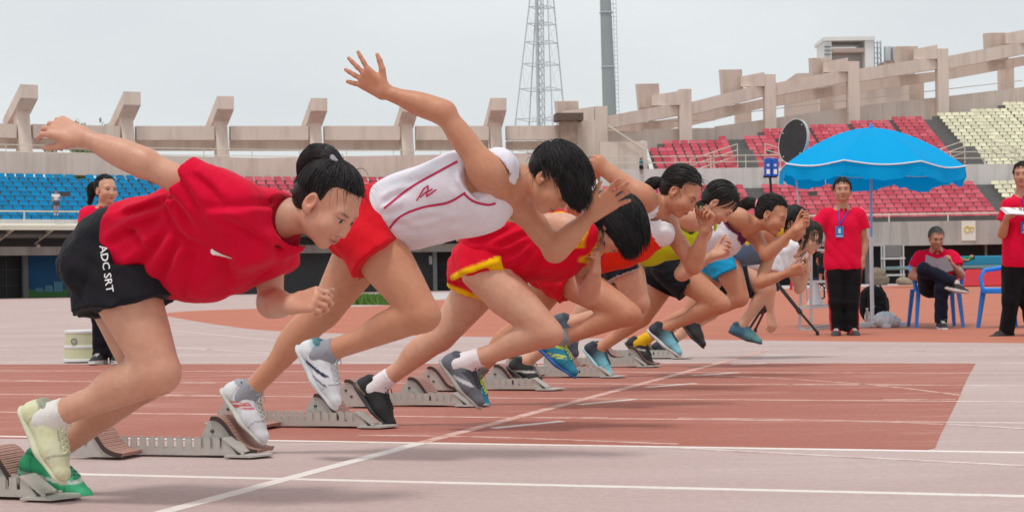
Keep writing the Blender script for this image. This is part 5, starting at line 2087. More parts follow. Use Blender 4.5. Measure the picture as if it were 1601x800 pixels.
BLK = mat('black_plastic', srgb(30, 30, 32), .45)
ALM = mat('aluminium', srgb(200, 202, 204), .35, .7, noise=.06, nscale=8)
def tripod():
    Y = ground(1225, 524)[1]
    feet = [ground(1278, 524), ground(1168, 524), ground(1181, 519)]
    apex = at(1215, 440, Y + .1)
    root = empty('tripod', 'black tripod carrying two blue sensor boxes beside the farthest runner', 'tripod', (apex[0], apex[1], 0))
    for i, f in enumerate(feet):
        mb = MB()
        mid = apex * .45 + f * .55
        mb.tube([apex + np.array([0, 0, -.02]), mid], .020, 8)
        mb.tube([mid, f + UPV * .03], .014, 8)
        o = mb.build('leg', BLK, root, smooth=True)
        mb = MB(); mb.lathe([(.014, .045), (.018, .03), (.018, 0)], f, 8)
        mb.build('foot', mat('rubber', (.02, .02, .02), .8), o)
        mb = MB(); mb.tube([mid - nrm(f - apex) * .025, mid + nrm(f - apex) * .025], .026, 8)
        mb.build('clamp', BLK, o)
    top = at(1204, 276, Y + .1)
    mb = MB(); mb.tube([apex - UPV * .1, top], [.020, .014], 8); mb.build('column', BLK, root, smooth=True)
    mb = MB(); mb.bar(top + np.array([-.07, 0, 0]), top + np.array([.07, 0, 0]), .05, .025); mb.build('bracket', BLK, root, bevel=.004)
    for du in (-5.6, 5.6):
        c = at(1205.5 + du, 262, Y + .1)
        mb = MB(); mb.box(c, (.066, .09, .19))
        o = mb.build('sensor_box', mat('sensor_blue', srgb(16, 86, 190), .4), root, bevel=.006)
        mb = MB(); mb.lathe([(.016, 0), (.016, .006), (.010, .008)], c + np.array([0, -.0455, .02]), 12, axis=(0, -1, 0))
        mb.build('lens', mat('lens_pale', srgb(190, 205, 224), .2), o)
        mb = MB(); mb.box(c + np.array([0, -.0465, -.045]), (.034, .002, .05)); mb.build('label_plate', mat('print_white', srgb(240, 236, 238), .6), o)
tripod()

def ladder_stand():
    Y0 = ground(1262, 512)[1]
    f = [ground(1250, 516), ground(1268, 517), ground(1322, 510), ground(1306, 508)]
    root = empty('step_stand', 'aluminium step stand with thin pole behind the farthest runner', 'step stand', (f[0] + f[2]) * .5)
    tops = [at(1254, 392, f[0][1]), at(1268, 392, f[1][1]), at(1316, 396, f[2][1]), at(1304, 396, f[3][1])]
    tops = [np.array([t[0], t[1] + .0, t[2]]) for t in tops]
    for a, b in zip(f, tops):
        mb = MB(); mb.bar(a, b, .03); mb.build('leg', ALM, root)
    for v in (440, 478, 511):
        mb = MB()
        for i, j in ((0, 1), (1, 2), (2, 3), (3, 0)):
            z = at(1262, v, Y0)[2]
            def on(q):
                a, b = f[q], tops[q]
                t = (z - a[2]) / (b[2] - a[2])
                return a + (b - a) * t
            mb.bar(on(i), on(j), .028)
        mb.build('rung', ALM, root)
    mb = MB()
    P = [np.array([t[0], t[1], tops[0][2]]) for t in tops]
    mb.prism(P, (0, 0, .02)); mb.build('platform', ALM, root)
    # megaphone resting on the lower rung
    z = at(1272, 478, Y0)[2]
    c = at(1275, 470, Y0)
    mg = empty('megaphone', 'white megaphone standing on the lower rung of the step stand', 'megaphone', (c[0], c[1], z))
    mb = MB(); mb.lathe([(.105, .015), (.10, .03), (.06, .13), (.042, .24), (.042, .30), (.03, .31)], (c[0], c[1], z), 20); mb.build('horn', mat('white_paint', srgb(226, 228, 230), .4), mg, smooth=True)
    mb = MB(); mb.lathe([(.044, 0), (.044, .05)], (c[0], c[1], z + .29), 16); mb.build('cap', mat('mega_blue', srgb(30, 50, 100), .5), mg, smooth=True)
    mb = MB(); mb.tube([(c[0] + .04, c[1] - .02, z + .27), (c[0] + .10, c[1] - .03, z + .22), (c[0] + .10, c[1] - .03, z + .10), (c[0] + .05, c[1] - .02, z + .07)], .010, 8); mb.build('handle', BLK, mg, smooth=True)
    # disc on a pole
    p0, p1 = at(1262, 470, Y0 + .12), at(1243, 255, Y0 + .12)
    dr = empty('signal_disc', 'round black disc with white rim on a thin pole left of the parasol', 'disc', (p0[0], p0[1], p0[2]))
    mb = MB(); mb.tube([p0, p1], .011, 8); mb.build('pole', ALM, dr, smooth=True)
    c = at(1241, 221, Y0 + .1)
    nx = nrm(np.array([-.86, -.48, .16]))
    r = 36 / FPX * Y0
    mb = MB(); mb.lathe([(r * .2, -.012), (r * .955, -.012), (r * .955, .012), (r * .2, .014)], c, 40, axis=tuple(nx)); mb.build('face', mat('disc_black', srgb(46, 44, 46), .8, noise=.35, nscale=9), dr, smooth=False)
    mb = MB(); mb.lathe([(r * .957, -.016), (r, -.016), (r, .016), (r * .957, .016)], c, 40, axis=tuple(nx)); mb.f = mb.f[:-2]
    n_ = 40
    mb.f += [(3 * n_ + k, 3 * n_ + (k + 1) % n_, (k + 1) % n_, k) for k in range(n_)]
    mb.build('rim', mat('rim_grey', srgb(186, 186, 184), .5), dr)
    for a in (.5, 2.2, 3.9, 5.4):
        u_ = nrm(np.cross(nx, UPV)); w_ = np.cross(u_, nx)
        mb = MB(); mb.lathe([(.010, 0), (.010, .006), (.006, .008)], c + (u_ * math.cos(a) + w_ * math.sin(a)) * r * .85 + nx * .012, 8, axis=tuple(nx)); mb.build('bolt', ALM, dr)
ladder_stand()

def backpack():
    b = ground(1374, 506)
    k = b[1] / FPX
    c = np.array([b[0] + .0, b[1] + .25, 0])
    root = empty('backpack', 'black backpack standing behind the parasol pole', 'backpack', c)
    E3 = np.eye(3)
    P = [ell(c + np.array([0, 0, .20]), E3, (.19, .12, .22), .06), ell(c + np.array([-.02, 0, .34]), E3, (.15, .10, .14), .08), ell(c + np.array([.03, -.09, .15]), E3, (.13, .07, .12), .04)]
    V, Q = solid(P, .012, disp=wrinkle(51, .006, .8, (1, 0, 1)), clip=lambda p: .004 - p[:, 2])
    person_part('body', V, Q, root, CLOTH(), srgb(34, 34, 36))
    for q in (-.06, .06):
        mb = MB(); mb.tube([c + np.array([q, -.06, .48]), c + np.array([q * 1.6, -.16, .38]), c + np.array([q * 1.8, -.15, .2]), c + np.array([q * 1.5, -.11, .06])], .012, 6); mb.build('strap', mat('strap_black', srgb(22, 22, 24), .8), root, smooth=True)
    mb = MB(); mb.tube([c + np.array([-.13 + .1 * t, -.16 - .01 * t, .10 + .12 * t]) for t in (0, .5, 1)], .005, 5); mb.build('zip', mat('print_white', srgb(240, 236, 238), .6), root)
    # dark jacket hung over a stick behind the man
    g = ground(1362, 503)
    bt = ground(1356, 508)
    r2 = empty('water_bottle', 'clear plastic water bottle beside the parasol foot', 'bottle', bt)
    gl = mat('bottle_plastic', (.85, .9, .92), .12, trans=.75)
    mb = MB(); mb.lathe([(.030, 0), (.033, .01), (.033, .07), (.030, .08), (.033, .09), (.033, .13), (.014, .175), (.013, .19)], bt, 16); mb.build('bottle_body', gl, r2, smooth=True)
    mb = MB(); mb.lathe([(.016, 0), (.016, .018), (.013, .02)], bt + UPV * .19, 12); mb.build('cap', mat('white_paint', srgb(226, 228, 230), .4), r2)
    wb = ground(1387, 512)
    P = [ell(wb + np.array([0, .1, .085]), E3, (.14, .12, .10), .03), ell(wb + np.array([.06, .1, .06]), E3, (.12, .1, .07), .03)]
    V, Q = solid(P, .010, disp=wrinkle(57, .010, 1.6, (1, 0, 1)), clip=lambda p: .003 - p[:, 2])
    o = link('plastic_bag', mesh_np('plastic_bag', V, Q, True, np.repeat(srgb(214, 214, 216)[None], len(V), 0)), None, mat_attr('bag_film', .25, noise=.05, spec=.6))
    tag(o, 'crumpled white plastic bag on the ground by the parasol foot', 'bag')
backpack()

def lane_box():
    b = ground(131, 566)
    root = empty('lane_box', 'squat pale green tiered drum with white bands behind the nearest runner', 'drum', b)
    k = b[1] / FPX
    R = 29 * k
    m1 = mat('drum_green', srgb(206, 208, 172), .5, noise=.05, nscale=6)
    m2 = mat('white_paint', srgb(226, 228, 230), .4)
    h = 47 * k
    for i, (z0, z1, r0, r1) in enumerate(((.0, .45, 1.03, 1.0), (.5, 1.0 - .06, .985, .96))):
        mb = MB(); mb.lathe([(R * r0, h * z0), (R * r0, h * z0 + .004), (R * r1, h * z1), (R * r1 * .98, h * z1 + .002)], b + UPV * .01, 28); mb.build('tier', m1, root, smooth=True)
    for z, r in ((.0, 1.07), (.45, 1.03), (.94, .99)):
        mb = MB(); mb.lathe([(R * r * .98, h * z - .002), (R * r, h * z), (R * r, h * z + .016), (R * r * .97, h * z + .02)], b + UPV * .012, 28); mb.build('band', m2, root, smooth=True)
    mb = MB(); c = b + np.array([-.04, -R * .985, h * .72])
    mb.tube([c + np.array([math.cos(a) * .022, 0, math.sin(a) * .022]) for a in np.linspace(0, 6.283, 13)], .005, 5); mb.build('emblem', mat('emblem_blue', srgb(120, 130, 150), .6), root)
lane_box()

def far_props():
    # landing mat, its cover sagging
    Y = 72.0
    a, b = at(1497, 446, Y), at(1600, 446, Y)
    root = empty('landing_mat', 'long red covered landing mat at the foot of the right wing', 'mat', ((a[0] + b[0]) / 2, Y, 0))
    RedM = mat('mat_red', srgb(196, 24, 44), .6, noise=.12, nscale=.8, bump=.4, bscale=2)
    x0, x1 = at(1492, 446, Y)[0], at(1640, 446, Y)[0]
    mb = MB(); zt = at(1520, 421, Y)[2]
    mb.prism([(x0 + .55, Y, zt), (x1, Y, zt), (x1, Y - .35, .02), (x0 - .2, Y - .35, .02)], (0, 3, 0)); mb.build('cover', RedM, root, bevel=.05)
    mb = MB(); mb.box(((x0 + x1) / 2 - 1.1, Y + 1.5, zt + .10), (x1 - x0 + 2.4, 2.6, .14)); mb.build('top_pad', mat('mat_teal', srgb(112, 150, 150), .7, noise=.1, nscale=.8), root, bevel=.03)
    mb = MB(); c = at(1540, 405, Y + 3); mb.box((c[0] + .4, Y + 3.6, zt + .38), (3.2, .5, .42)); mb.build('bolster', mat('mat_blue', srgb(40, 140, 175), .7), root, bevel=.05)
    # white rack and box under the tier
    Y = 88.0
    rk = empty('equipment_rack', 'white metal rack holding a grey box under the right wing', 'rack', at(1390, 440, Y) * (1, 1, 0))
    wp = mat('rack_white', srgb(196, 198, 198), .5)
    for u in (1383, 1413):
        for dy in (0, .6):
            p = at(u, 440, Y); mb = MB(); mb.bar((p[0], Y + dy, 0), (p[0], Y + dy, at(u, 384, Y)[2]), .07); mb.build('post', wp, rk)
    for v in (404, 430):
        p, q = at(1381, v, Y), at(1415, v, Y); mb = MB(); mb.box(((p[0] + q[0]) / 2, Y + .3, p[2]), (q[0] - p[0], .7, .10)); mb.build('shelf', wp, rk)
    p = at(1398, 392, Y); mb = MB(); mb.box((p[0], Y + .3, p[2]), (.75, .5, .6)); mb.build('box', mat('crt_grey', srgb(120, 122, 122), .5), rk, bevel=.02)
    for i, (u, v, w, h, c, lab) in enumerate(((1372, 440, 1.0, 1.0, (128, 118, 104), 'brown bundle of sacking beside the white rack'), (1412, 441, .8, .45, (150, 136, 118), 'tan heap of rope at the foot of the white rack'))):
        g = at(u, v, Y - 1.0) * (1, 1, 0)
        P = [ell(g + np.array([0, 0, h * .4]), np.eye(3), (w * .45, .3, h * .5), .1), ell(g + np.array([.2, 0, h * .25]), np.eye(3), (w * .4, .3, h * .3), .1)]
        V, Q = solid(P, .05, disp=wrinkle(61 + i, .03, .25, (0, 0, 1)), clip=lambda p: .01 - p[:, 2])
        o = link('bundle', mesh_np('bundle', V, Q, True, np.repeat(srgb(*c)[None], len(V), 0)), None, CLOTH())
        tag(o, lab, 'bundle')
    # red stool
    Y = ground(1244, 453)[1]
    c = ground(1244, 453)
    st = empty('stool', 'red plastic stool in the distance behind the farthest runner', 'stool', c)
    rp = mat('stool_red', srgb(204, 24, 50), .4)
    mb = MB(); mb.box(c + UPV * .44, (.34, .34, .04)); mb.build('seat', rp, st, bevel=.01)
    for sx in (-1, 1):
        for sy in (-1, 1):
            mb = MB(); mb.bar(c + np.array([sx * .19, sy * .19, 0]), c + np.array([sx * .14, sy * .14, .42]), .05); mb.build('leg', rp, st)
far_props()
# ------------------------------------------------------------------ the eight sprinters
def runner_joints(k, d, face_pitch, face_yaw=0.0, face_roll=0.0):
    """d: joint -> (u, v, w); w metres towards the camera from the lane's middle"""
    J = {n: lane_pt(k, *p) for n, p in d.items() if len(p) == 3}
    cp, sp = math.cos(face_pitch), math.sin(face_pitch)
    f = RUN * cp * math.cos(face_yaw) - ACR * cp * math.sin(face_yaw) - UPV * sp
    up = RUN * sp + UPV * cp
    up = up + ACR * face_roll
    J['hB'] = head_basis(f, up)
    for sd in 'RL':
        h, t = J.pop('heel' + sd), J.pop('tip' + sd)
        J['toe' + sd] = nrm(t - h)
        J['kneeward' + sd] = nrm(J['kn' + sd] - J['an' + sd])
    return J

def root_of(J, name, label, cat, group=None):
    p = J['pel']
    return empty(name, label, cat, (p[0], p[1], 0.0), group)

GRP = 'sprinters leaving the starting blocks'
R_NEAR = -ACR      # towards the camera's side
SK1 = srgb(207, 155, 130)
SK2 = srgb(199, 141, 110)
SK3 = srgb(209, 159, 133)

def const(c):
    return np.array(c, float)

def shoes(root, J, vox, paintR, paintL, laceR, laceL, s=1.0, soleR=(0.55, 0.55, 0.55), soleL=(0.55, 0.55, 0.55), which='RL'):
    for sd, p, l, sc in (('R', paintR, laceR, soleR), ('L', paintL, laceL, soleL)):
        if sd in which:
            make_shoe(root, J['an' + sd], J['toe' + sd], J['kneeward' + sd], vox, p, l, s, sole_col=sc)

def mixc(w, a, b):
    w = np.clip(w, 0, 1)[:, None]
    return np.array(a) * (1 - w) + np.array(b) * w

def stripe(d, w, s=0.0015):
    return np.clip((w - np.abs(d)) / s + 0.5, 0, 1)

# ---- lane 1: red shirt, black shorts
def runner_one():
    J = runner_joints(0, dict(pel=(172, 398, 0), hipR=(186, 432, .085), hipL=(176, 432, -.085), chest=(368, 348, 0.01), neck=(438, 338, 0), head=(512, 320, 0.0),
        shR=(352, 318, .15), shL=(418, 372, -.12), elR=(228, 256, .22), wrR=(128, 214, .25), elL=(424, 474, -.12), wrL=(456, 476, .04),
        knR=(252, 582, .10), anR=(84, 650, .09), heelR=(32, 645, .09), tipR=(88, 750, .09),
        knL=(230, 592, -.07), anL=(74, 712, -.10), heelL=(30, 722, -.10), tipL=(134, 772, -.12)), math.radians(41), math.radians(10))
    root = root_of(J, 'person', 'runner in baggy red T-shirt and long black shorts, nearest to the camera', 'person', GRP)
    B = body_prims(J, 1.0, leg=1.02, calf=1.14)
    hands = dict(R=dict(d=J['wrR'] - J['elR'] - RUN * 0.02, palm=-UPV * 0.6 + ACR * 0.8, ts=1, curl=(.45, .5, .55, .6), spread=.06, thumb=.15),
                 L=dict(d=RUN * .9 + UPV * .15 - ACR * .2, palm=-UPV * .5 + ACR * .8, ts=1, curl=(.8, .85, .9, 1.0), spread=.05, thumb=.2))
    build_body(root, J, B, 0.0075, 0.0035, hands, SK1, hand_s=0.98)
    # shirt: loose, its belly hanging below the trunk, two wide short sleeves
    A, Lc, Fc = J['A'], J['Lc'], J['Fc']
    pt = lambda u, v, w: lane_pt(0, u, v, w)
    hem = (lane_pt(0, 205, 400, 0), -nrm(RUN + UPV * 0.06))
    T = [dict(p) for p in B['T']]
    T += [cone(pt(215, 385, 0), pt(330, 375, 0), .125, .125, .05, sq=(Lc, .78)), cone(pt(330, 370, 0), pt(415, 350, 0), .115, .075, .05, sq=(Lc, .78)),
          cone(pt(235, 412, .02), pt(310, 414, .02), .083, .080, .06, sq=(Lc, .7)), cone(pt(310, 414, .02), pt(410, 396, -.02), .080, .055, .06, sq=(Lc, .75))]
    for p in T:
        p['cut'] = [hem] if p['cut'] is None else p['cut']
    T += [cone(J['shR'] + RUN * .02 - UPV * .012, pt(262, 268, .205), .076, .060, .05, cut=(pt(288, 276, .2), nrm(pt(228, 252, .2) - pt(318, 300, .17) )))]
    T += [cone(pt(330, 322, .12), pt(285, 330, .06), .07, .06, .06)]
    T += [cone(J['shL'], pt(432, 455, -.13), .080, .072, .05, cut=(pt(428, 430, -.13), nrm(pt(436, 470, -.13) - pt(425, 400, -.13) + RUN * .03)))]
    T += [cone(pt(330, 325, .10), pt(390, 380, .10), .075, .06, .05), cone(pt(420, 345, 0), pt(455, 372, 0), .062, .04, .04)]
    neck_c = (J['neck'] + nrm(J['head'] - J['neck']) * 0.012 + Fc * 0.02, nrm(J['head'] - J['neck'] - Fc * 0.25))
    w1 = wrinkle(3, 0.0035, 0.5, (0.9, 0.2, -.5))
    w2 = fold_lines(lambda u, v: pt(u, v, .14), [
        [(266, 298), (272, 322), (284, 350), (303, 374), (336, 388)], [(180, 341), (210, 332), (238, 323), (266, 317)], [(176, 384), (204, 366), (232, 352), (270, 341)],
        [(198, 426), (224, 412), (246, 392), (276, 356)], [(236, 446), (262, 420), (284, 388), (294, 372)], [(262, 468), (284, 440), (300, 410), (312, 384)], [(312, 462), (330, 440), (344, 414), (352, 396)],
        [(364, 338), (384, 352), (404, 374), (418, 394)], [(290, 266), (312, 286), (328, 310), (340, 340)], [(272, 290), (292, 310), (308, 332), (318, 356)], [(424, 312), (398, 322), (370, 326), (338, 324)],
        [(352, 458), (372, 436), (392, 424), (420, 414)], [(196, 352), (226, 372), (240, 400)], [(322, 272), (352, 296), (372, 322)], [(430, 398), (436, 412), (444, 426)]], .0115, .0125, side=pt(300, 380, 0))
    Nk = J['neck']
    hd = J['head']
    ndir = nrm(hd - Nk)
    def clip(P):
        d = P - Nk
        a = d @ ndir
        rr = np.linalg.norm(d - a[:, None] * ndir, axis=1)
        return np.minimum(a - 0.028 + 0.42 * (d @ Fc), 0.10 - rr)
    V, Q = solid(T, 0.0062, 0.008, disp=lambda P: w1(P) + w2(P), clip=clip)
    c = np.repeat(srgb(214, 6, 52)[None], len(V), 0)
    d = V - Nk
    a = d @ ndir + 0.42 * (d @ Fc)
    c = mixc((np.abs(a - 0.022) < 0.010) * (np.linalg.norm(d, axis=1) < 0.11), c, srgb(150, 6, 30))
    sh = person_part('shirt', V, Q, root, CLOTH(), c)
    # white tick on the chest
    O = lane_pt(0, 345, 395, 0)
    k = 1 / 520.0
    X, Y = RUN, UPV
    tick = dense([(-15, 6), (-13, 1), (-7, -1), (2, -4), (19, -9)], 6) * k
    tw = np.interp(np.linspace(0, 1, len(tick)), [0, .12, .3, .6, 1], [.5, 5.5, 7.0, 4.5, .4]) * k
    decal(root, sh, ribbon2d(tick, tw), O, X, Y, ACR, mat('print_white', srgb(240, 236, 238), .6), 'chest_print')
    # shorts
    S = B['H'] + [B['T'][0]] + [cone(pt(186, 386, 0), pt(182, 410, 0), .112, .114, .05, sq=(J['Lp'], .74))]
    hemS = (pt(178, 481, 0), nrm(RUN * .16 - UPV * .987))
    S = S + [cone(pt(180, 425, w_), pt(184, 540, w_ * 1.25), .106, .126, .05, cut=hemS) for w_ in (.065, -.065)] + [cone(pt(214, 425, w_), pt(226, 540, w_ * 1.2), .098, .106, .05, cut=hemS) for w_ in (.07, -.06)]
    wcut = (pt(196, 372, 0), nrm(RUN + UPV * .1))
    w3 = wrinkle(9, 0.004, .9, (1, 0, .5))
    ctop = lambda P: np.minimum((P - wcut[0]) @ wcut[1] - .05, (P - pt(200, 415, 0)) @ UPV)
    V, Q = solid(S, 0.0075, 0.010, disp=w3, clip=ctop)
    so = person_part('shorts', V, Q, root, CLOTH(), srgb(34, 33, 38))
    Tx = text_polys('ADC SRT', 17.5 * k)
    dn = nrm(-UPV + RUN * .16)
    decal(root, so, Tx, lane_pt(0, 166, 420, .1), dn, nrm(RUN + UPV * .16), ACR, mat('print_white', srgb(240, 236, 238), .6), 'lettering')
    # hair: high ponytail folded over, side locks
    L = lambda u, v, w=0: lane_pt(0, u, v, w)
    tie = L(528, 254, 0)
    hair(root, J, 'pony', .005, 4, tie=tie - UPV * .01, n=1600, thick=.010, front=.0, lock=.0011,
         tail=[(L(526, 256), .018), (L(512, 242), .026), (L(490, 242), .027), (L(478, 256), .022), (L(472, 272), .012), (L(470, 282), .004)],
         extra=[cone(L(478, 290, 0), L(464, 300, 0), .024, .016, .02)])
    mb = MB()
    pts = [tie + nrm(RUN * math.cos(a) * .3 - ACR * math.sin(a) + UPV * math.cos(a) * -.35) * .024 + UPV * .004 for a in np.linspace(0, 2 * math.pi, 15)]
    mb.tube(pts, .009, 7)
    mb.build('hair_tie', mat('tie_grey', srgb(150, 152, 160), .8, noise=.3, nscale=80), root, smooth=True)
    # shoes: near one pale yellow-white, far one green
    pR = lambda x, y, z: mixc(np.clip(.5 + .5 * np.sin(60 * y + 40 * z), 0, 1) * .25, srgb(222, 222, 190), srgb(205, 205, 120))
    def pL(x, y, z):
        c = mixc(np.clip((y - .0) / .1, 0, 1), srgb(30, 150, 100), srgb(60, 185, 130))
        c = mixc(stripe(z + .045 - .25 * (y - .05), .005), c, srgb(210, 225, 215))
        return c
    sock(root, J, 'R', srgb(225, 222, 215), .006, .045)
    shoes(root, J, .0055, pR, pL, (.7, .72, .5), (.08, .35, .22), 1.0, (.62, .62, .45), (.05, .30, .20))
    return root, J

# ---- lane 2: white vest with crimson piping, red shorts
def runner_two():
    pt = lambda u, v, w=0: lane_pt(1, u, v, w)
    J = runner_joints(1, dict(pel=(578, 346, 0), hipR=(586, 384, .085), hipL=(572, 384, -.085), chest=(730, 292, .01), neck=(800, 276, 0), head=(866, 280, .0),
        shR=(762, 270, .15), shL=(812, 318, -.12), elR=(694, 176, .20), wrR=(600, 143, .24), elL=(868, 392, -.14), wrL=(926, 334, -.10),
        knR=(664, 492, .10), anR=(510, 551, .09), heelR=(476, 545, .09), tipR=(530, 636, .09),
        knL=(508, 486, -.08), anL=(390, 612, -.09), heelL=(352, 626, -.09), tipL=(412, 706, -.09)), math.radians(56), math.radians(8))
    root = root_of(J, 'person', 'runner in white vest with crimson piping, arm flung up behind with fingers spread', 'person', GRP)
    B = body_prims(J, 1.0, leg=1.0, calf=1.05)
    hands = dict(R=dict(d=nrm(J['wrR'] - J['elR']) + UPV * .35, palm=ACR * .9 + UPV * .2, ts=-1, curl=(.05, .05, .08, .1), spread=.42, thumb=1.0),
                 L=dict(d=RUN * .75 + UPV * .55 + ACR * .1, palm=-ACR * .8 + RUN * .3 - UPV * .3, ts=-1, curl=(.15, .12, .12, .15), spread=.22, thumb=.8))
    build_body(root, J, B, 0.0085, 0.0040, hands, SK2, hand_s=1.0)
    Lc, Lp, A, Fc = J['Lc'], J['Lp'], J['A'], J['Fc']
    hem = (pt(604, 340), -nrm(RUN + UPV * .45))
    T = [dict(p) for p in B['T'][:3]] + [dict(p) for p in B['T'][4:]]
    T += [cone(pt(630, 330), pt(740, 300), .108, .112, .05, sq=(Lc, .74)), cone(pt(640, 345), pt(760, 318), .075, .07, .05, sq=(Lc, .7))]
    for p in T:
        p['cut'] = [hem]
    T += [cone(J['neck'] + Lc * .10 - A * .01, J['neck'] - Lc * .05 - A * .01, .056, .050, .03)]
    sR, sL, Nk = J['shR'], J['shL'], J['neck']
    ndir = nrm(J['head'] - Nk)
    def clip(P):
        g = np.full(len(P), -1.0)
        for s_, sg in ((sR, 1), (sL, -1)):
            d = P - s_
            lat = d @ (Lc * sg)
            e = d - lat[:, None] * (Lc * sg)
            hole = .078 - np.sqrt(((e @ A + .012) / 1.0) ** 2 + ((e @ Fc) * 1.05 - .01) ** 2)
            g = np.maximum(g, np.minimum(hole, lat + .050))
        d = P - Nk
        a = d @ ndir
        rr = np.linalg.norm(d - a[:, None] * ndir, axis=1)
        g = np.maximum(g, np.minimum(a + .012 + .35 * (d @ Fc), .066 - rr))
        return g
    wv = wrinkle(13, .0020, .5, (.4, 0, -1))
    wf = fold_lines(lambda u, v: pt(u, v, .12), [[(604, 320), (624, 306), (650, 298)], [(610, 350), (640, 350), (670, 342), (700, 338)], [(628, 362), (660, 358), (700, 350), (740, 340)], [(720, 262), (716, 280), (722, 300)], [(600, 336), (622, 332), (640, 322)], [(640, 286), (668, 280), (690, 270)], [(740, 322), (764, 312), (786, 300)]], .0065, .011, side=pt(700, 310))
    w1 = lambda P: wv(P) + wf(P)
    V, Q = solid(T, .0075, .010, disp=w1, clip=clip)
    cl = clip(V)
    c = mixc(np.zeros(len(V)), srgb(232, 228, 236), srgb(232, 228, 236))
    vest = person_part('vest', V, Q, root, CLOTH(), c)
    crim = mat('piping_crimson', srgb(196, 22, 84), .6)
    k = 1 / 425.0
    O = pt(700, 300)
    loc = lambda L_: [((u - 700) * k, (300 - v) * k) for u, v in L_]
    for line in ([(597, 322), (640, 292), (680, 272), (716, 255)], [(606, 352), (625, 334), (660, 322), (700, 316), (728, 302)], [(725, 303), (740, 315), (762, 321), (775, 319)]):
        decal(root, vest, ribbon2d(dense(loc(line), 8), 3.4 * k), O, RUN, UPV, ACR, crim, 'piping')
    bolt = [[(650, 312), (662, 294), (669, 290), (668, 299), (676, 295)], [(656, 307), (667, 298), (666, 306), (682, 296)]]
    for line in bolt:
        decal(root, vest, ribbon2d(np.concatenate([np.linspace(a_, b_, 5) for a_, b_ in zip(np.array(loc(line))[:-1], np.array(loc(line))[1:])]), 2.2 * k), O, RUN, UPV, ACR, crim, 'emblem')
    S = B['H'] + [B['T'][0]] + [cone(pt(590, 338), pt(578, 352), .105, .112, .05, sq=(Lp, .74))]
    S += thigh_sleeve(J, 'R', .16, .016, .035) + thigh_sleeve(J, 'L', .10, .016, .03)
    V, Q = solid(S, .0080, .009, disp=wrinkle(17, .0045, .7, (.5, 0, 1)), clip=lambda P: (P - pt(618, 330)) @ nrm(RUN + UPV * .45))
    person_part('shorts', V, Q, root, CLOTH(), srgb(214, 22, 38))
    # cropped bowl of hair falling forward
    H = lambda u, v, w=0: pt(u, v, w)
    hair(root, J, 'short', .0055, 7, n=2200, thick=.014, front=.004, nape=-.045, length=.060, lock=.0011, messy=.03, part_dir=RUN * .7 - UPV * .5,
         tail=[(H(882, 256, .0), .062), (H(892, 274, .01), .060), (H(899, 294, .02), .050), (H(904, 308, .025), .032)],
         extra=[cone(H(890, 262, .0), H(898, 290, .0), .056, .044, .03), cone(H(900, 290, -.05), H(906, 330, -.05), .030, .008, .02)])
    def pR(x, y, z):
        c = mixc(np.clip((z + .03) / .03, 0, 1) * np.clip((.0 - y) / .03, 0, 1), srgb(226, 228, 232), srgb(90, 170, 170))
        c = mixc(stripe(x * 0 + (z + .05) - .45 * (y - .03), .006) * (y > -.01) * (y < .08), c, srgb(32, 36, 80))
        return mixc(stripe((z + .065) - .4 * (y - .06), .003) * (y > .02) * (y < .1), c, srgb(32, 36, 80))
    def pL(x, y, z):
        c = np.repeat(srgb(222, 222, 226)[None], len(x), 0)
        for q in (0, .012, .024):
            c = mixc(stripe((z + .045) - 1.1 * (y - .01 - q), .004) * (z < -.01) * (y < .09), c, srgb(206, 52, 40))
        return mixc((z > .008) * 1.0, c, srgb(40, 44, 84))
    sock(root, J, 'R', srgb(150, 152, 160), .007, .04)
    sock(root, J, 'L', srgb(150, 152, 160), .007, .035)
    shoes(root, J, .006, pR, pL, (.6, .6, .62), (.5, .5, .45), 1.02, (.62, .64, .66), (.55, .55, .5))
    return root, J

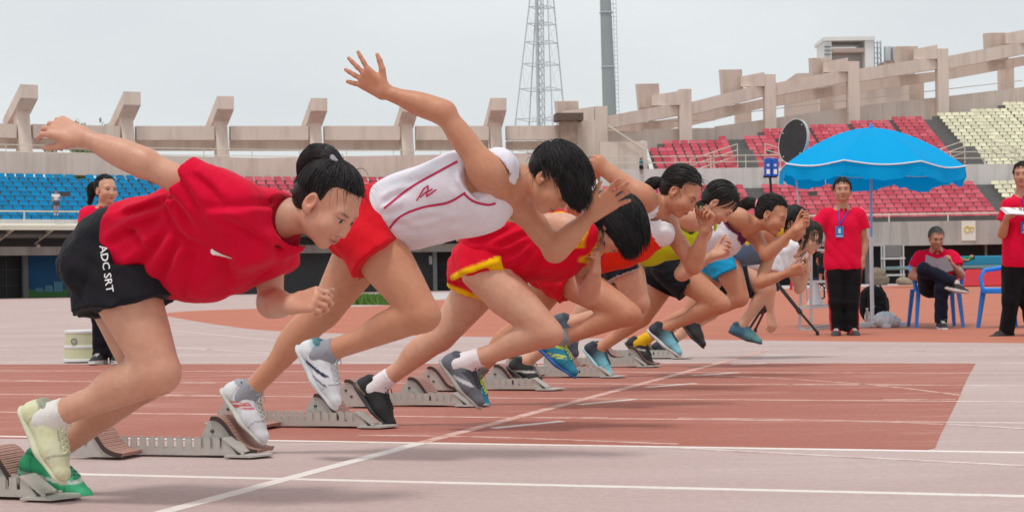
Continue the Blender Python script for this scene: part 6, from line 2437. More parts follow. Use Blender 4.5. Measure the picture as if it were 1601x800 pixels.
# ---- lane 3: red kit with yellow edges
def runner_three():
    pt = lambda u, v, w=0: lane_pt(2, u, v, w)
    J = runner_joints(2, dict(pel=(758, 412, 0), hipR=(772, 442, .085), hipL=(752, 442, -.085), chest=(868, 384, .0), neck=(918, 378, 0), head=(964, 352, .0),
        shR=(886, 356, .14), shL=(908, 396, -.12), elR=(806, 338, .12), wrR=(762, 352, .02), elL=(920, 462, -.10), wrL=(931, 424, .0),
        knR=(860, 520, .10), anR=(728, 566, .09), heelR=(686, 566, .09), tipR=(740, 632, .09),
        knL=(690, 526, -.08), anL=(592, 602, -.09), heelL=(560, 606, -.09), tipL=(598, 654, -.09)), math.radians(62), math.radians(0))
    root = root_of(J, 'person', 'runner in red kit with yellow edging, black bob hiding the face', 'person', GRP)
    B = body_prims(J, .98, leg=1.02, calf=1.05)
    hands = dict(R=dict(d=-RUN * .9 - UPV * .1, palm=-UPV, ts=-1, curl=(.35, .4, .45, .5), spread=.1, thumb=.4),
                 L=dict(d=UPV, palm=-ACR * .5 - RUN * .8, ts=-1, curl=(1.3, 1.35, 1.4, 1.4), spread=.03, thumb=.1))
    build_body(root, J, B, .0095, .0048, hands, SK3)
    Lc, Lp, A, Fc = J['Lc'], J['Lp'], J['A'], J['Fc']
    T = [dict(p) for p in B['T'][:3]] + [dict(p) for p in B['T'][4:]]
    T += [cone(pt(768, 384), pt(866, 372), .122, .112, .05, sq=(Lc, .74)), cone(pt(782, 402), pt(880, 402), .075, .066, .05, sq=(Lc, .74))]
    T += [cone(J['neck'] + Lc * .09, J['neck'] - Lc * .09, .055, .055, .03)]
    sR, sL, Nk = J['shR'], J['shL'], J['neck']
    ndir = nrm(J['head'] - Nk)
    def clip(P):
        g = np.full(len(P), -1.0)
        for s_, sg in ((sR, 1), (sL, -1)):
            d = P - s_
            lat = d @ (Lc * sg)
            e = d - lat[:, None] * (Lc * sg)
            g = np.maximum(g, np.minimum(.078 - np.linalg.norm(e, axis=1), lat + .050))
        d = P - Nk
        a = d @ ndir
        rr = np.linalg.norm(d - a[:, None] * ndir, axis=1)
        return np.maximum(g, np.minimum(a + .010 + .4 * (d @ Fc), .068 - rr))
    wv = wrinkle(23, .003, .5, (.4, 0, -1))
    wf = fold_lines(lambda u, v: pt(u, v, .14), [[(730, 380), (770, 372), (810, 352)], [(760, 400), (800, 396), (836, 376)], [(786, 424), (816, 410), (838, 388)], [(740, 362), (776, 350), (806, 338)], [(812, 430), (838, 414), (856, 404)], [(846, 400), (866, 410), (890, 412)], [(776, 388), (806, 374), (840, 360)]], .009, .013, side=pt(820, 390))
    V, Q = solid(T, .0080, .010, disp=lambda P: wv(P) + wf(P), clip=clip)
    c = mixc(np.clip((clip(V) + .017) / .008, 0, 1), np.repeat(srgb(214, 8, 44)[None], len(V), 0), srgb(235, 180, 20))
    person_part('singlet', V, Q, root, CLOTH(), c)
    cutR, cutL = (pt(762, 421), nrm(RUN * .31 - UPV * .95)), (pt(728, 456), nrm(-RUN * .36 - UPV * .92))
    S = [dict(B['H'][0], cut=[cutR]), dict(B['H'][1], cut=[cutL]), B['T'][0], cone(pt(768, 400), pt(757, 412), .116, .120, .05, sq=(Lp, .74), cut=[cutL])]
    S += [cone(J['hipR'], J['hipR'] * .55 + J['knR'] * .45, .112, .112, .04, cut=cutR), cone(J['hipL'], J['hipL'] * .5 + J['knL'] * .5, .112, .108, .04, cut=cutL), cone(pt(752, 410, .05), pt(742, 450, .06), .105, .10, .04, cut=cutR)]
    V, Q = solid(S, .0085, .010, disp=wrinkle(27, .004, .9, (.5, 0, 1)), clip=lambda P: (P - pt(800, 398)) @ nrm(RUN + UPV * .1))
    w = np.zeros(len(V))
    for sd, cu in (('R', cutR), ('L', cutL)):
        near = ((V - J['pel']) @ J['Lp'] * (1 if sd == 'R' else -1)) > (.035 if sd == 'R' else -.03)
        a = (V - cu[0]) @ cu[1]
        w = np.maximum(w, np.clip((a + .019) / .010, 0, 1) * (a < .012) * near)
    rel = V - pt(786, 405, .1)
    w = np.maximum(w, ((np.abs(rel @ RUN) < .036) & (rel @ UPV < .012 + .3 * (rel @ RUN)) & (rel @ UPV > -.05) & ((V - J['pel']) @ J['Lp'] > .09)) * 1.0)
    c = mixc(w, np.repeat(srgb(212, 8, 42)[None], len(V), 0), srgb(240, 186, 10))
    person_part('shorts', V, Q, root, CLOTH(), c)
    H = pt
    hair(root, J, 'bob', .0065, 11, n=2400, thick=.018, front=.012, nape=-.08, length=.085, lock=.0012, messy=.025, part_dir=RUN * .25 - UPV, color=(.009, .008, .009),
         tail=[(H(962, 336, .02), .068), (H(974, 354, .03), .064), (H(982, 372, .035), .052), (H(985, 386, .04), .034)],
         extra=[cone(H(985, 345, .0), H(990, 380, .0), .050, .022, .03), cone(H(935, 350, .0), H(912, 378, .0), .060, .030, .03), cone(H(985, 370, .05), H(982, 402, .05), .020, .004, .02), cone(H(915, 378, .05), H(922, 398, .05), .020, .006, .02)])
    def pR(x, y, z):
        c = np.repeat(srgb(104, 108, 116)[None], len(x), 0)
        c = mixc(stripe((z + .05) - .5 * (y - .05), .008) * (y > .01) * (y < .1), c, srgb(205, 206, 210))
        return mixc(((y > .03) & (z > -.025)) * 1.0, c, srgb(60, 62, 70))
    pL = lambda x, y, z: mixc(((z < -.058) & (y < .0)) * 1.0, np.repeat(srgb(26, 26, 30)[None], len(x), 0), srgb(150, 135, 110))
    sock(root, J, 'R', srgb(232, 224, 228), .008, .075)
    sock(root, J, 'L', srgb(232, 224, 228), .008, .075)
    shoes(root, J, .007, pR, pL, (.06, .06, .08), (.03, .03, .03), 1.03, (.35, .33, .3), (.03, .03, .03))
    return root, J

# ---- lanes 4 to 8, each further off and more hidden
def runner_far(k, name_label, joints, pitch, yaw, skin, top, shorts, hairspec, shoe, hands, socks=None, g=.98, vox=.0105, fine=.0058, top_paint=None, shorts_paint=None, tR=.2, tL=.2, sleeves=None, top_extra=(), leg=1.0, hs=1.0):
    pt = lambda u, v, w=0: lane_pt(k, u, v, w)
    J = runner_joints(k, joints, pitch, yaw)
    root = root_of(J, 'person', name_label, 'person', GRP)
    B = body_prims(J, g, leg=leg)
    build_body(root, J, B, vox, fine, hands(J), skin, hs=hs)
    Lc, Lp, A, Fc = J['Lc'], J['Lp'], J['A'], J['Fc']
    T = [dict(p) for p in B['T'][:3]] + [dict(p) for p in B['T'][4:]] + [cone(J['neck'] + Lc * .09, J['neck'] - Lc * .09, .055, .055, .03)]
    T += [cone(J['waist'], J['chest'], .105, .108, .05, sq=(Lc, .74))]
    for a, b, r1, r2 in top_extra:
        T.append(cone(pt(*a), pt(*b), r1, r2, .05, sq=(Lc, .75)))
    if sleeves:
        for sd in 'RL':
            T += sleeve(J, sd, sleeves, .016, .012)
    sR, sL, Nk = J['shR'], J['shL'], J['neck']
    ndir = nrm(J['head'] - Nk)
    def clip(P):
        g_ = np.full(len(P), -1.0)
        if not sleeves:
            for s_, sg in ((sR, 1), (sL, -1)):
                d = P - s_
                lat = d @ (Lc * sg)
                e = d - lat[:, None] * (Lc * sg)
                g_ = np.maximum(g_, np.minimum(.078 - np.linalg.norm(e, axis=1), lat + .07))
        d = P - Nk
        a = d @ ndir
        rr = np.linalg.norm(d - a[:, None] * ndir, axis=1)
        return np.maximum(g_, np.minimum(a + .010 + .4 * (d @ Fc), .09 - rr))
    V, Q = solid(T, vox * .9, .010, disp=wrinkle(31 + k, .0045, .8, (.4, 0, -1)), clip=clip)
    c = np.repeat(np.array(top)[None], len(V), 0)
    if top_paint:
        a = (V - J['pel']) @ A / np.linalg.norm(J['chest'] - J['pel'])
        c = top_paint(c, a, (V - J['chest']) @ Fc, clip(V))
    person_part('singlet' if not sleeves else 'shirt', V, Q, root, CLOTH(), c)
    S = B['H'] + [B['T'][0]] + [cone(J['pel'] + A * .03, J['pel'] - A * .02, .108, .112, .05, sq=(Lp, .74))]
    S += thigh_sleeve(J, 'R', tR, .016, .035) + thigh_sleeve(J, 'L', tL, .016, .035)
    V, Q = solid(S, vox * .9, .010, disp=wrinkle(41 + k, .0045, .9, (.5, 0, 1)), clip=lambda P: (P - J['pel'] - A * .11) @ A)
    c = np.repeat(np.array(shorts)[None], len(V), 0)
    if shorts_paint:
        c = shorts_paint(c, V, J)
    person_part('shorts', V, Q, root, CLOTH(), c)
    hairspec(root, J, pt)
    if socks:
        for sd, col, up in socks:
            sock(root, J, sd, col, vox * .8, up)
    pR, pL, lR, lL, sR_, sL_ = shoe
    shoes(root, J, vox * .7, pR, pL, lR, lL, 1.03, sR_, sL_)
    return root, J

flat = lambda c: (lambda x, y, z: np.repeat(np.array(c)[None], len(x), 0))
FIST = (1.25, 1.3, 1.35, 1.4)

def far_runners():
    black = (.012, .010, .010)
    # lane 4
    def tp4(c, a, f, cl):
        c = mixc(((a < 1.04) | ((f > .07) & (a < 1.22))) * 1.0, c, srgb(232, 50, 18))
        return c
    def teal(x, y, z):
        c = mixc(np.clip((z + .03 - .4 * (y - .0)) / .004, 0, 1), np.repeat(srgb(18, 128, 158)[None], len(x), 0), srgb(196, 214, 50))
        c = mixc(stripe((z + .055) - .6 * (y - .03), .003) * (y < .09), c, srgb(214, 220, 60))
        return mixc(stripe((z + .055) - .6 * (y - .05), .003) * (y < .10), c, srgb(214, 220, 60))
    def hair4(root, J, pt):
        tie = pt(1030, 284, 0)
        hair(root, J, 'pony', .0075, 21, n=420, tie=tie, thick=.011, lock=.002, tail=[(tie, .018), (pt(1022, 286), .026), (pt(1012, 292), .020), (pt(1006, 300), .006)],
             extra=[cone(pt(1084, 304, .045), pt(1090, 324, .05), .004, .0012, .01)])
    runner_far(3, 'runner in orange-red and white vest and red shorts with turquoise and lime shoes',
        dict(pel=(868, 408, 0), hipR=(880, 430, .085), hipL=(866, 430, -.085), chest=(985, 350, 0), neck=(1024, 330, 0), head=(1064, 300, 0),
             shR=(1004, 306, .14), shL=(1040, 346, -.12), elR=(934, 256, .18), wrR=(902, 300, .12), elL=(1084, 416, -.10), wrL=(1102, 360, -.04),
             knR=(985, 490, .10), anR=(870, 532, .09), heelR=(838, 540, .09), tipR=(894, 588, .09),
             knL=(812, 512, -.08), anL=(742, 584, -.09), heelL=(724, 590, -.09), tipL=(752, 622, -.09)), math.radians(40), math.radians(6), SK2,
        srgb(230, 226, 230), srgb(204, 14, 36), hair4, (teal, teal, (.6, .7, .1), (.6, .7, .1), (.02, .10, .35), (.02, .10, .35)),
        lambda J: dict(R=dict(d=-RUN * .2 - UPV, palm=ACR, ts=1, curl=(.4,) * 4), L=dict(d=UPV * .9 + RUN * .25, palm=-RUN * .6 - ACR * .7, ts=-1, curl=(1.0, 1.1, 1.15, 1.2), thumb=.3)),
        socks=[('R', srgb(150, 150, 152), .075), ('L', srgb(120, 120, 124), .07)], top_paint=tp4, tR=.15, tL=.22, vox=.0098, fine=.0052,
        top_extra=[((905, 395), (985, 375), .10, .10), ((960, 385), (1035, 365), .07, .05)])
    # lane 5
    def hair5(root, J, pt):
        tie = pt(1098, 322, .02)
        hair(root, J, 'pony', .008, 23, n=380, tie=tie, thick=.009, lock=.002, tail=[(tie, .028), (pt(1088, 334, .05), .046), (pt(1080, 350, .06), .046), (pt(1074, 366, .06), .030), (pt(1071, 378, .06), .010)])
    runner_far(4, 'runner in lime top and dark shorts, black hair hanging below a lowered face',
        dict(pel=(968, 398, 0), hipR=(978, 416, .085), hipL=(966, 416, -.085), chest=(1060, 362, 0), neck=(1096, 346, 0), head=(1124, 318, 0),
             shR=(1078, 340, .13), shL=(1098, 362, -.12), elR=(1020, 322, .12), wrR=(988, 340, .08), elL=(1066, 428, .05), wrL=(1116, 398, .10),
             knR=(1000, 474, .08), anR=(892, 504, .07), heelR=(866, 498, .07), tipR=(886, 534, .07),
             knL=(905, 500, -.08), anL=(822, 566, -.09), heelL=(796, 562, -.09), tipL=(842, 594, -.09)), math.radians(55), math.radians(-5), SK3,
        srgb(200, 222, 30), srgb(30, 30, 36), hair5,
        (flat(srgb(70, 82, 96)), lambda x, y, z: mixc(stripe((z + .045) - .6 * (y - .02), .006), np.repeat(srgb(32, 30, 34)[None], len(x), 0), srgb(200, 196, 190)), (.2, .25, .3), (.3, .3, .3), (.3, .3, .32), (.04, .04, .04)),
        lambda J: dict(R=dict(d=-RUN, palm=-UPV, ts=-1, curl=(.4,) * 4), L=dict(d=RUN * .9 + UPV * .35, palm=UPV * .5 - ACR * .6, ts=-1, curl=(.8, .85, .9, .95), thumb=.6)),
        shorts_paint=lambda c, V, J: mixc((np.abs((V - J['hipR']) @ nrm(J['knR'] - J['hipR']) - .05) < .008) * 1.0, c, srgb(200, 200, 205)), tR=.2, tL=.2)
    # lane 6
    def hair6(root, J, pt):
        tie = pt(1184, 320, .0)
        hair(root, J, 'pony', .008, 29, n=380, tie=tie, thick=.010, lock=.002, tail=[(tie, .018), (pt(1172, 316, .0), .032), (pt(1162, 322, .0), .030), (pt(1152, 334, .0), .010)])
        mb = MB()
        mb.tube([tie + nrm(ACR * math.sin(a) + UPV * math.cos(a)) * .024 for a in np.linspace(0, 6.283, 13)], .011, 6)
        mb.build('hair_tie', mat('tie_pink', srgb(224, 140, 160), .8), root, smooth=True)
    def blue_fade(x, y, z):
        return mixc((y - .0) / .11, np.repeat(srgb(40, 48, 60)[None], len(x), 0), srgb(130, 205, 222))
    runner_far(5, 'runner with ponytail and pink hair tie in white vest and loose black shorts',
        dict(pel=(1044, 406, 0), hipR=(1056, 424, .085), hipL=(1044, 424, -.085), chest=(1130, 366, 0), neck=(1166, 352, 0), head=(1207, 336, 0),
             shR=(1156, 340, .12), shL=(1176, 362, -.12), elR=(1108, 318, .10), wrR=(1078, 336, .05), elL=(1198, 398, .0), wrL=(1244, 358, .02),
             knR=(1128, 474, .09), anR=(1040, 512, .08), heelR=(1012, 508, .08), tipR=(1064, 552, .08),
             knL=(1004, 496, -.08), anL=(938, 544, -.09), heelL=(912, 542, -.09), tipL=(946, 580, -.09)), math.radians(28), math.radians(8), SK2,
        srgb(226, 222, 230), srgb(26, 26, 30), hair6, (blue_fade, blue_fade, (.03, .05, .07), (.03, .05, .07), (.6, .6, .6), (.4, .6, .65)),
        lambda J: dict(R=dict(d=-RUN - UPV * .3, palm=-UPV, ts=-1, curl=(.4,) * 4), L=dict(d=RUN * .8 + UPV * .55, palm=-RUN * .3 - ACR * .5 + UPV * .3, ts=-1, curl=(.7, .9, .9, .9), thumb=.3)),
        top_paint=lambda c, a, f, cl: mixc(np.clip((cl + .022) / .004, 0, 1), c, srgb(96, 30, 66)), tR=.36, tL=.36, vox=.011, fine=.006)
    # lane 7
    def hair7(root, J, pt):
        hair(root, J, 'short', .009, 33, n=260, thick=.012, length=.10, lock=.0025, part_dir=RUN * .4 - UPV)
    def dark7(x, y, z):
        return mixc(stripe((z + .045) - .6 * (y - .02), .006) * (y < .07), np.repeat(srgb(34, 32, 34)[None], len(x), 0), srgb(190, 186, 180))
    runner_far(6, 'runner in grey-blue and yellow top and sky-blue shorts with yellow sock',
        dict(pel=(1126, 398, 0), hipR=(1136, 414, .085), hipL=(1124, 414, -.085), chest=(1188, 378, 0), neck=(1216, 366, 0), head=(1240, 350, 0),
             shR=(1196, 362, .13), shL=(1208, 384, -.10), elR=(1150, 344, .10), wrR=(1118, 352, .05), elL=(1188, 442, .10), wrL=(1234, 426, .14),
             knR=(1158, 466, .09), anR=(1086, 500, .08), heelR=(1070, 496, .08), tipR=(1092, 522, .08),
             knL=(1078, 490, -.08), anL=(1002, 534, -.09), heelL=(980, 536, -.09), tipL=(1018, 572, -.09)), math.radians(25), math.radians(-5), SK2,
        srgb(104, 132, 162), srgb(30, 152, 200), hair7, (flat(srgb(36, 36, 40)), dark7, None, (.03, .03, .03), (.03, .03, .03), (.03, .03, .03)),
        lambda J: dict(R=dict(d=-RUN, palm=-UPV, ts=-1, curl=(.4,) * 4), L=dict(d=RUN * .95 + UPV * .25, palm=UPV * .2 + ACR * .6, ts=1, curl=(.8, .9, 1.0, 1.0), thumb=.5)),
        socks=[('L', srgb(226, 180, 40), .085)], top_paint=lambda c, a, f, cl: mixc((np.abs(f - .03) < .035) * (a > .75), mixc((a < .3) * 1.0, c, srgb(60, 170, 205)), srgb(226, 190, 40)), tR=.22, tL=.22, vox=.0115, fine=.0065)
    # lane 8
    def hair8(root, J, pt):
        hair(root, J, 'bob', .009, 37, n=600, thick=.012, length=.11, lock=.002, messy=.03, part_dir=-RUN * .5 - UPV, color=(.03, .022, .018), front=.004, extra=[cone(pt(1246, 366, .0), pt(1232, 388, .0), .045, .020, .03), cone(pt(1262, 368, .065), pt(1254, 392, .07), .016, .006, .02)])
        r, f, u = J['hB']
        C = J['head']
        mb = MB()
        for sx in (1, -1):
            c = C + r * .033 * sx + f * .096 + u * .002
            mb.tube([c + r * .022 * math.cos(a) + u * .017 * math.sin(a) for a in np.linspace(0, 6.283, 13)], .002, 5)
            mb.tube([c + r * .022 * sx, C + r * .078 * sx - f * .005 + u * .004], .002, 5)
        mb.build('glasses', mat('glasses_dark', (.02, .02, .02), .4), root)
    tealshoe = lambda x, y, z: mixc((y - .02) / .1, np.repeat(srgb(62, 104, 128)[None], len(x), 0), srgb(92, 150, 152))
    runner_far(7, 'runner in white T-shirt and black shorts with glasses, reaching one hand to the ground',
        dict(pel=(1150, 414, 0), hipR=(1158, 426, .085), hipL=(1148, 428, -.085), chest=(1216, 398, 0), neck=(1242, 390, 0), head=(1266, 372, 0),
             shR=(1214, 392, .13), shL=(1232, 404, -.12), elR=(1202, 450, .13), wrR=(1205, 492, .10), elL=(1250, 450, -.15), wrL=(1262, 424, -.12),
             knR=(1202, 452, .12), anR=(1160, 508, .07), heelR=(1126, 518, .07), tipR=(1178, 538, .07),
             knL=(1112, 488, -.08), anL=(1040, 540, -.09), heelL=(1022, 538, -.09), tipL=(1052, 566, -.09)), math.radians(24), math.radians(18), SK3,
        srgb(234, 232, 236), srgb(28, 28, 32), hair8, (tealshoe, flat(srgb(40, 46, 54)), None, None, (.03, .04, .05), (.03, .03, .03)),
        lambda J: dict(R=dict(d=-UPV + RUN * .1, palm=-RUN * .6 + ACR * .6, ts=1, curl=(.5, .55, .6, .65), thumb=.4), L=dict(d=UPV, palm=-RUN, ts=1, curl=FIST)),
        tR=.66, tL=.45, sleeves=.5, vox=.012, fine=.0065)

runner_one()
runner_two()
runner_three()
far_runners()

# ------------------------------------------------------------------ officials and onlookers
def std_joints(Y, d, yaw=0.0, pitch=0.0):
    """joints given as photo column, row and metres nearer than Y; yaw turns the face (0 = towards the camera)"""
    J = {n: at(p[0], p[1], Y - p[2]) for n, p in d.items()}
    f = np.array([math.sin(yaw), -math.cos(yaw), 0]) * math.cos(pitch) - UPV * math.sin(pitch)
    J['hB'] = head_basis(f, UPV + f * math.sin(pitch))
    return J

def dressed(root, J, skin, shirt, trousers, shoe_col, hands, vox=.012, fine=.006, g=1.08, female=False, sleeves=.55, hs=1.0, shirt_paint=None, trouser_paint=None, trouser_cut=None, collar=None, belly=0.0, shoe_s=1.1, lace=(.5, .5, .5), sole=(.6, .6, .6), seed=70, hem=None, loose=.014):
    B = body_prims(J, g, female=female, waist=1.1)
    build_body(root, J, B, vox, fine, hands, skin, hs=hs, brow=1.0 if not female else .8, fem=female)
    A, Lc, Fc, Lp = J['A'], J['Lc'], J['Fc'], J['Lp']
    T = [dict(p) for p in B['T']]
    T += [cone(J['pel'] + A * .04 + Fc * belly, J['chest'] + Fc * belly * .3, .112 * g, .11 * g, .05, sq=(Lc, .72))]
    hm = J['pel'] - A * .02 if hem is None else hem
    for p in T:
        p['cut'] = [(hm, -A)]
    for sd in 'RL':
        T += sleeve(J, sd, sleeves, loose, .014)
    Nk = J['neck']
    nd = nrm(J['head'] - J['hB'][1] * .02 - Nk)
    def clip(P):
        d = P - Nk
        a = d @ nd
        rr = np.linalg.norm(d - a[:, None] * nd, axis=1)
        return np.minimum(a - .012 + .35 * (d @ Fc), .10 - rr)
    V, Q = solid(T, vox * .85, .010, disp=wrinkle(seed, .0065, .36, (.8, 0, .45)), clip=clip)
    c = np.repeat(np.array(shirt)[None], len(V), 0)
    if shirt_paint:
        c = shirt_paint(c, V, J)
    so = person_part('shirt', V, Q, root, CLOTH(), c)
    if collar is not None:
        P = []
        for s in (1, -1):
            a = Nk + nd * .018 - Fc * .055
            b = Nk + nd * .012 + Lc * s * .058 + Fc * .005
            e = Nk - nd * .004 + Lc * s * .018 + Fc * .070
            tip = e + Lc * s * .028 - nd * .035 + Fc * .008
            P += [cone(a, b, .014, .014, .01), cone(b, e, .013, .011, .01), cone(e, tip, .012, .009, .01), cone(b, tip, .010, .009, .01)]
        V, Q = solid(P, vox * .7, 0.0)
        person_part('collar', V, Q, so, CLOTH(), np.array(collar))
    P = list(B['H']) + [B['T'][0]]
    for sd in 'RL':
        hip, kn, an = J['hip' + sd], J['kn' + sd], J['an' + sd]
        e = an + nrm(an - kn) * .045
        P += [cone(hip, kn, .094 * g, .066 * g, .035), cone(kn, e, .063 * g, .058 * g, .03, cut=(e - nrm(e - kn) * .02, nrm(e - kn)))]
    V, Q = solid(P, vox * .9, .010, disp=wrinkle(seed + 3, .0055, .5, (.9, 0, .6)), clip=lambda p: np.maximum(np.minimum((p - J['pel'] - A * .12) @ A, .24 - np.linalg.norm(p - J['pel'], axis=1)), .012 - p[:, 2]))
    c = np.repeat(np.array(trousers)[None], len(V), 0)
    if trouser_paint:
        c = trouser_paint(c, V, J)
    person_part('trousers', V, Q, root, CLOTH(), c)
    for sd in 'RL':
        f = J['toe' + sd]
        make_shoe(root, J['an' + sd], f, J.get('footup' + sd, UPV), vox * .7, shoe_col, lace, shoe_s, sole_col=sole)
    return B, so

def lanyard(root, so, J, badge_at, col=srgb(70, 60, 170)):
    """ribbon from both sides of the neck to a card on the chest, resting on the shirt"""
    Lc, Fc, Nk, A = J['Lc'], J['Fc'], J['neck'], J['A']
    bvh = BVHTree.FromPolygons([tuple(v.co) for v in so.data.vertices], [tuple(p.vertices) for p in so.data.polygons])
    off = np.array(total_loc(so))
    def rest(p, lift):
        h = bvh.ray_cast(Vector(p - off + Fc * .6), Vector(-Fc))
        return (np.array(h[0]) + off + Fc * lift) if h[0] is not None else p
    mr = mat('lanyard_violet', tuple(col), .6)
    for s in (1, -1):
        mb = MB()
        pts = [rest(Nk + Lc * s * .055 * (1 - t) + (badge_at - Nk) * t + Fc * .0, .008) for t in np.linspace(0.08, 1, 9)]
        for a, b in zip(pts[:-1], pts[1:]):
            mb.bar(a, b, .013, .004, up=tuple(Fc))
        mb.build('lanyard', mr, root)
    c = rest(badge_at - A * .07, .014)
    R = Matrix((tuple(Lc), tuple(-Fc), tuple(A))).transposed()
    mb = MB(); mb.box(tuple(c), (.082, .006, .115), R)
    o = mb.build('badge', mat('badge_blue', srgb(36, 116, 182), .4), root)
    mb = MB(); mb.box(tuple(c + Fc * .0045 + A * .01), (.026, .002, .05), R); mb.build('badge_figure', mat('badge_pale', srgb(186, 214, 230), .5), o)
    mb = MB(); mb.box(tuple(c + Fc * .0045 - A * .042), (.06, .002, .012), R); mb.build('badge_line', mat('badge_pale', srgb(186, 214, 230), .5), o)

POLO = srgb(222, 12, 60)
NAVY = srgb(26, 28, 44)
BLKT = srgb(24, 24, 27)
SKM = srgb(190, 138, 112)

def men_hair(root, J, vox, seed, col=(.012, .010, .010), n=600, hs=1.0, thick=.005, length=.035):
    hair(root, J, 'short', vox, seed, hs=hs, color=col, n=n, thick=thick, nape=-.05, length=length, lock=.0026, front=.004)

def stand_man():
    Y = 17.75
    J = std_joints(Y, dict(pel=(1318, 416, 0), hipR=(1306, 428, 0), hipL=(1331, 428, 0), chest=(1317, 352, 0.0), neck=(1317, 327, .0), head=(1317, 297, .04),
        shR=(1291, 337, .0), shL=(1343, 337, .0), elR=(1268, 366, .02), wrR=(1262, 402, .12), elL=(1352, 376, -.02), wrL=(1349, 405, .02),
        knR=(1307, 470, .02), knL=(1331, 470, .02), anR=(1308, 513, 0), anL=(1332, 513, 0)), yaw=-.12)
    J['toeR'], J['toeL'] = nrm([-.25, -1, 0]), nrm([.15, -1, 0])
    root = empty('person', 'man in red polo and black tracksuit bottoms standing under the parasol with a badge', 'person', at(1320, 524, Y) * (1, 1, 0), 'officials in red polo shirts')
    def tp(c, V, J):
        for sd, s in (('R', 1), ('L', -1)):
            d = (V - J['hip' + sd]) @ J['Lp'] * s
            th = V[:, 2]
            out = d > .085
            c = mixc((np.abs((V - J['kn' + sd]) @ J['Fp'] + .01) < .010) * (((V - J['kn' + sd]) @ J['Lp'] * s) > .045), c, srgb(196, 190, 190))
            c = mixc((np.abs((V - J['kn' + sd]) @ J['Fp'] - .018) < .012) * (((V - J['kn' + sd]) @ J['Lp'] * s) > .045), c, srgb(190, 30, 40))
        return c
    def sh(x, y, z):
        c = np.repeat(srgb(58, 58, 60)[None], len(x), 0)
        return mixc(((y > .0) & (z > -.045) & (y < .1)) * 1.0, c, srgb(196, 30, 36))
    B, so = dressed(root, J, SKM, POLO, BLKT, sh, dict(R=dict(d=-UPV - RUN * .1, palm=RUN, ts=1, curl=(.5,) * 4), L=dict(d=-UPV, palm=-RUN + ACR * .3, ts=-1, curl=(.45, .5, .55, .6), thumb=.2)), trouser_paint=tp, collar=srgb(206, 16, 50), hs=1.08, g=1.06, seed=71, shirt_paint=lambda c, V, J: mixc((np.abs((V - J['shL']) @ J['Fc'] - .02) < .006) * (((V - J['shL']) @ J['Lc']) < -.01), c, srgb(236, 226, 228)), belly=.01)
    men_hair(root, J, .009, 72, hs=1.08)
    lanyard(root, so, J, at(1311, 352, Y - .1))
    return root
stand_man()

def edge_man():
    Y = 16.9
    J = std_joints(Y, dict(pel=(1596, 412, 0), hipR=(1584, 426, .02), hipL=(1608, 426, -.02), chest=(1594, 340, 0.0), neck=(1596, 308, .0), head=(1599, 273, .04),
        shR=(1578, 322, .10), shL=(1618, 322, -.08), elR=(1567, 366, .10), wrR=(1574, 340, .26), elL=(1630, 366, .05), wrL=(1606, 338, .26),
        knR=(1580, 470, .04), knL=(1606, 470, .0), anR=(1574, 516, 0), anL=(1616, 512, -.1)), yaw=-.45, pitch=.05)
    J['toeR'], J['toeL'] = nrm([-1, -.35, 0]), nrm([-.5, -1, 0])
    root = empty('person', 'man in red polo holding papers at the right edge of the photo', 'person', at(1590, 525, Y) * (1, 1, 0), 'officials in red polo shirts')
    B, so = dressed(root, J, SKM, POLO, BLKT, flat(srgb(36, 34, 34)), dict(R=dict(d=np.array([.2, -.4, .5]), palm=np.array([.9, .3, .2]), ts=-1, curl=(.9,) * 4, thumb=.3), L=dict(d=np.array([-.6, -.5, .2]), palm=UPV, ts=-1, curl=(.5,) * 4)), collar=srgb(206, 16, 50), hs=1.1, g=1.08, seed=75, lace=(.05, .05, .05), sole=(.5, .48, .45))
    men_hair(root, J, .009, 76, hs=1.1)
    lanyard(root, so, J, at(1592, 345, Y - .1), srgb(90, 70, 180))
    pr = empty('papers', 'sheaf of white papers in the hands of the man at the right edge', 'papers', at(1590, 330, Y - .36))
    c = at(1588, 331, Y - .36)
    for q in range(3):
        mb = MB()
        M = Euler((.35 + .02 * q, .04, .1 + .05 * q)).to_matrix()
        mb.box(c + np.array([.01 * q, 0, .004 * q]), (.25, .18, .002), M); mb.build('sheet', mat('paper', srgb(226, 226, 230), .7), pr)
edge_man()

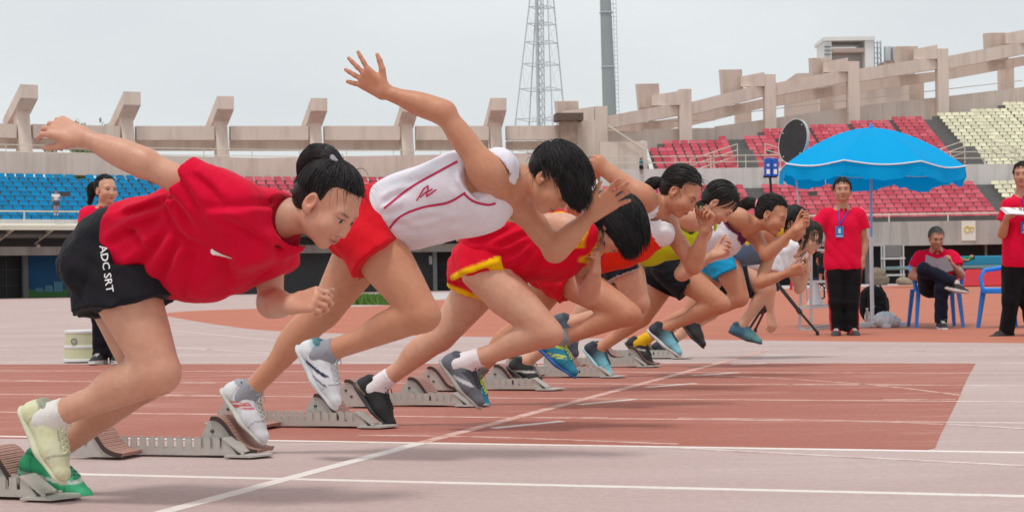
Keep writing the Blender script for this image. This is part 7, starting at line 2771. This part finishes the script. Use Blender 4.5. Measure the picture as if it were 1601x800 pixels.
def seated_man():
    Y = 19.7
    J = std_joints(Y, dict(pel=(1464, 447, -.06), hipR=(1451, 449, .02), hipL=(1476, 449, .02), chest=(1462, 410, -.05), neck=(1464, 391, .0), head=(1464, 372, .10),
        shR=(1439, 402, -.04), shL=(1488, 402, -.04), elR=(1426, 431, -.06), wrR=(1442, 436, .08), elL=(1503, 430, .08), wrL=(1487, 412, .30),
        knR=(1445, 421, .40), knL=(1472, 450, .46), anR=(1489, 441, .52), anL=(1471, 501, .44)), yaw=.05, pitch=.30)
    J['toeR'], J['toeL'] = nrm([1, -.35, -.25]), nrm([.05, -1, -.05])
    J['footupR'] = nrm([.3, .1, 1])
    root = empty('person', 'grey-haired man in red polo reading with crossed legs on a blue chair', 'person', at(1463, 511, Y) * (1, 1, 0), 'officials in red polo shirts')
    def shoe(x, y, z):
        return mixc((z < -.06) * 1.0, np.repeat(srgb(28, 28, 30)[None], len(x), 0), srgb(210, 208, 206))
    B, so = dressed(root, J, SKM, POLO, NAVY, shoe, dict(R=dict(d=np.array([.6, -.7, .2]), palm=UPV, ts=1, curl=(.6,) * 4), L=dict(d=np.array([-.3, -.4, .7]), palm=np.array([-.8, .3, -.2]), ts=1, curl=(.8,) * 4)), hs=1.04, g=1.04, seed=81, collar=srgb(206, 16, 50), hem=J['pel'] - UPV * .02)
    sock(root, J, 'R', srgb(214, 208, 204), .01, .09)
    men_hair(root, J, .009, 82, (.10, .095, .09), hs=1.04, thick=.006, length=.02)
    c = at(1466, 417, Y - .42)
    pr = empty('document', 'open grey booklet held by the seated man', 'booklet', c)
    for s, a in ((-1, .35), (1, -.25)):
        mb = MB(); M = Euler((.95, a, .1)).to_matrix()
        mb.box(c + np.array([s * .07, 0, .02 if s > 0 else .035]), (.15, .20, .006), M); mb.build('page', mat('paper_grey', srgb(112, 98, 106), .7), pr)
seated_man()

def woman_left():
    Y = 13.8
    J = std_joints(Y, dict(pel=(168, 422, 0), hipR=(155, 434, 0), hipL=(180, 434, 0), chest=(168, 356, 0), neck=(166, 324, 0), head=(166, 297, .02),
        shR=(140, 337, -.02), shL=(192, 337, .0), elR=(134, 378, 0), wrR=(150, 408, .10), elL=(200, 378, 0), wrL=(190, 412, .08),
        knR=(158, 494, 0), knL=(182, 494, 0), anR=(158, 552, 0), anL=(180, 552, 0)), yaw=.75, pitch=.05)
    J['toeR'], J['toeL'] = nrm([-.2, -1, 0]), nrm([.5, -1, 0])
    root = empty('person', 'woman in red polo with a ponytail standing behind the nearest runner', 'person', at(165, 566, Y) * (1, 1, 0), 'officials in red polo shirts')
    B, so = dressed(root, J, SK3, POLO, srgb(24, 24, 34), lambda x, y, z: mixc((z < -.055) * 1.0, np.repeat(srgb(38, 38, 42)[None], len(x), 0), srgb(220, 220, 220)), dict(R=dict(d=-UPV, palm=RUN, ts=1), L=dict(d=-UPV, palm=-RUN, ts=-1)), hs=1.0, g=.98, female=True, seed=91, vox=.011, fine=.0052, collar=srgb(206, 16, 50), shoe_s=1.0)
    pt = lambda u, v, w=0: at(u, v, Y - w)
    tie = pt(150, 288, -.04)
    hair(root, J, 'pony', .007, 93, n=420, tie=tie, thick=.009, lock=.0018, front=-.004, tail=[(tie, .020), (pt(144, 292, -.06), .034), (pt(143, 302, -.06), .030), (pt(141, 314, -.05), .010)])
    mb = MB(); mb.tube([tie + nrm(ACR * math.sin(a) + UPV * math.cos(a)) * .022 for a in np.linspace(0, 6.283, 11)], .008, 6); mb.build('hair_tie', mat('tie_violet', srgb(200, 180, 220), .8), root, smooth=True)
woman_left()

def far_person(u, v, h, Y, label, top, legs, skin=SKM, yaw=2.0, lying=False, grp='people by the far stand'):
    g0 = at(u, v, Y)
    fz = g0[2]
    s = h / 1.65
    f = np.array([math.sin(yaw), -math.cos(yaw), 0])
    r = nrm(np.cross(f, UPV))
    if lying:
        up, f2 = np.array([.8, .3, .25]), UPV
        up = nrm(up); f = nrm(f2 - up * np.dot(f2, up)); r = np.cross(f, up)
        L = lambda x, y, z: np.array([g0[0], g0[1], fz]) + (r * x + f * y + up * (z - .85)) * s + UPV * .13
    else:
        up = UPV
        L = lambda x, y, z: np.array([g0[0], g0[1], fz]) + (r * x + f * y + up * z) * s
    J = dict(pel=L(0, 0, .92), hipR=L(.09, 0, .86), hipL=L(-.09, 0, .86), chest=L(0, 0, 1.25), neck=L(0, 0, 1.40), head=L(0, .02, 1.54), shR=L(.17, 0, 1.35), shL=L(-.17, 0, 1.35),
             elR=L(.22, .02, 1.10), wrR=L(.20, .12, .90), elL=L(-.24, .0, 1.10), wrL=L(-.22, .1, .90), knR=L(.10, .06, .48), knL=L(-.09, -.02, .48), anR=L(.10, .02, .08), anL=L(-.09, -.06, .08))
    J['toeR'] = J['toeL'] = nrm(f)
    J['hB'] = head_basis(f, up)
    root = empty('person', label, 'person', (g0[0], g0[1], fz), grp)
    B = body_prims(J, s)
    build_body(root, J, B, .024, .016, {}, skin, hs=s)
    A, Lc = J['A'], J['Lc']
    V, Q = solid([dict(p, cut=[(J['pel'], -A)]) for p in B['T']] + sleeve(J, 'R', .4, .012) + sleeve(J, 'L', .4, .012), .022, .015, clip=lambda P: (P - J['neck']) @ A - .01)
    person_part('shirt', V, Q, root, CLOTH(), np.array(top))
    P = B['H'] + [B['T'][0]] + thigh_sleeve(J, 'R', .55, .012) + thigh_sleeve(J, 'L', .55, .012)
    V, Q = solid(P, .022, .012, clip=lambda p: (p - J['pel'] - A * .1) @ A)
    person_part('shorts', V, Q, root, CLOTH(), np.array(legs))
    hair(root, J, 'short', .02, 3, hs=s, n=40, thick=.014, length=.05, lock=.006)
    for sd in 'RL':
        make_shoe(root, J['an' + sd], J['toe' + sd], up, .018, flat(srgb(220, 220, 220)), None, s)
g = ground(1287, 455)
far_person(1287, 455, 1.62, g[1], 'distant person in black top and dark shorts beside the step stand', srgb(34, 34, 38), srgb(30, 34, 52), yaw=2.4)
far_person(1003, 276, 1.10, 102.6, 'small figure in turquoise top on the walkway between the tiers', srgb(40, 140, 160), srgb(30, 32, 40), yaw=1.2)
far_person(1500, 414, 1.6, 74.2, 'person in green top lying on the red landing mat', srgb(30, 120, 70), srgb(200, 60, 40), yaw=0, lying=True)
far_person(88, 336, 1.2, 85.9, 'blurred spectator in white sitting among the blue seats', srgb(226, 222, 220), srgb(80, 84, 90), yaw=.3)
